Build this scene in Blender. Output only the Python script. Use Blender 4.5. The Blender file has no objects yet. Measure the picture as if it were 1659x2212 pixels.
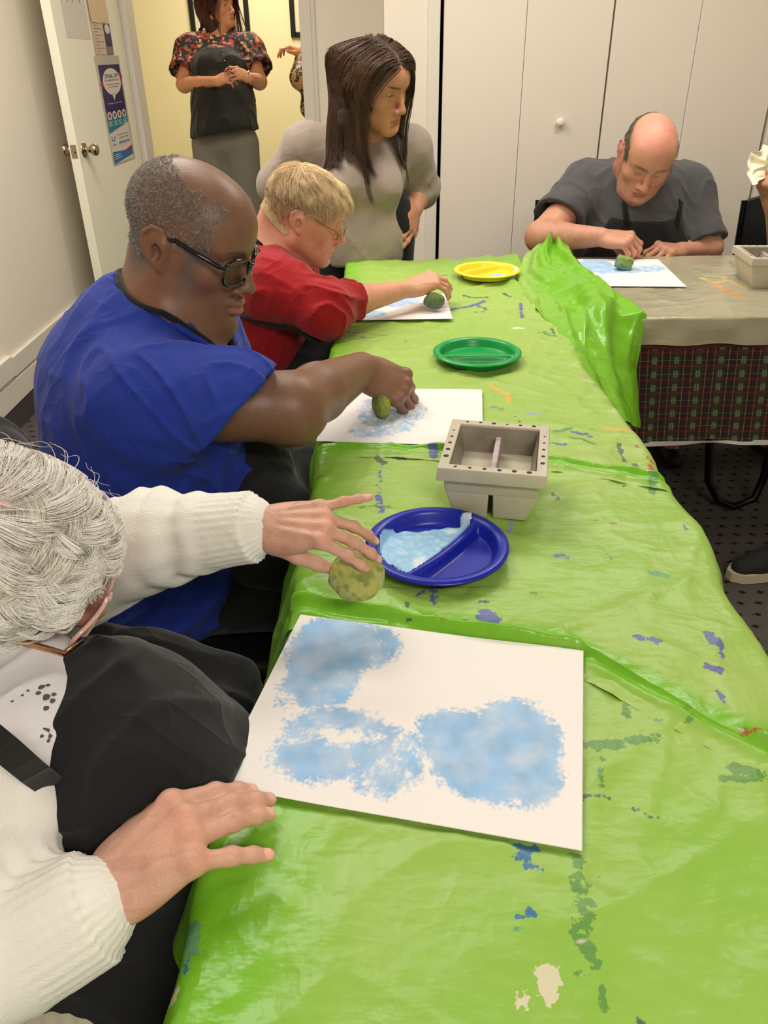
import bpy, math, random
import numpy as np
from mathutils import Matrix, Vector
PI = math.pi
rng = np.random.default_rng(7)
S = bpy.context.scene
COL = S.collection

# ------------------------------------------------------------- camera
CAM_F, CAM_H, PITCH, ROLL = 1700.0, 1.38, math.radians(30.6), math.radians(-0.8)
fwd = np.array([0, math.cos(PITCH), -math.sin(PITCH)]); rgt = np.array([1.0, 0, 0]); upv = np.cross(rgt, fwd)
c_, s_ = math.cos(ROLL), math.sin(ROLL)
R2 = c_*rgt + s_*upv; U2 = -s_*rgt + c_*upv
EYE = np.array([0, 0, CAM_H])
cd = bpy.data.cameras.new('camera'); cam = bpy.data.objects.new('camera', cd); COL.objects.link(cam)
cd.sensor_fit = 'VERTICAL'; cd.sensor_height = 24.0; cd.lens = 24.0*CAM_F/2212.0
cd.clip_start = 0.02
cam.matrix_world = Matrix(((R2[0], U2[0], -fwd[0], EYE[0]), (R2[1], U2[1], -fwd[1], EYE[1]), (R2[2], U2[2], -fwd[2], EYE[2]), (0, 0, 0, 1)))
S.camera = cam
S.view_settings.view_transform = 'Standard'; S.view_settings.look = 'None'
S.view_settings.gamma = 1.0; S.view_settings.use_curve_mapping = False
S.view_settings.exposure = 0.0
S.cycles.adaptive_threshold = 0.02; S.cycles.max_bounces = 8

def at(x, y, z=None, Y=None, X=None):
    """world point seen at photo pixel (x, y) on a given plane: used to measure the room from the photo"""
    d = fwd*CAM_F + R2*(x-829.5) - U2*(y-1106)
    t = (z-CAM_H)/d[2] if z is not None else (Y/d[1] if Y is not None else X/d[0])
    return EYE + d*t

# ------------------------------------------------------------- world and lamps
w = bpy.data.worlds.new('world'); S.world = w; w.use_nodes = True
w.node_tree.nodes['Background'].inputs[0].default_value = (1.0, 0.93, 0.84, 1)
w.node_tree.nodes['Background'].inputs[1].default_value = 0.12
def area(name, loc, size, power, col=(1, 0.87, 0.70), rot=(0, 0, 0)):
    l = bpy.data.lights.new(name, 'AREA'); l.shape = 'RECTANGLE'; l.size, l.size_y = size; l.energy = power; l.color = col
    o = bpy.data.objects.new(name, l); o.location = loc; o.rotation_euler = rot; COL.objects.link(o); return o

# ------------------------------------------------------------- materials
def srgb(r, g, b):
    f = lambda c: c/12.92 if c <= 0.04045 else ((c+0.055)/1.055)**2.4
    return (f(r/255), f(g/255), f(b/255), 1.0)
MATS = {}
def mat(name, col=(200, 200, 200), rough=0.6, metal=0.0, bump=0.0, bscale=200.0, var=0.0, vscale=8.0, attr=False,
        sheen=0.0, sss=0.0, spec=0.5, coat=0.0, trans=0.0, bdist=0.002, bdetail=3.0, alpha=1.0, ior=1.45, stretch=None, emit=None, wrinkle=0.0, wscale=14.0):
    if name in MATS: return MATS[name]
    m = bpy.data.materials.new(name); m.use_nodes = True; MATS[name] = m
    nt = m.node_tree; N = nt.nodes; L = nt.links; P = N['Principled BSDF']
    P.inputs['Roughness'].default_value = rough; P.inputs['Metallic'].default_value = metal
    P.inputs['Specular IOR Level'].default_value = spec; P.inputs['Sheen Weight'].default_value = sheen
    P.inputs['Coat Weight'].default_value = coat; P.inputs['Transmission Weight'].default_value = trans
    P.inputs['Alpha'].default_value = alpha; P.inputs['IOR'].default_value = ior
    c = srgb(*col); tc = N.new('ShaderNodeTexCoord'); vec = tc.outputs['Object']
    if stretch:
        mp = N.new('ShaderNodeMapping'); mp.inputs['Scale'].default_value = stretch; L.new(vec, mp.inputs[0]); vec = mp.outputs[0]
    if attr:
        a = N.new('ShaderNodeAttribute'); a.attribute_name = 'Col'; base = a.outputs['Color']
    else:
        r = N.new('ShaderNodeRGB'); r.outputs[0].default_value = c; base = r.outputs[0]
    if var > 0:
        n = N.new('ShaderNodeTexNoise'); n.inputs['Scale'].default_value = vscale; n.inputs['Detail'].default_value = 5
        L.new(vec, n.inputs['Vector'])
        mr = N.new('ShaderNodeMapRange'); mr.inputs[1].default_value = 0.3; mr.inputs[2].default_value = 0.7
        mr.inputs[3].default_value = 1-var; mr.inputs[4].default_value = 1+var; L.new(n.outputs['Fac'], mr.inputs[0])
        hs = N.new('ShaderNodeVectorMath'); hs.operation = 'SCALE'; L.new(base, hs.inputs[0]); L.new(mr.outputs[0], hs.inputs['Scale'])
        base = hs.outputs[0]
    L.new(base, P.inputs['Base Color'])
    if sss > 0:
        P.inputs['Subsurface Weight'].default_value = sss; P.inputs['Subsurface Radius'].default_value = (1.0, 0.35, 0.2)
        P.inputs['Subsurface Scale'].default_value = 0.006
    if bump > 0:
        n = N.new('ShaderNodeTexNoise'); n.inputs['Scale'].default_value = bscale; n.inputs['Detail'].default_value = bdetail
        L.new(vec, n.inputs['Vector'])
        b = N.new('ShaderNodeBump'); b.inputs['Strength'].default_value = bump; b.inputs['Distance'].default_value = bdist
        L.new(n.outputs['Fac'], b.inputs['Height']); L.new(b.outputs[0], P.inputs['Normal'])
    if wrinkle > 0:
        hs = []
        for sc_, rt in (((1, .45, .8), (.3, .5, .7)), ((.5, 1, .6), (1.1, .2, 2.0))):
            mp2 = N.new('ShaderNodeMapping'); mp2.inputs['Scale'].default_value = tuple(v_*wscale for v_ in sc_); mp2.inputs['Rotation'].default_value = rt; L.new(tc.outputs['Object'], mp2.inputs[0])
            n2_ = N.new('ShaderNodeTexNoise'); n2_.inputs['Scale'].default_value = 1; n2_.inputs['Detail'].default_value = 2.5; n2_.inputs['Distortion'].default_value = .6; L.new(mp2.outputs[0], n2_.inputs['Vector'])
            a1 = N.new('ShaderNodeMath'); a1.operation = 'SUBTRACT'; a1.inputs[1].default_value = .5; L.new(n2_.outputs['Fac'], a1.inputs[0]); a2 = N.new('ShaderNodeMath'); a2.operation = 'ABSOLUTE'; L.new(a1.outputs[0], a2.inputs[0])
            a3 = N.new('ShaderNodeMath'); a3.operation = 'POWER'; a3.inputs[1].default_value = .6; L.new(a2.outputs[0], a3.inputs[0]); hs.append(a3.outputs[0])
        ad = N.new('ShaderNodeMath'); ad.operation = 'ADD'; L.new(hs[0], ad.inputs[0]); L.new(hs[1], ad.inputs[1])
        bw = N.new('ShaderNodeBump'); bw.invert = True; bw.inputs['Strength'].default_value = wrinkle; bw.inputs['Distance'].default_value = .012; L.new(ad.outputs[0], bw.inputs['Height'])
        if bump > 0: L.new(bw.outputs[0], b.inputs['Normal'])
        else: L.new(bw.outputs[0], P.inputs['Normal'])
    if emit:
        P.inputs['Emission Color'].default_value = (*emit[0], 1); P.inputs['Emission Strength'].default_value = emit[1]
    return m

# ------------------------------------------------------------- objects
def tag(o, label=None, cat=None, group=None, kind=None):
    if label: o['label'] = label
    if cat: o['category'] = cat
    if group: o['group'] = group
    if kind: o['kind'] = kind
    return o
def mesh(name, V, Fq, m, parent=None, smooth=True, col=None, attrs=None, mids=None, auto=None):
    V = np.asarray(V, float); me = bpy.data.meshes.new(name)
    if isinstance(Fq, np.ndarray) and len(Fq):
        n, k = Fq.shape
        me.vertices.add(len(V)); me.vertices.foreach_set('co', V.astype(np.float32).ravel())
        me.loops.add(n*k); me.loops.foreach_set('vertex_index', Fq.astype(np.int32).ravel())
        me.polygons.add(n); me.polygons.foreach_set('loop_start', np.arange(0, n*k, k, dtype=np.int32))
        me.polygons.foreach_set('loop_total', np.full(n, k, np.int32))
        me.update(calc_edges=True)
    else:
        me.from_pydata([tuple(v) for v in V], [], [tuple(int(i) for i in f) for f in Fq])
    me.validate(clean_customdata=False)
    if smooth:
        me.polygons.foreach_set('use_smooth', np.ones(len(me.polygons), bool))
        if auto: me.set_sharp_from_angle(angle=math.radians(auto))
    for mm in (m if isinstance(m, (list, tuple)) else [m]): me.materials.append(mm)
    if mids is not None: me.polygons.foreach_set('material_index', np.asarray(mids, np.int32))
    if col is not None:
        a = me.color_attributes.new('Col', 'FLOAT_COLOR', 'POINT')
        c = np.ones((len(V), 4), np.float32); c[:, :3] = col; a.data.foreach_set('color', c.ravel())
    for k2, v in (attrs or {}).items():
        a = me.attributes.new(k2, 'FLOAT', 'POINT'); a.data.foreach_set('value', np.asarray(v, np.float32))
    o = bpy.data.objects.new(name, me); COL.objects.link(o)
    if parent: o.parent = parent
    return o
def empty(name, loc=(0, 0, 0), rz=0.0):
    o = bpy.data.objects.new(name, None); o.location = loc; o.rotation_euler = (0, 0, rz); COL.objects.link(o); return o
class MB:
    def __init__(s): s.V = []; s.F = []; s.n = 0
    def add(s, V, F, M=None):
        V = np.asarray(V, float)
        if M is not None: V = V @ M[:3, :3].T + M[:3, 3]
        s.V.append(V); s.F += [tuple(int(i)+s.n for i in f) for f in F]; s.n += len(V); return s
    def box(s, lo, hi, M=None, bev=0.0):
        lo = np.array(lo, float); hi = np.array(hi, float)
        if bev <= 0:
            V = [(x, y, z) for x in (lo[0], hi[0]) for y in (lo[1], hi[1]) for z in (lo[2], hi[2])]
            F = [(0, 1, 3, 2), (4, 6, 7, 5), (0, 4, 5, 1), (2, 3, 7, 6), (0, 2, 6, 4), (1, 5, 7, 3)]
            return s.add(V, F, M)
        import bmesh
        bm = bmesh.new(); bmesh.ops.create_cube(bm, size=1.0)
        for v in bm.verts: v.co = Vector([(lo[i]+hi[i])/2 + v.co[i]*(hi[i]-lo[i]) for i in range(3)])
        bmesh.ops.bevel(bm, geom=bm.edges[:], offset=bev, segments=3, affect='EDGES', profile=0.5)
        bm.verts.index_update()
        V = [tuple(v.co) for v in bm.verts]; F = [tuple(v.index for v in f.verts) for f in bm.faces]; bm.free()
        return s.add(V, F, M)
    def tube(s, pts, r, n=10, cap=True, M=None, closed=False):
        P = np.asarray(pts, float); K = len(P); r = np.broadcast_to(np.asarray(r, float), (K,))
        T = np.gradient(P, axis=0) if not closed else np.roll(P, -1, 0)-np.roll(P, 1, 0)
        T /= np.linalg.norm(T, axis=1)[:, None]+1e-12
        a = np.array([0, 0, 1.0]) if abs(T[0][2]) < 0.9 else np.array([1.0, 0, 0]); V = []
        u = np.cross(T[0], a); u /= np.linalg.norm(u)
        for i in range(K):
            u = u - T[i]*(u@T[i]); u /= np.linalg.norm(u); v = np.cross(T[i], u)
            for j in range(n):
                t = 2*PI*j/n; V.append(P[i]+r[i]*(math.cos(t)*u+math.sin(t)*v))
        F = [(i*n+j, i*n+(j+1) % n, (i+1)*n+(j+1) % n, (i+1)*n+j) for i in range(K-1) for j in range(n)]
        if closed: F += [((K-1)*n+j, (K-1)*n+(j+1) % n, (j+1) % n, j) for j in range(n)]
        elif cap: F += [tuple(range(n))[::-1], tuple((K-1)*n+j for j in range(n))]
        return s.add(V, F, M)
    def lathe(s, prof, n=48, M=None):
        K = len(prof); V = [(p[0]*math.cos(2*PI*j/n), p[0]*math.sin(2*PI*j/n), p[1]) for p in prof for j in range(n)]
        F = [(i*n+j, i*n+(j+1) % n, (i+1)*n+(j+1) % n, (i+1)*n+j) for i in range(K-1) for j in range(n)]
        F += [tuple(range(n))[::-1], tuple((K-1)*n+j for j in range(n))]
        return s.add(V, F, M)
    def prism(s, poly, h0, h1, M=None):
        n = len(poly); V = [(x, y, h0) for x, y in poly]+[(x, y, h1) for x, y in poly]
        F = [tuple(range(n))[::-1], tuple(range(n, 2*n))]+[(i, (i+1) % n, n+(i+1) % n, n+i) for i in range(n)]
        return s.add(V, F, M)
    def build(s, name, m, parent=None, smooth=False, auto=None):
        return mesh(name, np.concatenate(s.V), s.F, m, parent, smooth, auto=auto)
def frame(o, x=None, y=None, z=None):
    """4x4 with origin o; given two of the axes (the second is made square to the first)"""
    ax = {k: np.array(v, float) for k, v in (('x', x), ('y', y), ('z', z)) if v is not None}
    ks = list(ax); a = ax[ks[0]]/np.linalg.norm(ax[ks[0]]); b = ax[ks[1]]; b = b-a*(a@b); b /= np.linalg.norm(b)
    d = {ks[0]: a, ks[1]: b}
    if 'x' not in d: d['x'] = np.cross(d['y'], d['z'])
    if 'y' not in d: d['y'] = np.cross(d['z'], d['x'])
    if 'z' not in d: d['z'] = np.cross(d['x'], d['y'])
    M = np.eye(4); M[:3, 0], M[:3, 1], M[:3, 2], M[:3, 3] = d['x'], d['y'], d['z'], o
    return M
def rotm(ax, deg):
    a = math.radians(deg); c, s = math.cos(a), math.sin(a); M = np.eye(4)
    i, j = {'x': (1, 2), 'y': (2, 0), 'z': (0, 1)}[ax]; M[i, i] = c; M[j, j] = c; M[i, j] = -s; M[j, i] = s
    return M
def trans(x, y, z): M = np.eye(4); M[:3, 3] = (x, y, z); return M

# smooth value noise in numpy (fabric folds, cloth crumple)
_perm = rng.random((64, 64, 64))
def noise3(P):
    P = np.asarray(P, float); i = np.floor(P).astype(int); f = P-i; f = f*f*(3-2*f); r = 0
    for dx in (0, 1):
        for dy in (0, 1):
            for dz in (0, 1):
                wgt = (f[:, 0] if dx else 1-f[:, 0])*(f[:, 1] if dy else 1-f[:, 1])*(f[:, 2] if dz else 1-f[:, 2])
                r = r+wgt*_perm[(i[:, 0]+dx) & 63, (i[:, 1]+dy) & 63, (i[:, 2]+dz) & 63]
    return r*2-1
def sstep(a, b, x): t = np.clip((x-a)/(b-a), 0, 1); return t*t*(3-2*t)

# ------------------------------------------------------------- signed-distance sculpting: blended solids -> one continuous mesh
def smin(a, b, k):
    if k <= 0: return np.minimum(a, b)
    h = np.maximum(k-np.abs(a-b), 0)/k; return np.minimum(a, b)-h*h*k*0.25
class SDF:
    def __init__(s): s.ops = []; s.M = np.eye(4); s.disp = None; s.sc = 1.0
    def _p(s, p): return s.M[:3, :3] @ np.array(p, float) + s.M[:3, 3]
    def _add(s, f, k, op): s.ops.append((f, k*s.sc, op)); return s
    def cone(s, a, b, ra, rb, k=0.01, op='u'):
        a, b = s._p(a), s._p(b); ra, rb = ra*s.sc, rb*s.sc; ba = b-a; l2 = ba@ba; rr = ra-rb; a2 = l2-rr*rr; il2 = 1/l2
        if a2 <= 0: return s.ball(None, max(ra, rb), k, op, _w=a if ra > rb else b)
        def f(P):
            pa = P-a; y = pa@ba; z = y-l2; x2 = l2*np.maximum(l2*np.einsum('ij,ij->i', pa, pa)-y*y, 0)
            y2 = y*y*l2; z2 = z*z*l2; kk = np.sign(rr)*rr*rr*x2
            return np.where(np.sign(z)*a2*z2 > kk, np.sqrt(x2+z2)*il2-rb,
                   np.where(np.sign(y)*a2*y2 < kk, np.sqrt(x2+y2)*il2-ra, (np.sqrt(x2*a2*il2)+y*rr)*il2-ra))
        return s._add(f, k, op)
    def ball(s, c, r, k=0.01, op='u', _w=None):
        c = s._p(c) if _w is None else _w; r = r*(s.sc if _w is None else 1)
        return s._add(lambda P: np.sqrt(((P-c)**2).sum(1))-r, k, op)
    def ell(s, c, r, k=0.01, op='u', R=None):
        c = s._p(c); Rm = s.M[:3, :3]/s.sc
        if R is not None: Rm = Rm @ R[:3, :3]
        r = np.array(r, float)*s.sc
        def f(P):
            q = (P-c) @ Rm; k0 = np.sqrt(((q/r)**2).sum(1)); k1 = np.sqrt(((q/(r*r))**2).sum(1))
            return k0*(k0-1)/(k1+1e-9)
        return s._add(f, k, op)
    def path(s, pts, rs, k=0.01, op='u'):
        rs = np.broadcast_to(np.asarray(rs, float), (len(pts),))
        n0 = len(s.ops)
        for i in range(len(pts)-1): s.cone(pts[i], pts[i+1], rs[i], rs[i+1], 0, op)
        fs = [o[0] for o in s.ops[n0:]]; s.ops = s.ops[:n0]; kj = (k*.5 if op == 'u' else 0)*s.sc
        def f(P):
            d = fs[0](P)
            for g in fs[1:]: d = smin(d, g(P), kj)
            return d
        return s._add(f, k, op)
    def box(s, c, h, r=0.005, k=0.01, op='u', R=None):
        c = s._p(c); Rm = s.M[:3, :3]/s.sc
        if R is not None: Rm = Rm @ R[:3, :3]
        h = np.array(h, float)*s.sc-r*s.sc; r = r*s.sc
        def f(P):
            q = np.abs((P-c) @ Rm)-h
            return np.sqrt((np.maximum(q, 0)**2).sum(1))+np.minimum(q.max(1), 0)-r
        return s._add(f, k, op)
    def half(s, p, n, k=0.004):
        """keep only the side n points away from"""
        p = s._p(p); n = s.M[:3, :3] @ np.array(n, float); n = n/np.linalg.norm(n)
        return s._add(lambda P: (P-p)@n, k, 'i')
    def __call__(s, P, keep=None, disp=True):
        d = np.full(len(P), 1.0)
        for i, (f, k, op) in enumerate(s.ops):
            if keep is not None and not keep[i]: continue
            e = f(P)
            if op == 'u': d = smin(d, e, k)
            elif op == 's': d = -smin(-d, e, k)
            else: d = -smin(-d, -e, k)
        if disp and s.disp is not None: d = d+s.disp(P)
        return d
    def mesh(s, res, lo, hi, B=10, marg=0.012):
        lo = np.array(lo, float); hi = np.array(hi, float); nb = np.ceil((hi-lo)/(res*B)).astype(int); hd = res*B*0.866
        I = np.stack(np.meshgrid(*[np.arange(n) for n in nb], indexing='ij'), -1).reshape(-1, 3)
        Cn = lo+(I+0.5)*res*B
        Fm = np.stack([f(Cn) for f, k, op in s.ops]); d = np.full(len(Cn), 1.0)
        for (f, k, op), e in zip(s.ops, Fm):
            if op == 'u': d = smin(d, e, k)
            elif op == 's': d = -smin(-d, e, k)
            else: d = -smin(-d, -e, k)
        act = np.abs(d) < hd*1.25+marg
        ks = np.array([k for f, k, op in s.ops]); inter = np.array([op == 'i' for f, k, op in s.ops])
        g = np.arange(B+1); G = np.stack(np.meshgrid(g, g, g, indexing='ij'), -1).reshape(-1, 3)
        dims = nb*B+2; key = lambda ijk: (ijk[..., 0]*dims[1]+ijk[..., 1])*dims[2]+ijk[..., 2]
        VK, VP, Q = [], [], []
        offs = np.array([(x, y, z) for x in (0, 1) for y in (0, 1) for z in (0, 1)])
        edges = [(a, b) for a in range(8) for b in range(a+1, 8) if np.abs(offs[a]-offs[b]).sum() == 1]
        for bi in np.nonzero(act)[0]:
            base = I[bi]*B; keep = (Fm[:, bi] < 2.3*hd+ks+marg) | inter
            D = s(lo+(base+G)*res, keep).reshape(B+1, B+1, B+1)
            if D.min() > 0 or D.max() < 0: continue
            sg = D < 0
            cor = np.stack([D[o[0]:o[0]+B, o[1]:o[1]+B, o[2]:o[2]+B] for o in offs], -1); cs = cor < 0; n_in = cs.sum(-1)
            ci = np.argwhere((n_in > 0) & (n_in < 8))
            if len(ci):
                cv = cor[ci[:, 0], ci[:, 1], ci[:, 2]]; acc = np.zeros((len(ci), 3)); cnt = np.zeros(len(ci))
                for a, b in edges:
                    da, db = cv[:, a], cv[:, b]; m = (da < 0) != (db < 0)
                    t = np.where(m, da/np.where(m, da-db, 1), 0)
                    acc += m[:, None]*(offs[a]+t[:, None]*(offs[b]-offs[a])); cnt += m
                VK.append(key(base+ci)); VP.append(lo+(base+ci+acc/cnt[:, None])*res)
            for ax in range(3):
                sl0 = [slice(0, B)]*3; sl1 = [slice(0, B)]*3; sl1[ax] = slice(1, B+1)
                A0 = sg[tuple(sl0)]; A1 = sg[tuple(sl1)]; e = np.argwhere(A0 != A1)
                if not len(e): continue
                flip = A0[e[:, 0], e[:, 1], e[:, 2]]; u, v = (ax+1) % 3, (ax+2) % 3
                du = np.zeros(3, int); dv = np.zeros(3, int); du[u] = 1; dv[v] = 1; c0 = base+e
                q = np.stack([key(c0-du-dv), key(c0-dv), key(c0), key(c0-du)], 1)
                q[~flip] = q[~flip][:, ::-1]; Q.append(q)
        VK = np.concatenate(VK); VP = np.concatenate(VP); Q = np.concatenate(Q)
        o = np.argsort(VK); VK, VP = VK[o], VP[o]; ix = np.searchsorted(VK, Q); ix = np.clip(ix, 0, len(VK)-1)
        ok = (VK[ix] == Q).all(1); ix = ix[ok]
        # one relaxation pass, then pull back to the surface
        for _ in range(2):
            sm = np.zeros_like(VP); c = np.zeros(len(VP))
            for a in range(4):
                for b in ((a+1) % 4, (a+3) % 4):
                    for d3 in range(3): sm[:, d3] += np.bincount(ix[:, a], VP[ix[:, b], d3], len(VP))
                    c += np.bincount(ix[:, a], minlength=len(VP))
            VP = VP*0.4+0.6*sm/np.maximum(c, 1)[:, None]
        return VP, ix

# ------------------------------------------------------------- people: head, hand, strands
def head(s, M, sc=1.0, fat=0.0, jaw=1.0, nose=1.0, lids=0.35, brow=1.0, mouth_open=0.0, neckto=None, neck_r=0.054, ears=1.0, old=0.0, chin=1.0):
    """adds a head to sculpt s; M: x = person's right, y = face forward, z = up, origin between the eyes' depth axis"""
    s.M = M.copy(); s.M[:3, :3] *= sc; s.sc = sc
    s.ell((0, -0.014, 0.034), (0.074+fat*.3, 0.097, 0.080), 0.02)
    s.ell((0, 0.030, 0.034), (0.063, 0.058, 0.058), 0.03)
    s.ell((0, 0.024, -0.040), (0.056+fat*.8, 0.055, 0.066), 0.03)
    for q in (-1, 1):
        s.cone((q*(0.052+fat), -0.008, -0.052), (q*0.017, 0.062, -0.098), 0.020+fat*.6, 0.016+fat*.3, 0.03)
        s.cone((q*0.056, 0.0, -0.012), (q*(0.050+fat), -0.006, -0.055), 0.020, 0.019+fat*.5, 0.03)
        s.ell((q*0.040, 0.048, -0.028), (0.022+fat*.4, 0.020, 0.020), 0.022)
        s.cone((q*0.012, 0.0775, 0.019), (q*0.046, 0.060, 0.019), 0.0075*brow, 0.007*brow, 0.014)
        s.ell((q*0.031, 0.0895, 0.000), (0.017, 0.0135, 0.0115), 0.016, 's')
        s.ell((q*0.0300, 0.0600, 0.0000), (0.0158, 0.0146, 0.0130), 0.004)                      # lids over the eyeball
        s.path([(q*0.0165, 0.0715, 0.0035), (q*0.023, 0.0750, 0.0085), (q*0.032, 0.0745, 0.0100), (q*0.041, 0.0690, 0.0075), (q*0.046, 0.063, 0.0035)], 0.0009, 0.004, 's')
        if lids < .5: s.ell((q*0.0305, 0.0745, -0.0010), (0.0128, 0.0075, 0.0030+0.0034*(.5-lids)), 0.001, 's')
        else: s.path([(q*0.0175, 0.0725, -0.0035), (q*0.025, 0.0750, -0.0060), (q*0.033, 0.0735, -0.0065), (q*0.043, 0.0655, -0.0035)], 0.0008, 0.0015, 's')
        if old > 0: s.path([(q*0.018, 0.0720, -0.011), (q*0.026, 0.0745, -0.0165), (q*0.036, 0.0715, -0.0165), (q*0.045, 0.064, -0.011)], 0.0009, 0.005*old, 's')
        s.ell((q*0.0125*nose, 0.0905, -0.042), (0.0075*nose, 0.010, 0.0078), 0.006)
        s.ell((q*0.0065*nose, 0.0965, -0.050), (0.0042, 0.0062, 0.0036), 0.003, 's')
        s.path([(q*0.0205, 0.0845, -0.039), (q*0.0250, 0.0830, -0.049), (q*0.0300, 0.0790, -0.060), (q*0.0330, 0.0730, -0.070)], [0.0008, 0.001, 0.001, 0.0006], 0.005+0.006*old, 's')
    s.ell((0, 0.0635, -0.068), (0.030, 0.0225, 0.027), 0.025)
    s.ell((0, 0.069, -0.099), (0.021*chin, 0.016*chin, 0.015*chin), 0.02)
    s.cone((0, 0.0775, 0.014), (0, 0.0985*0.5+0.104*0.5, -0.034), 0.0062, 0.0088*nose, 0.010)
    s.ell((0, 0.1025, -0.0375), (0.0095*nose, 0.0088*nose, 0.0085), 0.007)
    s.path([(-0.022, 0.0755, -0.0690), (-0.010, 0.0850, -0.0655), (0, 0.0862, -0.0662), (0.010, 0.0850, -0.0655), (0.022, 0.0755, -0.0690)], [0.0015, 0.0036, 0.0034, 0.0036, 0.0015], 0.008)
    s.path([(-0.019, 0.0755, -0.0725), (-.008, 0.0825, -0.0750-mouth_open), (.008, 0.0825, -0.0750-mouth_open), (0.019, 0.0755, -0.0725)], [0.0015, 0.0042, 0.0042, 0.0015], 0.007)
    s.path([(-0.0235, 0.0790, -0.0708), (-0.01, 0.0885, -0.0702-mouth_open*.5), (0.01, 0.0885, -0.0702-mouth_open*.5), (0.0235, 0.0790, -0.0708)], 0.0013+mouth_open*.4, 0.0022, 's')
    s.path([(-0.012, 0.0875, -0.086), (0.012, 0.0875, -0.086)], 0.003, 0.012, 's')
    for q in (-1, 1):                                                                            # ears
        e = ears; c = np.array([q*0.0735, -0.012, -0.006]); t = np.array([0, -0.26, 0.96]); f = np.array([0, 0.96, 0.26]); o = np.array([q*0.8, -0.55, 0.0]); o /= np.linalg.norm(o)
        P = lambda a, b, h: c+e*(f*a+t*b)+o*(0.004+h)*e+np.array([q, 0, 0])*0.001
        s.cone(P(.000, .008, -.003), P(-.001, -.014, -.003), .0150*e, .0105*e, .006); s.ell(P(-.008, .006, .002), (.0075*e, .015*e, .025*e), .005)
        s.path([P(.012, .008, .002), P(.008, .026, .005), P(-.004, .030, .008), P(-.015, .022, .010), P(-.018, .006, .010), P(-.014, -.010, .008), P(-.006, -.022, .004)], np.array([.0026, .0028, .003, .003, .0029, .0027, .003])*e, .0035)
        s.ball(P(-.001, -.024, .001), .0066*e, .006)
        s.ell(P(.001, -.003, .010), (.009*e, .0075*e, .012*e), .004, 's')
        s.path([P(-.002, .016, .005), P(-.010, .008, .007), P(-.009, -.006, .006)], .0022*e, .004)
        s.ball(P(.009, -.006, .004), .0036*e, .004)
    s.M = np.eye(4); s.sc = 1.0
    hp = lambda p: M[:3, :3] @ (np.array(p)*sc)+M[:3, 3]
    if neckto is not None:
        s.cone(hp((0, -0.030, -0.050)), neckto, neck_r*sc*.98, neck_r*1.12*sc, 0.03)
        s.cone(hp((0, 0.022, -0.082)), np.array(neckto)*0.6+hp((0, 0.0, -0.08))*0.4, (0.028+fat)*sc, neck_r*.9*sc, 0.03)
    return hp

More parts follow.
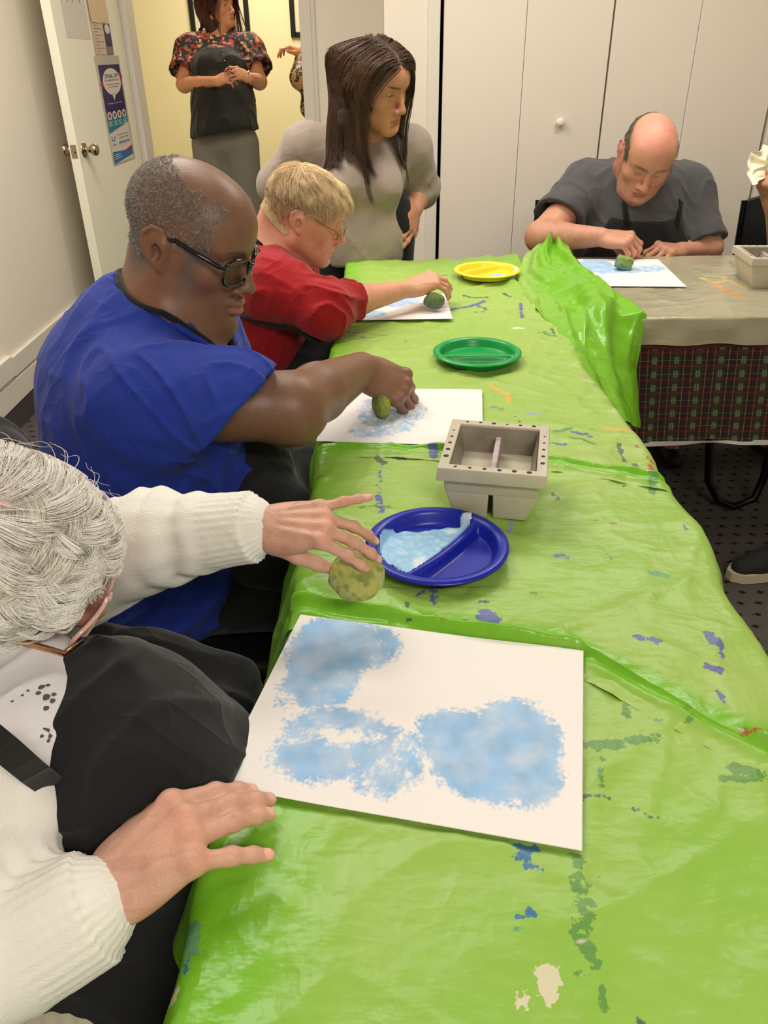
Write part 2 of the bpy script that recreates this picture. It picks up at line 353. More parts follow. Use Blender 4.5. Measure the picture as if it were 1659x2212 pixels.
FINGERS = {'index': (0.088, 0.026, (0.042, 0.025, 0.021), (0.0088, 0.0080, 0.0068)), 'middle': (0.091, 0.006, (0.046, 0.029, 0.022), (0.0090, 0.0082, 0.0070)),
           'ring': (0.086, -0.013, (0.042, 0.027, 0.021), (0.0086, 0.0078, 0.0066)), 'little': (0.077, -0.030, (0.033, 0.020, 0.019), (0.0078, 0.0070, 0.0060))}
def hand(s, M, pose, sc=1.0, thumb=None, old=0.0, fat=1.0, arm=None, arm_r=0.03):
    """M: x = towards the fingers, y = thumb side, z = back of the hand, origin = wrist.  pose[finger] = (spread, mcp, pip, dip) in degrees.
    thumb = three points in hand space.  Returns the fingertips {name: (tip, direction, nail normal)}"""
    s.M = M.copy(); s.M[:3, :3] *= sc; s.sc = sc; tips = {}
    s.ell((0.012, 0, -0.002), (0.030, 0.026*fat, 0.0175*fat), 0.012)
    s.ell((0.045, 0.0, 0.0), (0.052, 0.037*fat, 0.0145*fat), 0.012)
    s.ell((0.035, 0.022, -0.008), (0.034, 0.017*fat, 0.014*fat), 0.012)
    s.ell((0.035, -0.022, -0.007), (0.036, 0.015*fat, 0.013*fat), 0.012)
    for n, (bx, by, L, r) in FINGERS.items():
        sp, a1, a2, a3 = pose[n]; base = np.array([bx, by*fat, 0.0]); d = np.array([math.cos(math.radians(sp)), math.sin(math.radians(sp)), 0.0])
        s.cone((0.022, by*0.62, 0.001), base, 0.0105, 0.0112*fat, 0.010)
        if old > 0: s.path([(0.006, by*0.35, 0.0145), (0.05, by*0.72, 0.0140), (bx-.004, by*fat, 0.0105)], [0.0012, 0.0022*old, 0.0030*old], 0.005)
        s.ball(base+(0, 0, 0.0022+old*.001), 0.0098*fat, 0.008)
        p = base; ang = 0; z = np.array([0, 0, 1.0])
        for j, (l, a) in enumerate(zip(L, (a1, a2, a3))):
            ang += a; v = d*math.cos(math.radians(ang))-z*math.sin(math.radians(ang)); q = p+v*l*(1.0 if j < 2 else 0.82)
            s.cone(p, q, r[j]*fat*(1.06 if j == 0 else 1.0), r[min(j+1, 2)]*fat*(0.96 if j == 2 else 1.0), 0.004)
            nn = d*math.sin(math.radians(ang))+z*math.cos(math.radians(ang))
            if j < 2: s.ball(q+nn*0.0008, r[j+1]*fat*1.10, 0.004)
            p = q
        R = M[:3, :3]; tips[n] = (R @ (p*sc)+M[:3, 3], R @ v, R @ nn)
    th = thumb or [(0.020, 0.030, -0.010), (0.048, 0.050, -0.014), (0.075, 0.058, -0.016), (0.098, 0.060, -0.016)]
    s.path(th, [0.0150*fat, 0.0122*fat, 0.0105*fat, 0.0085*fat], 0.008)
    s.cone(th[0], (0.060, 0.020, -0.004), 0.0120, 0.0090, 0.012)
    R = M[:3, :3]; a, b = np.array(th[-2]), np.array(th[-1]); v = (b-a)/np.linalg.norm(b-a)
    nn = np.array([0, 0.35, 1.0]); nn -= v*(v@nn); nn /= np.linalg.norm(nn); tips['thumb'] = (R @ (b*sc)+M[:3, 3], R @ v, R @ nn)
    s.M = np.eye(4); s.sc = 1.0
    if arm is not None:
        w = M[:3, 3]; a = [np.array(p, float) for p in arm]; rr = list(arm_r)
        s.path([w+M[:3, 0]*0.01*sc]+a, [rr[0]]+rr[1:], 0.02)
    return tips
def paint_tips(V, C, tips, nail=(226, 176, 160), skin2=None, nr=0.0052, only=None):
    for n, (t, v, nn) in tips.items():
        if only and n not in only: continue
        c = t+nn*0.0055; r = (V-c); along = r@v; up = r@nn; side = np.sqrt(np.maximum((r**2).sum(1)-along**2-up**2, 0))
        m = (1-sstep(0.9, 1.15, np.sqrt((along/(nr*1.15))**2+(side/nr)**2)))*(up > -0.003)*(up < .008)
        C[:] = C*(1-m[:, None])+np.array(srgb(*nail)[:3])*m[:, None]
def blend(C, m, rgb): C[:] = C*(1-m[:, None])+np.array(srgb(*rgb)[:3])*m[:, None]
def tomesh(s, name, m, res, lo, hi, parent=None, col=None, painter=None):
    V, F = s.mesh(res, lo, hi); C = None
    if col is not None:
        C = np.tile(np.array(srgb(*col)[:3]), (len(V), 1))
        if painter: painter(V, C)
    return mesh(name, V, F, m, parent, True, col=C)
def strands(name, P, r, m, parent=None, col=None, sides=3, tip=0.25):
    """P (N,K,3) polylines -> thin tapering tubes in one mesh"""
    N, K, _ = P.shape; T = np.gradient(P, axis=1); T /= np.linalg.norm(T, axis=2)[..., None]+1e-9
    a = np.where(np.abs(T[..., 2:3]) < 0.9, np.array([0, 0, 1.0]), np.array([1.0, 0, 0])); u = np.cross(T, a); u /= np.linalg.norm(u, axis=2)[..., None]+1e-9
    v = np.cross(T, u); rr = np.broadcast_to(np.asarray(r, float), (N,))[:, None]*np.linspace(1, tip, K)[None]**0.8
    th = 2*PI*np.arange(sides)/sides
    V = P[:, :, None]+rr[..., None, None]*(np.cos(th)[None, None, :, None]*u[:, :, None]+np.sin(th)[None, None, :, None]*v[:, :, None])
    i = np.arange(N)[:, None, None]; j = np.arange(K-1)[None, :, None]; k = np.arange(sides)[None, None]
    b = (i*K+j)*sides; k2 = (k+1) % sides
    F = np.stack([b+k, b+k2, b+sides+k2, b+sides+k], -1).reshape(-1, 4)
    C = None if col is None else np.repeat(np.asarray(col), K*sides, axis=0)
    return mesh(name, V.reshape(-1, 3), F, m, parent, True, col=C)
def grad(s, P, e=0.002):
    g = np.stack([s(P+np.eye(3)[i]*e, disp=False)-s(P-np.eye(3)[i]*e, disp=False) for i in range(3)], 1); return g/(np.linalg.norm(g, axis=1)[:, None]+1e-9)
def grow(s, roots, dirs, length, K, off=0.002, grav=0.0, curl=0.0, cf=60.0, follow=None, stiff=0.6, seed=0.0, comb=None):
    """integrates strands over a sculpt without entering it; comb(P)-> preferred direction"""
    P = roots.copy(); D = dirs.copy(); out = [P.copy()]; L = np.broadcast_to(length, (len(P),))/(K-1)
    for i in range(K-1):
        if comb is not None: D = D*stiff+(1-stiff)*comb(P, i/(K-1))
        if curl > 0:
            n = np.stack([noise3(P*cf+seed+o) for o in (0, 17.3, 41.7)], 1); D = D+n*curl
        D = D+np.array([0, 0, -grav]); D /= np.linalg.norm(D, axis=1)[:, None]+1e-9
        P = P+D*L[:, None]; d = s(P, disp=False); g = grad(s, P); push = np.maximum(off-d, 0); P = P+g*push[:, None]; out.append(P.copy())
    return np.stack(out, 1)
def atw(x, y, w): return EYE+(fwd*CAM_F + R2*(x-829.5) - U2*(y-1106))*(w/CAM_F)
def headM(c, yaw, pitch, roll=0):
    """yaw from +X (counter-clockwise), pitch down, roll = right ear towards the shoulder"""
    y, p, r = map(math.radians, (yaw, pitch, roll)); f = np.array([math.cos(y)*math.cos(p), math.sin(y)*math.cos(p), -math.sin(p)])
    r0 = np.array([math.sin(y), -math.cos(y), 0]); u0 = np.cross(r0, f); rr = r0*math.cos(r)-u0*math.sin(r)
    return frame(c, y=f, x=rr)
def folds(P, ax, fl, fc, seed=0.0):
    ax = np.array(ax, float); ax /= np.linalg.norm(ax); b = np.cross(ax, [0.3, 0.5, 0.81]); b /= np.linalg.norm(b); c = np.cross(ax, b)
    n = noise3(np.stack([P@ax*fl+seed, P@b*fc, P@c*fc], 1)); return 1-np.abs(n)*2.5
def cuff(s, p, d, R, inner, depth=.05, k=.002):
    d = np.array(d, float); d /= np.linalg.norm(d); Mx = frame((0, 0, 0), x=d, y=[.31, .2, .93] if abs(d[2]) < .9 else [1, 0, 0]); L_ = R*1.2
    s.box(np.array(p)+d*L_, (L_, R*1.35, R*1.35), .002, k, 's', R=Mx); s.cone(np.array(p)+d*.02, np.array(p)-d*depth, inner, inner*.92, k, 's')
def sleeve(t, pts, rs, d, R, inner, depth=.05, k=.05, k2=.03, off=0.0):
    g = SDF(); pts = [np.array(p, float) for p in pts]; dn = np.array(d, float); dn /= np.linalg.norm(dn); e = pts[-1]
    g.path(pts+[e+dn*R*.8], list(rs)+[rs[-1]*1.02], k2); cuff(g, e+dn*off, dn, R, inner, .005); sg = pts[-2]-e; sg /= np.linalg.norm(sg); g.cone(e+dn*.03, e+sg*depth, inner*.97, inner*.80, .002, 's'); t._add(lambda P: g(P, disp=False), k, 'u')
def skinmat(name, rough=.5, sss=.12, bump=.25, var=.06):
    return mat(name, attr=True, rough=rough, sss=sss, bump=bump, bscale=420, bdist=.0012, var=var, vscale=55)
def eyeballs(M, sc, parent, look=(0, 0), r=.0130, iris=(60, 40, 25)):
    em = mat('eye_white', (186, 176, 168), rough=.15); im = mat('iris_%d' % iris[0], iris, rough=.1); pmx = mat('pupil', (5, 5, 5), rough=.1)
    for q in (-1, 1):
        V = []; F_ = []; mi = []; n1, n2 = 22, 28; yaw, pit = map(math.radians, look)
        D = frame((0, 0, 0), z=(math.sin(yaw)*math.cos(pit), math.cos(yaw)*math.cos(pit), math.sin(pit)), x=(1, 0, 0))
        for i in range(n1+1):
            t = PI*i/n1
            for j in range(n2): V.append((math.sin(t)*math.cos(2*PI*j/n2), math.sin(t)*math.sin(2*PI*j/n2), math.cos(t)))
        for i in range(n1):
            for j in range(n2): F_.append((i*n2+j, i*n2+(j+1) % n2, (i+1)*n2+(j+1) % n2, (i+1)*n2+j)); mi.append(2 if i < 1 else (1 if i < 3 else 0))
        V = (np.array(V)*r) @ D[:3, :3].T + np.array([q*.0300, .0602, .0000]); V = V*sc @ M[:3, :3].T+M[:3, 3]
        mesh('eye', V, np.array(F_), [em, im, pmx], parent, True, mids=mi)
def glasses(M, sc, parent, fm, lm, tz=.018, lw=.0255, lh=.0195, y=.088, drop=-.004, th=.0016, tilt=0.0, name='glasses', square=True, templem=None, temple_y=-.02, spread=.071, lens_col=None):
    Mg = M.copy(); Mg[:3, :3] *= sc; b = MB(); lens = []
    for q in (-1, 1):
        pts = []
        for t in np.linspace(0, 2*PI, 40, endpoint=False):
            c, s_ = math.cos(t), math.sin(t); e = .55 if square else .9
            px = np.sign(c)*abs(c)**e*lw; pz = np.sign(s_)*abs(s_)**e*lh; x = q*.0325+px; pts.append((x, y-.9*x*x/.07*.12-.012*(abs(x)/.06)**2+pz*tilt, drop+pz))
        b.tube(pts, th, 8, closed=True); lens.append(pts)
    b.tube([(-.0085, y-.0005, drop+.006), (-.003, y+.003, drop+.009), (.003, y+.003, drop+.009), (.0085, y-.0005, drop+.006)], th, 8)
    g = MB().add(np.concatenate(b.V), b.F, Mg).build(name, fm, parent, True)
    for pts in lens:
        V = np.array(pts); c = V.mean(0); V2 = np.vstack([V, c]); n = len(V); MB().add(np.vstack([V2, V2-[0, .0008, 0]]), [(i, (i+1) % n, n) for i in range(n)]+[((i+1) % n+n+1, i+n+1, 2*n+1) for i in range(n)], Mg).build('lens', lm, g, True)
    for q in (-1, 1):
        x = q*.058
        tb = MB().tube([(x, y-.010, drop+lh*.6), (q*(spread-.003), y-.022, drop+lh*.62), (q*spread, .035, (drop+lh*.62)*.55+tz*.45), (q*(spread+.004), 0.004, tz), (q*(spread+.004), temple_y, tz-.004), (q*(spread+.002), temple_y-.018, tz-.024)], [th*1.1, th*1.3, th*1.25, th*1.1, th*1.1, th*.9], 8)
        MB().add(np.concatenate(tb.V), tb.F, Mg).build('temple_arm', templem or fm, g, True)
    return g
def footwear(body, an, d, m=None, res=.005):
    d = np.array([d[0], d[1], 0.0]); d /= np.linalg.norm(d); f = np.array([an[0], an[1], 0.0]); k = SDF(); k.path([f-d*.035+(0, 0, .055), f+d*.05+(0, 0, .048), f+d*.155+(0, 0, .036)], [.044, .043, .034], .02); k.cone(f+(0, 0, .06), f+(0, 0, .105), .042, .042, .02); k.half((0, 0, .003), (0, 0, -1))
    return tomesh(k, 'shoe', m or mat('black_shoe', (20, 20, 22), rough=.6), res, f-(.24, .24, .0), f+(.24, .24, .16), body)
def head_region(M, sc, V):
    return ((V-M[:3, 3]) @ M[:3, :3])/sc

# ------------------------------------------------------------- ceiling lamps (modelled fittings, all out of view)
CEIL = 2.62
LAMP_SPOTS = [(0.95, 2.65, .56), (-0.55, 1.85, .34), (0.75, -1.1, 1.30), (-0.75, 2.9, .60)]  # last one added to brighten left wall and door; rear one strengthened for the walls
lm_d = mat('lamp_diffuser', (255, 244, 228), emit=((1, 0.87, 0.70), 3.0)); lm_f = mat('lamp_frame', (235, 232, 225), rough=.4)
for i, (x, y, p_) in enumerate(LAMP_SPOTS):
    e = empty('ceiling_light', (x, y, CEIL)); tag(e, ['recessed rectangular ceiling light above the far end of the green table', 'recessed rectangular ceiling light above the person in the blue T-shirt', 'recessed rectangular ceiling light nearest the back of the room', 'recessed rectangular ceiling light added beside the open door to brighten the left wall'][i], 'ceiling light', 'recessed ceiling lights')
    MB().box((-.62, -.32, -.04), (.62, -.28, 0)).box((-.62, .28, -.04), (.62, .32, 0)).box((-.62, -.28, -.04), (-.58, .28, 0)).box((.58, -.28, -.04), (.62, .28, 0)).build('frame', lm_f, e)
    MB().box((-.58, -.28, -.02), (.58, .28, -.005)).build('diffuser', lm_d, e)
    area('lamp_%d' % i, (x, y, CEIL-.045), (1.1, .5), 36*p_, (1, .965, .905))
area('hall_lamp', (-0.9, 6.6, CEIL-.03), (.5, 1.6), 58, (1, 0.93, 0.80))

# ------------------------------------------------------------- room shell
wallm = mat('wall_paint', (238, 229, 213), rough=.62, bump=.08, bscale=90, var=.015, vscale=2)
doorm = mat('door_paint', (244, 240, 220), rough=.5, bump=.05, bscale=60)
trimm = mat('trim_paint', (222, 215, 202), rough=.45)
yelm = mat('hall_wall_paint', (240, 226, 180), rough=.6, bump=.06, bscale=90)
closm = mat('closet_paint', (230, 219, 204), rough=.5, bump=.05, bscale=50, var=.01, vscale=1.5)
cove = mat('cove_rubber', (66, 64, 60), rough=.6)
dark = mat('dark_gap', (14, 12, 10), rough=.9)
def struct(name, mb, m, **k):
    o = mb.build(name, m, **k); tag(o, kind='structure'); return o
# carpet with small dark dashes
cm = bpy.data.materials.new('carpet'); cm.use_nodes = True; nt = cm.node_tree; N, L = nt.nodes, nt.links
def mth(nt, op, a, b=None, c=None):
    n = nt.nodes.new('ShaderNodeMath'); n.operation = op
    for i, v in enumerate((a, b, c)):
        if v is None: continue
        if isinstance(v, (int, float)): n.inputs[i].default_value = v
        else: nt.links.new(v, n.inputs[i])
    return n.outputs[0]
tc = N.new('ShaderNodeTexCoord'); sx = N.new('ShaderNodeSeparateXYZ'); L.new(tc.outputs['Object'], sx.inputs[0])
nz = N.new('ShaderNodeTexNoise'); nz.inputs['Scale'].default_value = 160; L.new(tc.outputs['Object'], nz.inputs['Vector'])
v = mth(nt, 'DIVIDE', sx.outputs['Y'], 0.052); row = mth(nt, 'FLOOR', v)
u = mth(nt, 'ADD', mth(nt, 'DIVIDE', sx.outputs['X'], 0.052), mth(nt, 'MULTIPLY', mth(nt, 'MODULO', row, 2.0), 0.5))
fu = mth(nt, 'ABSOLUTE', mth(nt, 'SUBTRACT', mth(nt, 'FRACT', u), 0.5)); fv = mth(nt, 'ABSOLUTE', mth(nt, 'SUBTRACT', mth(nt, 'FRACT', v), 0.5))
dn = mth(nt, 'ADD', mth(nt, 'ADD', mth(nt, 'MULTIPLY', fu, 0.75), mth(nt, 'MULTIPLY', fv, 1.1)), mth(nt, 'MULTIPLY', mth(nt, 'SUBTRACT', nz.outputs['Fac'], 0.5), 0.55))
mk = mth(nt, 'LESS_THAN', dn, 0.185)
n2 = N.new('ShaderNodeTexNoise'); n2.inputs['Scale'].default_value = 700; L.new(tc.outputs['Object'], n2.inputs['Vector'])
cr = N.new('ShaderNodeValToRGB'); cr.color_ramp.elements[0].color = srgb(50, 47, 44); cr.color_ramp.elements[1].color = srgb(104, 98, 92)
cr.color_ramp.elements[0].position = .3; cr.color_ramp.elements[1].position = .7; L.new(n2.outputs['Fac'], cr.inputs[0])
mx = N.new('ShaderNodeMix'); mx.data_type = 'RGBA'; L.new(mk, mx.inputs[0]); L.new(cr.outputs[0], mx.inputs[6]); mx.inputs[7].default_value = srgb(34, 24, 24)
L.new(mx.outputs[2], N['Principled BSDF'].inputs['Base Color']); N['Principled BSDF'].inputs['Roughness'].default_value = .95
N['Principled BSDF'].inputs['Specular IOR Level'].default_value = .1
bp = N.new('ShaderNodeBump'); bp.inputs['Strength'].default_value = .5; bp.inputs['Distance'].default_value = .003; L.new(n2.outputs['Fac'], bp.inputs['Height']); L.new(bp.outputs[0], N['Principled BSDF'].inputs['Normal'])
XL, XR, YB, YD, YC = -1.55, 3.0, -2.2, 4.85, 4.0
struct('floor', MB().box((XL-.1, YB-.1, -.05), (XR+.1, YD+.12, 0)), cm)
struct('ceiling', MB().box((XL-.1, YB-.1, CEIL), (XR+.1, YD+.02, CEIL+.1)), mat('ceiling_tile', (225, 222, 214), rough=.9, bump=.3, bscale=150))
struct('wall_left', MB().box((XL-.1, YB-.1, 0), (XL, YD+.1, CEIL)), wallm)
struct('wall_back', MB().box((XL, YB-.1, 0), (XR, YB, CEIL)), wallm)
struct('wall_right', MB().box((XR, YB, 0), (XR+.1, YD, CEIL)), wallm)
struct('wall_doorway_right', MB().box((-.345, YD, 0), (.03, YD+.12, CEIL)), wallm)
struct('wall_doorway_left', MB().box((XL, YD, 0), (-1.365, YD+.12, CEIL)), wallm)
struct('wall_doorway_top', MB().box((-1.365, YD, 2.06), (-.345, YD+.12, CEIL)), wallm)
struct('baseboard_left', MB().box((XL, YB, .10), (XL+.012, YD, .195), bev=.003).box((XL, YB, .215), (XL+.02, 3.14, .30), bev=.003).box((XL, 3.14, .205), (XL+.014, YD, .285), bev=.003), trimm)
struct('trim_1', MB().box((XL, YB, 0), (XL+.009, YD, .10)), cove)
# door casing
struct('trim_2', MB().box((-.405, YD-.022, 0), (-.345, YD+.14, 2.06), bev=.004).box((-.345, YD-.016, 0), (-.325, YD, 2.06)), trimm)
struct('trim_3', MB().box((-1.365, YD-.02, 0), (-1.30, YD+.14, 2.06), bev=.004), trimm)
struct('trim_4', MB().box((-1.365, YD-.022, 2.06), (-.345, YD+.14, 2.13), bev=.004), trimm)
# panelled cabinet face on the left wall (its lower corner shows at the edge of the photo)
struct('door_3', MB().box((XL, 1.3, .30), (XL+.022, 2.98, 2.1), bev=.004).box((XL+.022, 1.42, .42), (XL+.034, 2.86, 1.98), bev=.005), trimm)

# the hall
struct('floor_hall', MB().box((-3.4, YD+.12, -.05), (1.6, 8.12, 0)), mat('hall_tile', (150, 152, 128), rough=.35, var=.12, vscale=12))
struct('ceiling_hall', MB().box((-3.4, YD+.02, CEIL), (1.6, 8.12, CEIL+.1)), MATS['ceiling_tile'])
struct('wall_hall', MB().box((-3.4, 8.0, 0), (1.6, 8.12, CEIL)), yelm)
struct('wall_hall_left', MB().box((-3.5, YD+.1, 0), (-3.4, 8.1, CEIL)), yelm)
struct('wall_hall_right', MB().box((1.6, YD+.1, 0), (1.7, 8.1, CEIL)), yelm)
struct('wall_hall_near', MB().box((-3.4, YD+.02, 0), (XL-.1, YD+.12, CEIL)).box((.03, YD+.12, 0), (1.6, YD+.2, CEIL)), yelm)
struct('baseboard_hall', MB().box((-3.4, 7.985, 0), (1.6, 8.0, .035)), cove)

# closet front with four bifold panels
struct('wall_closet', MB().box((.03, YC, 0), (.222, YC+.06, CEIL)).box((.03, YC+.06, 0), (.10, YD, CEIL)).box((.222, YC, 2.10), (1.80, YC+.06, CEIL)).box((1.80, YC, 0), (1.9, YC+.06, CEIL)), closm)
struct('trim_5', MB().box((.222, YC-.014, 0), (.272, YC+.05, 2.10), bev=.004), trimm)
struct('trim_6', MB().box((.222, YC-.014, 2.10), (1.83, YC+.05, 2.16), bev=.004), trimm)
struct('trim_7', MB().box((1.782, YC-.02, 0), (1.86, YC+.05, 2.10), bev=.006), trimm)
struct('wall_closet_inside', MB().box((.10, YD-.02, 0), (1.9, YD, CEIL)), dark)
xs = [.2885, .6445, .6465, 1.017, 1.025, 1.395, 1.397, 1.770]
for i in range(4):
    o = struct('door_1' if i == 0 else 'door_1.%03d' % i, MB().box((xs[2*i], YC+.002, .02), (xs[2*i+1], YC+.032, 2.085), bev=.002), closm)
    if i == 1:
        k = MB().lathe([(.001, .034), (.010, .034), (.0165, .030), (.019, .022), (.0165, .014), (.009, .010), (.0085, 0)], 32, frame((.828, YC+.002, 1.074), z=(0, -1, 0), x=(1, 0, 0))).build('door_knob', mat('white_knob', (235, 228, 215), rough=.25), o, True, auto=50)
struct('door_4', MB().box((1.93, YC-.0, .02), (2.7, YC+.04, 2.085), bev=.003), closm)
struct('wall_far_right', MB().box((1.9, YC+.04, 0), (XR, YC+.1, CEIL)), closm)

# open door: hinge far, latch edge near
DH = np.array([-1.325, 4.80]); DL = np.array([-1.368, 3.93]); dd = (DL-DH)/np.linalg.norm(DL-DH); dn_ = np.array([-dd[1], dd[0]])
if dn_[0] < 0: dn_ = -dn_
DM = np.eye(4); DM[:2, 0] = dd; DM[:2, 1] = dn_; DM[2, 2] = 1; DM[:3, 3] = (DH[0], DH[1], 0); WD = np.linalg.norm(DL-DH)
door = struct('door_2', MB().box((0, -.042, .012), (WD, 0, 2.035), DM, bev=.0015), doorm)
brass = mat('brushed_nickel', (178, 164, 140), rough=.22, metal=1.0)
kz = 0.985; kx = WD-.07
rose = [(.001, .004), (.032, .004), (.034, .002), (.034, 0)]
knobp = [(.001, .066), (.014, .0655), (.022, .062), (.0265, .054), (.0265, .046), (.022, .036), (.013, .029), (.0115, .020), (.014, .010), (.026, .007), (.033, .003), (.034, 0)]
for s_n, base in ((1, 0.0), (-1, -.042)):
    o_ = DM[:3, :3] @ np.array([kx, base, kz])+DM[:3, 3]
    MB().lathe(knobp, 40, frame(o_, z=DM[:3, 1]*s_n, x=DM[:3, 0])).build('door_handle', brass, door, True, auto=60)
MB().box((WD-.0005, -.034, kz-.028), (WD+.0018, -.008, kz+.028), DM).lathe([(.001, .011), (.009, .009), (.010, 0)], 20, DM @ trans(WD, -.021, kz) @ rotm('y', 90)).build('latch_plate', brass, door, True, auto=30)
def doorpt(x, y):
    """point on the door's room-side face seen at photo pixel (x, y), in door coordinates (along, up)"""
    d = fwd*CAM_F + R2*(x-829.5) - U2*(y-1106); n = DM[:3, 1]; t = ((DM[:3, 3]-EYE)@n)/(d@n); q = EYE+d*t-DM[:3, 3]
    return np.array([q@DM[:3, 0], q[2]])

# ------------------------------------------------------------- flat printed sheets
def sheet(name, q, m, parent=None, off=0.0, M=None, th=.0008):
    """q: four corners (along, up) in door space"""
    b = MB(); V = [(p[0], off, p[1]) for p in q]+[(p[0], off+th, p[1]) for p in q]
    b.add(V, [(0, 1, 2, 3), (7, 6, 5, 4), (0, 4, 5, 1), (1, 5, 6, 2), (2, 6, 7, 3), (3, 7, 4, 0)], DM if M is None else M)
    return b.build(name, m, parent)
A = [doorpt(*p) for p in ((210, 142), (256, 137), (288, 342), (247, 353))]
x0 = (A[0][0]+A[3][0])/2; x1 = (A[1][0]+A[2][0])/2; z1 = (A[0][1]+A[1][1])/2; z0 = (A[2][1]+A[3][1])/2   # upright rectangle
pw = x1-x0; ph = z1-z0
PW = lambda u, v: (x0+u*pw, z1-v*ph)
sl = mat('clear_sleeve', (205, 196, 176), rough=.15)
post = sheet('poster', [PW(-.10, -.085), PW(1.06, -.085), PW(1.10, 1.02), PW(-.06, 1.02)], sl)
tag(post, 'blue and white SPEAK UP poster in a clear sleeve on the open door', 'poster')
pnavy, pteal, pmag, pwh, pblue = mat('print_navy', (44, 38, 92), rough=.3), mat('print_teal', (34, 128, 150), rough=.3), mat('print_magenta', (168, 44, 98), rough=.3), mat('print_white', (222, 214, 202), rough=.35), mat('print_blue', (30, 110, 170), rough=.3)
pgr = mat('print_grey', (130, 124, 120), rough=.5); pred = mat('print_red', (150, 30, 50), rough=.4)
sheet('printed_page', [PW(0, 0), PW(1, 0), PW(1, 1), PW(0, 1)], pwh, post, .0012)
def poly(name, pts, m, off): return sheet_poly(name, [PW(*p) for p in pts], m, post, off)
def sheet_poly(name, q, m, parent, off, M=None):
    n = len(q); V = [(p[0], off, p[1]) for p in q]+[(p[0], off+.0003, p[1]) for p in q]
    return MB().add(V, [tuple(range(n)), tuple(range(n, 2*n))[::-1]]+[(i, n+i, n+(i+1) % n, (i+1) % n) for i in range(n)], DM if M is None else M).build(name, m, parent)
poly('navy_field', [(0, 0.0), (1, 0.0), (1, .56), (0, .56)], pnavy, .0022)
poly('teal_field', [(0, .47), (1, .50), (1, .60), (0, .68)], pteal, .0026)
cir = lambda cx, cy, rx, ry, n=28: [(cx+rx*math.cos(2*PI*i/n), cy+ry*math.sin(2*PI*i/n)) for i in range(n)]
poly('magenta_dot', cir(.08, .185, .10, .03), pmag, .0026); poly('magenta_dot', cir(.96, .13, .10, .04), pmag, .0026)
poly('speech_bubble', cir(.52, .17, .42, .135), pwh, .0030); poly('bubble_tail', [(.42, .29), (.62, .28), (.50, .36)], pwh, .0030)
for i in range(4): poly('icon_disc', cir(.14+.24*i, .505, .095, .042), pwh, .0031); poly('icon', cir(.14+.24*i, .505, .045, .024), pred, .0034)
poly('magenta_band', [(.45, .905), (1, .855), (1, .90)], pmag, .0028); poly('blue_band', [(0, .87), (1, .90), (1, .955), (0, 1.0)], pblue, .0026)
def text(body, org, wid, m, parent, name='lettering', xd=None, up=(0, 0, 1), bold=0, h=None):
    c = bpy.data.curves.new(name, 'FONT'); c.body = body; c.size = 1; c.extrude = .002; c.offset = bold; c.align_x = 'CENTER'; c.align_y = 'CENTER'
    o = bpy.data.objects.new(name, c); COL.objects.link(o); bpy.context.view_layer.update()
    dg = bpy.context.evaluated_depsgraph_get(); me = bpy.data.meshes.new_from_object(o.evaluated_get(dg)); bpy.data.objects.remove(o)
    me.materials.clear(); me.materials.append(m); co = np.empty(len(me.vertices)*3); me.vertices.foreach_get('co', co); co = co.reshape(-1, 3)
    s_ = wid/np.ptp(co[:, 0]); sy = s_ if h is None else h/np.ptp(co[:, 1]); xa = np.array(xd, float); ya = np.array(up, float); za = np.cross(xa, ya)
    W = np.array(org)+np.outer(co[:, 0]*s_, xa)+np.outer(co[:, 1]*sy, ya)+np.outer(co[:, 2]*.2, za)
    me.vertices.foreach_set('co', W.ravel()); me.update(); o = bpy.data.objects.new(name, me); COL.objects.link(o); o.parent = parent; return o
def ptext(body, u, v, w_, m, h=None):
    p = PW(u, v); wp = DM[:3, :3] @ np.array([p[0], .0036, p[1]])+DM[:3, 3]
    text(body, wp, w_*abs(pw), m, post, xd=-DM[:3, 0] if pw < 0 else DM[:3, 0], h=h*ph if h else None)
ptext('SPEAK UP!', .52, .115, .62, pnavy, .042)
ptext("IT'S THE RIGHT THING TO DO", .52, .155, .68, pteal, .016)
ptext('If you see something', .55, .195, .58, pred, .014); ptext('say something', .55, .22, .42, pred, .014)
ptext('Toll-free, 24/7 help', .5, .385, .7, pwh, .011)
for i in range(4):
    for j in range(3): poly('caption_line', [(.05+.24*i, .565+.018*j), (.22+.24*i-.03*(j % 2), .565+.018*j), (.22+.24*i-.03*(j % 2), .572+.018*j), (.05+.24*i, .572+.018*j)], pwh, .0031)
ptext('To report concerns, call our', .62, .71, .6, pgr, .014); ptext('Compliance Hotline', .66, .745, .46, pgr, .014)
ptext('(844) 837-4001', .66, .795, .55, pblue, .030); ptext('U', .14, .74, .16, pblue, .05); ptext('report', .15, .80, .18, pred, .014)
for j in range(3): poly('caption_line', [(.05, .905+.02*j), (.36+.03*j, .905+.02*j), (.36+.03*j, .911+.02*j), (.05, .911+.02*j)], pwh, .0029)
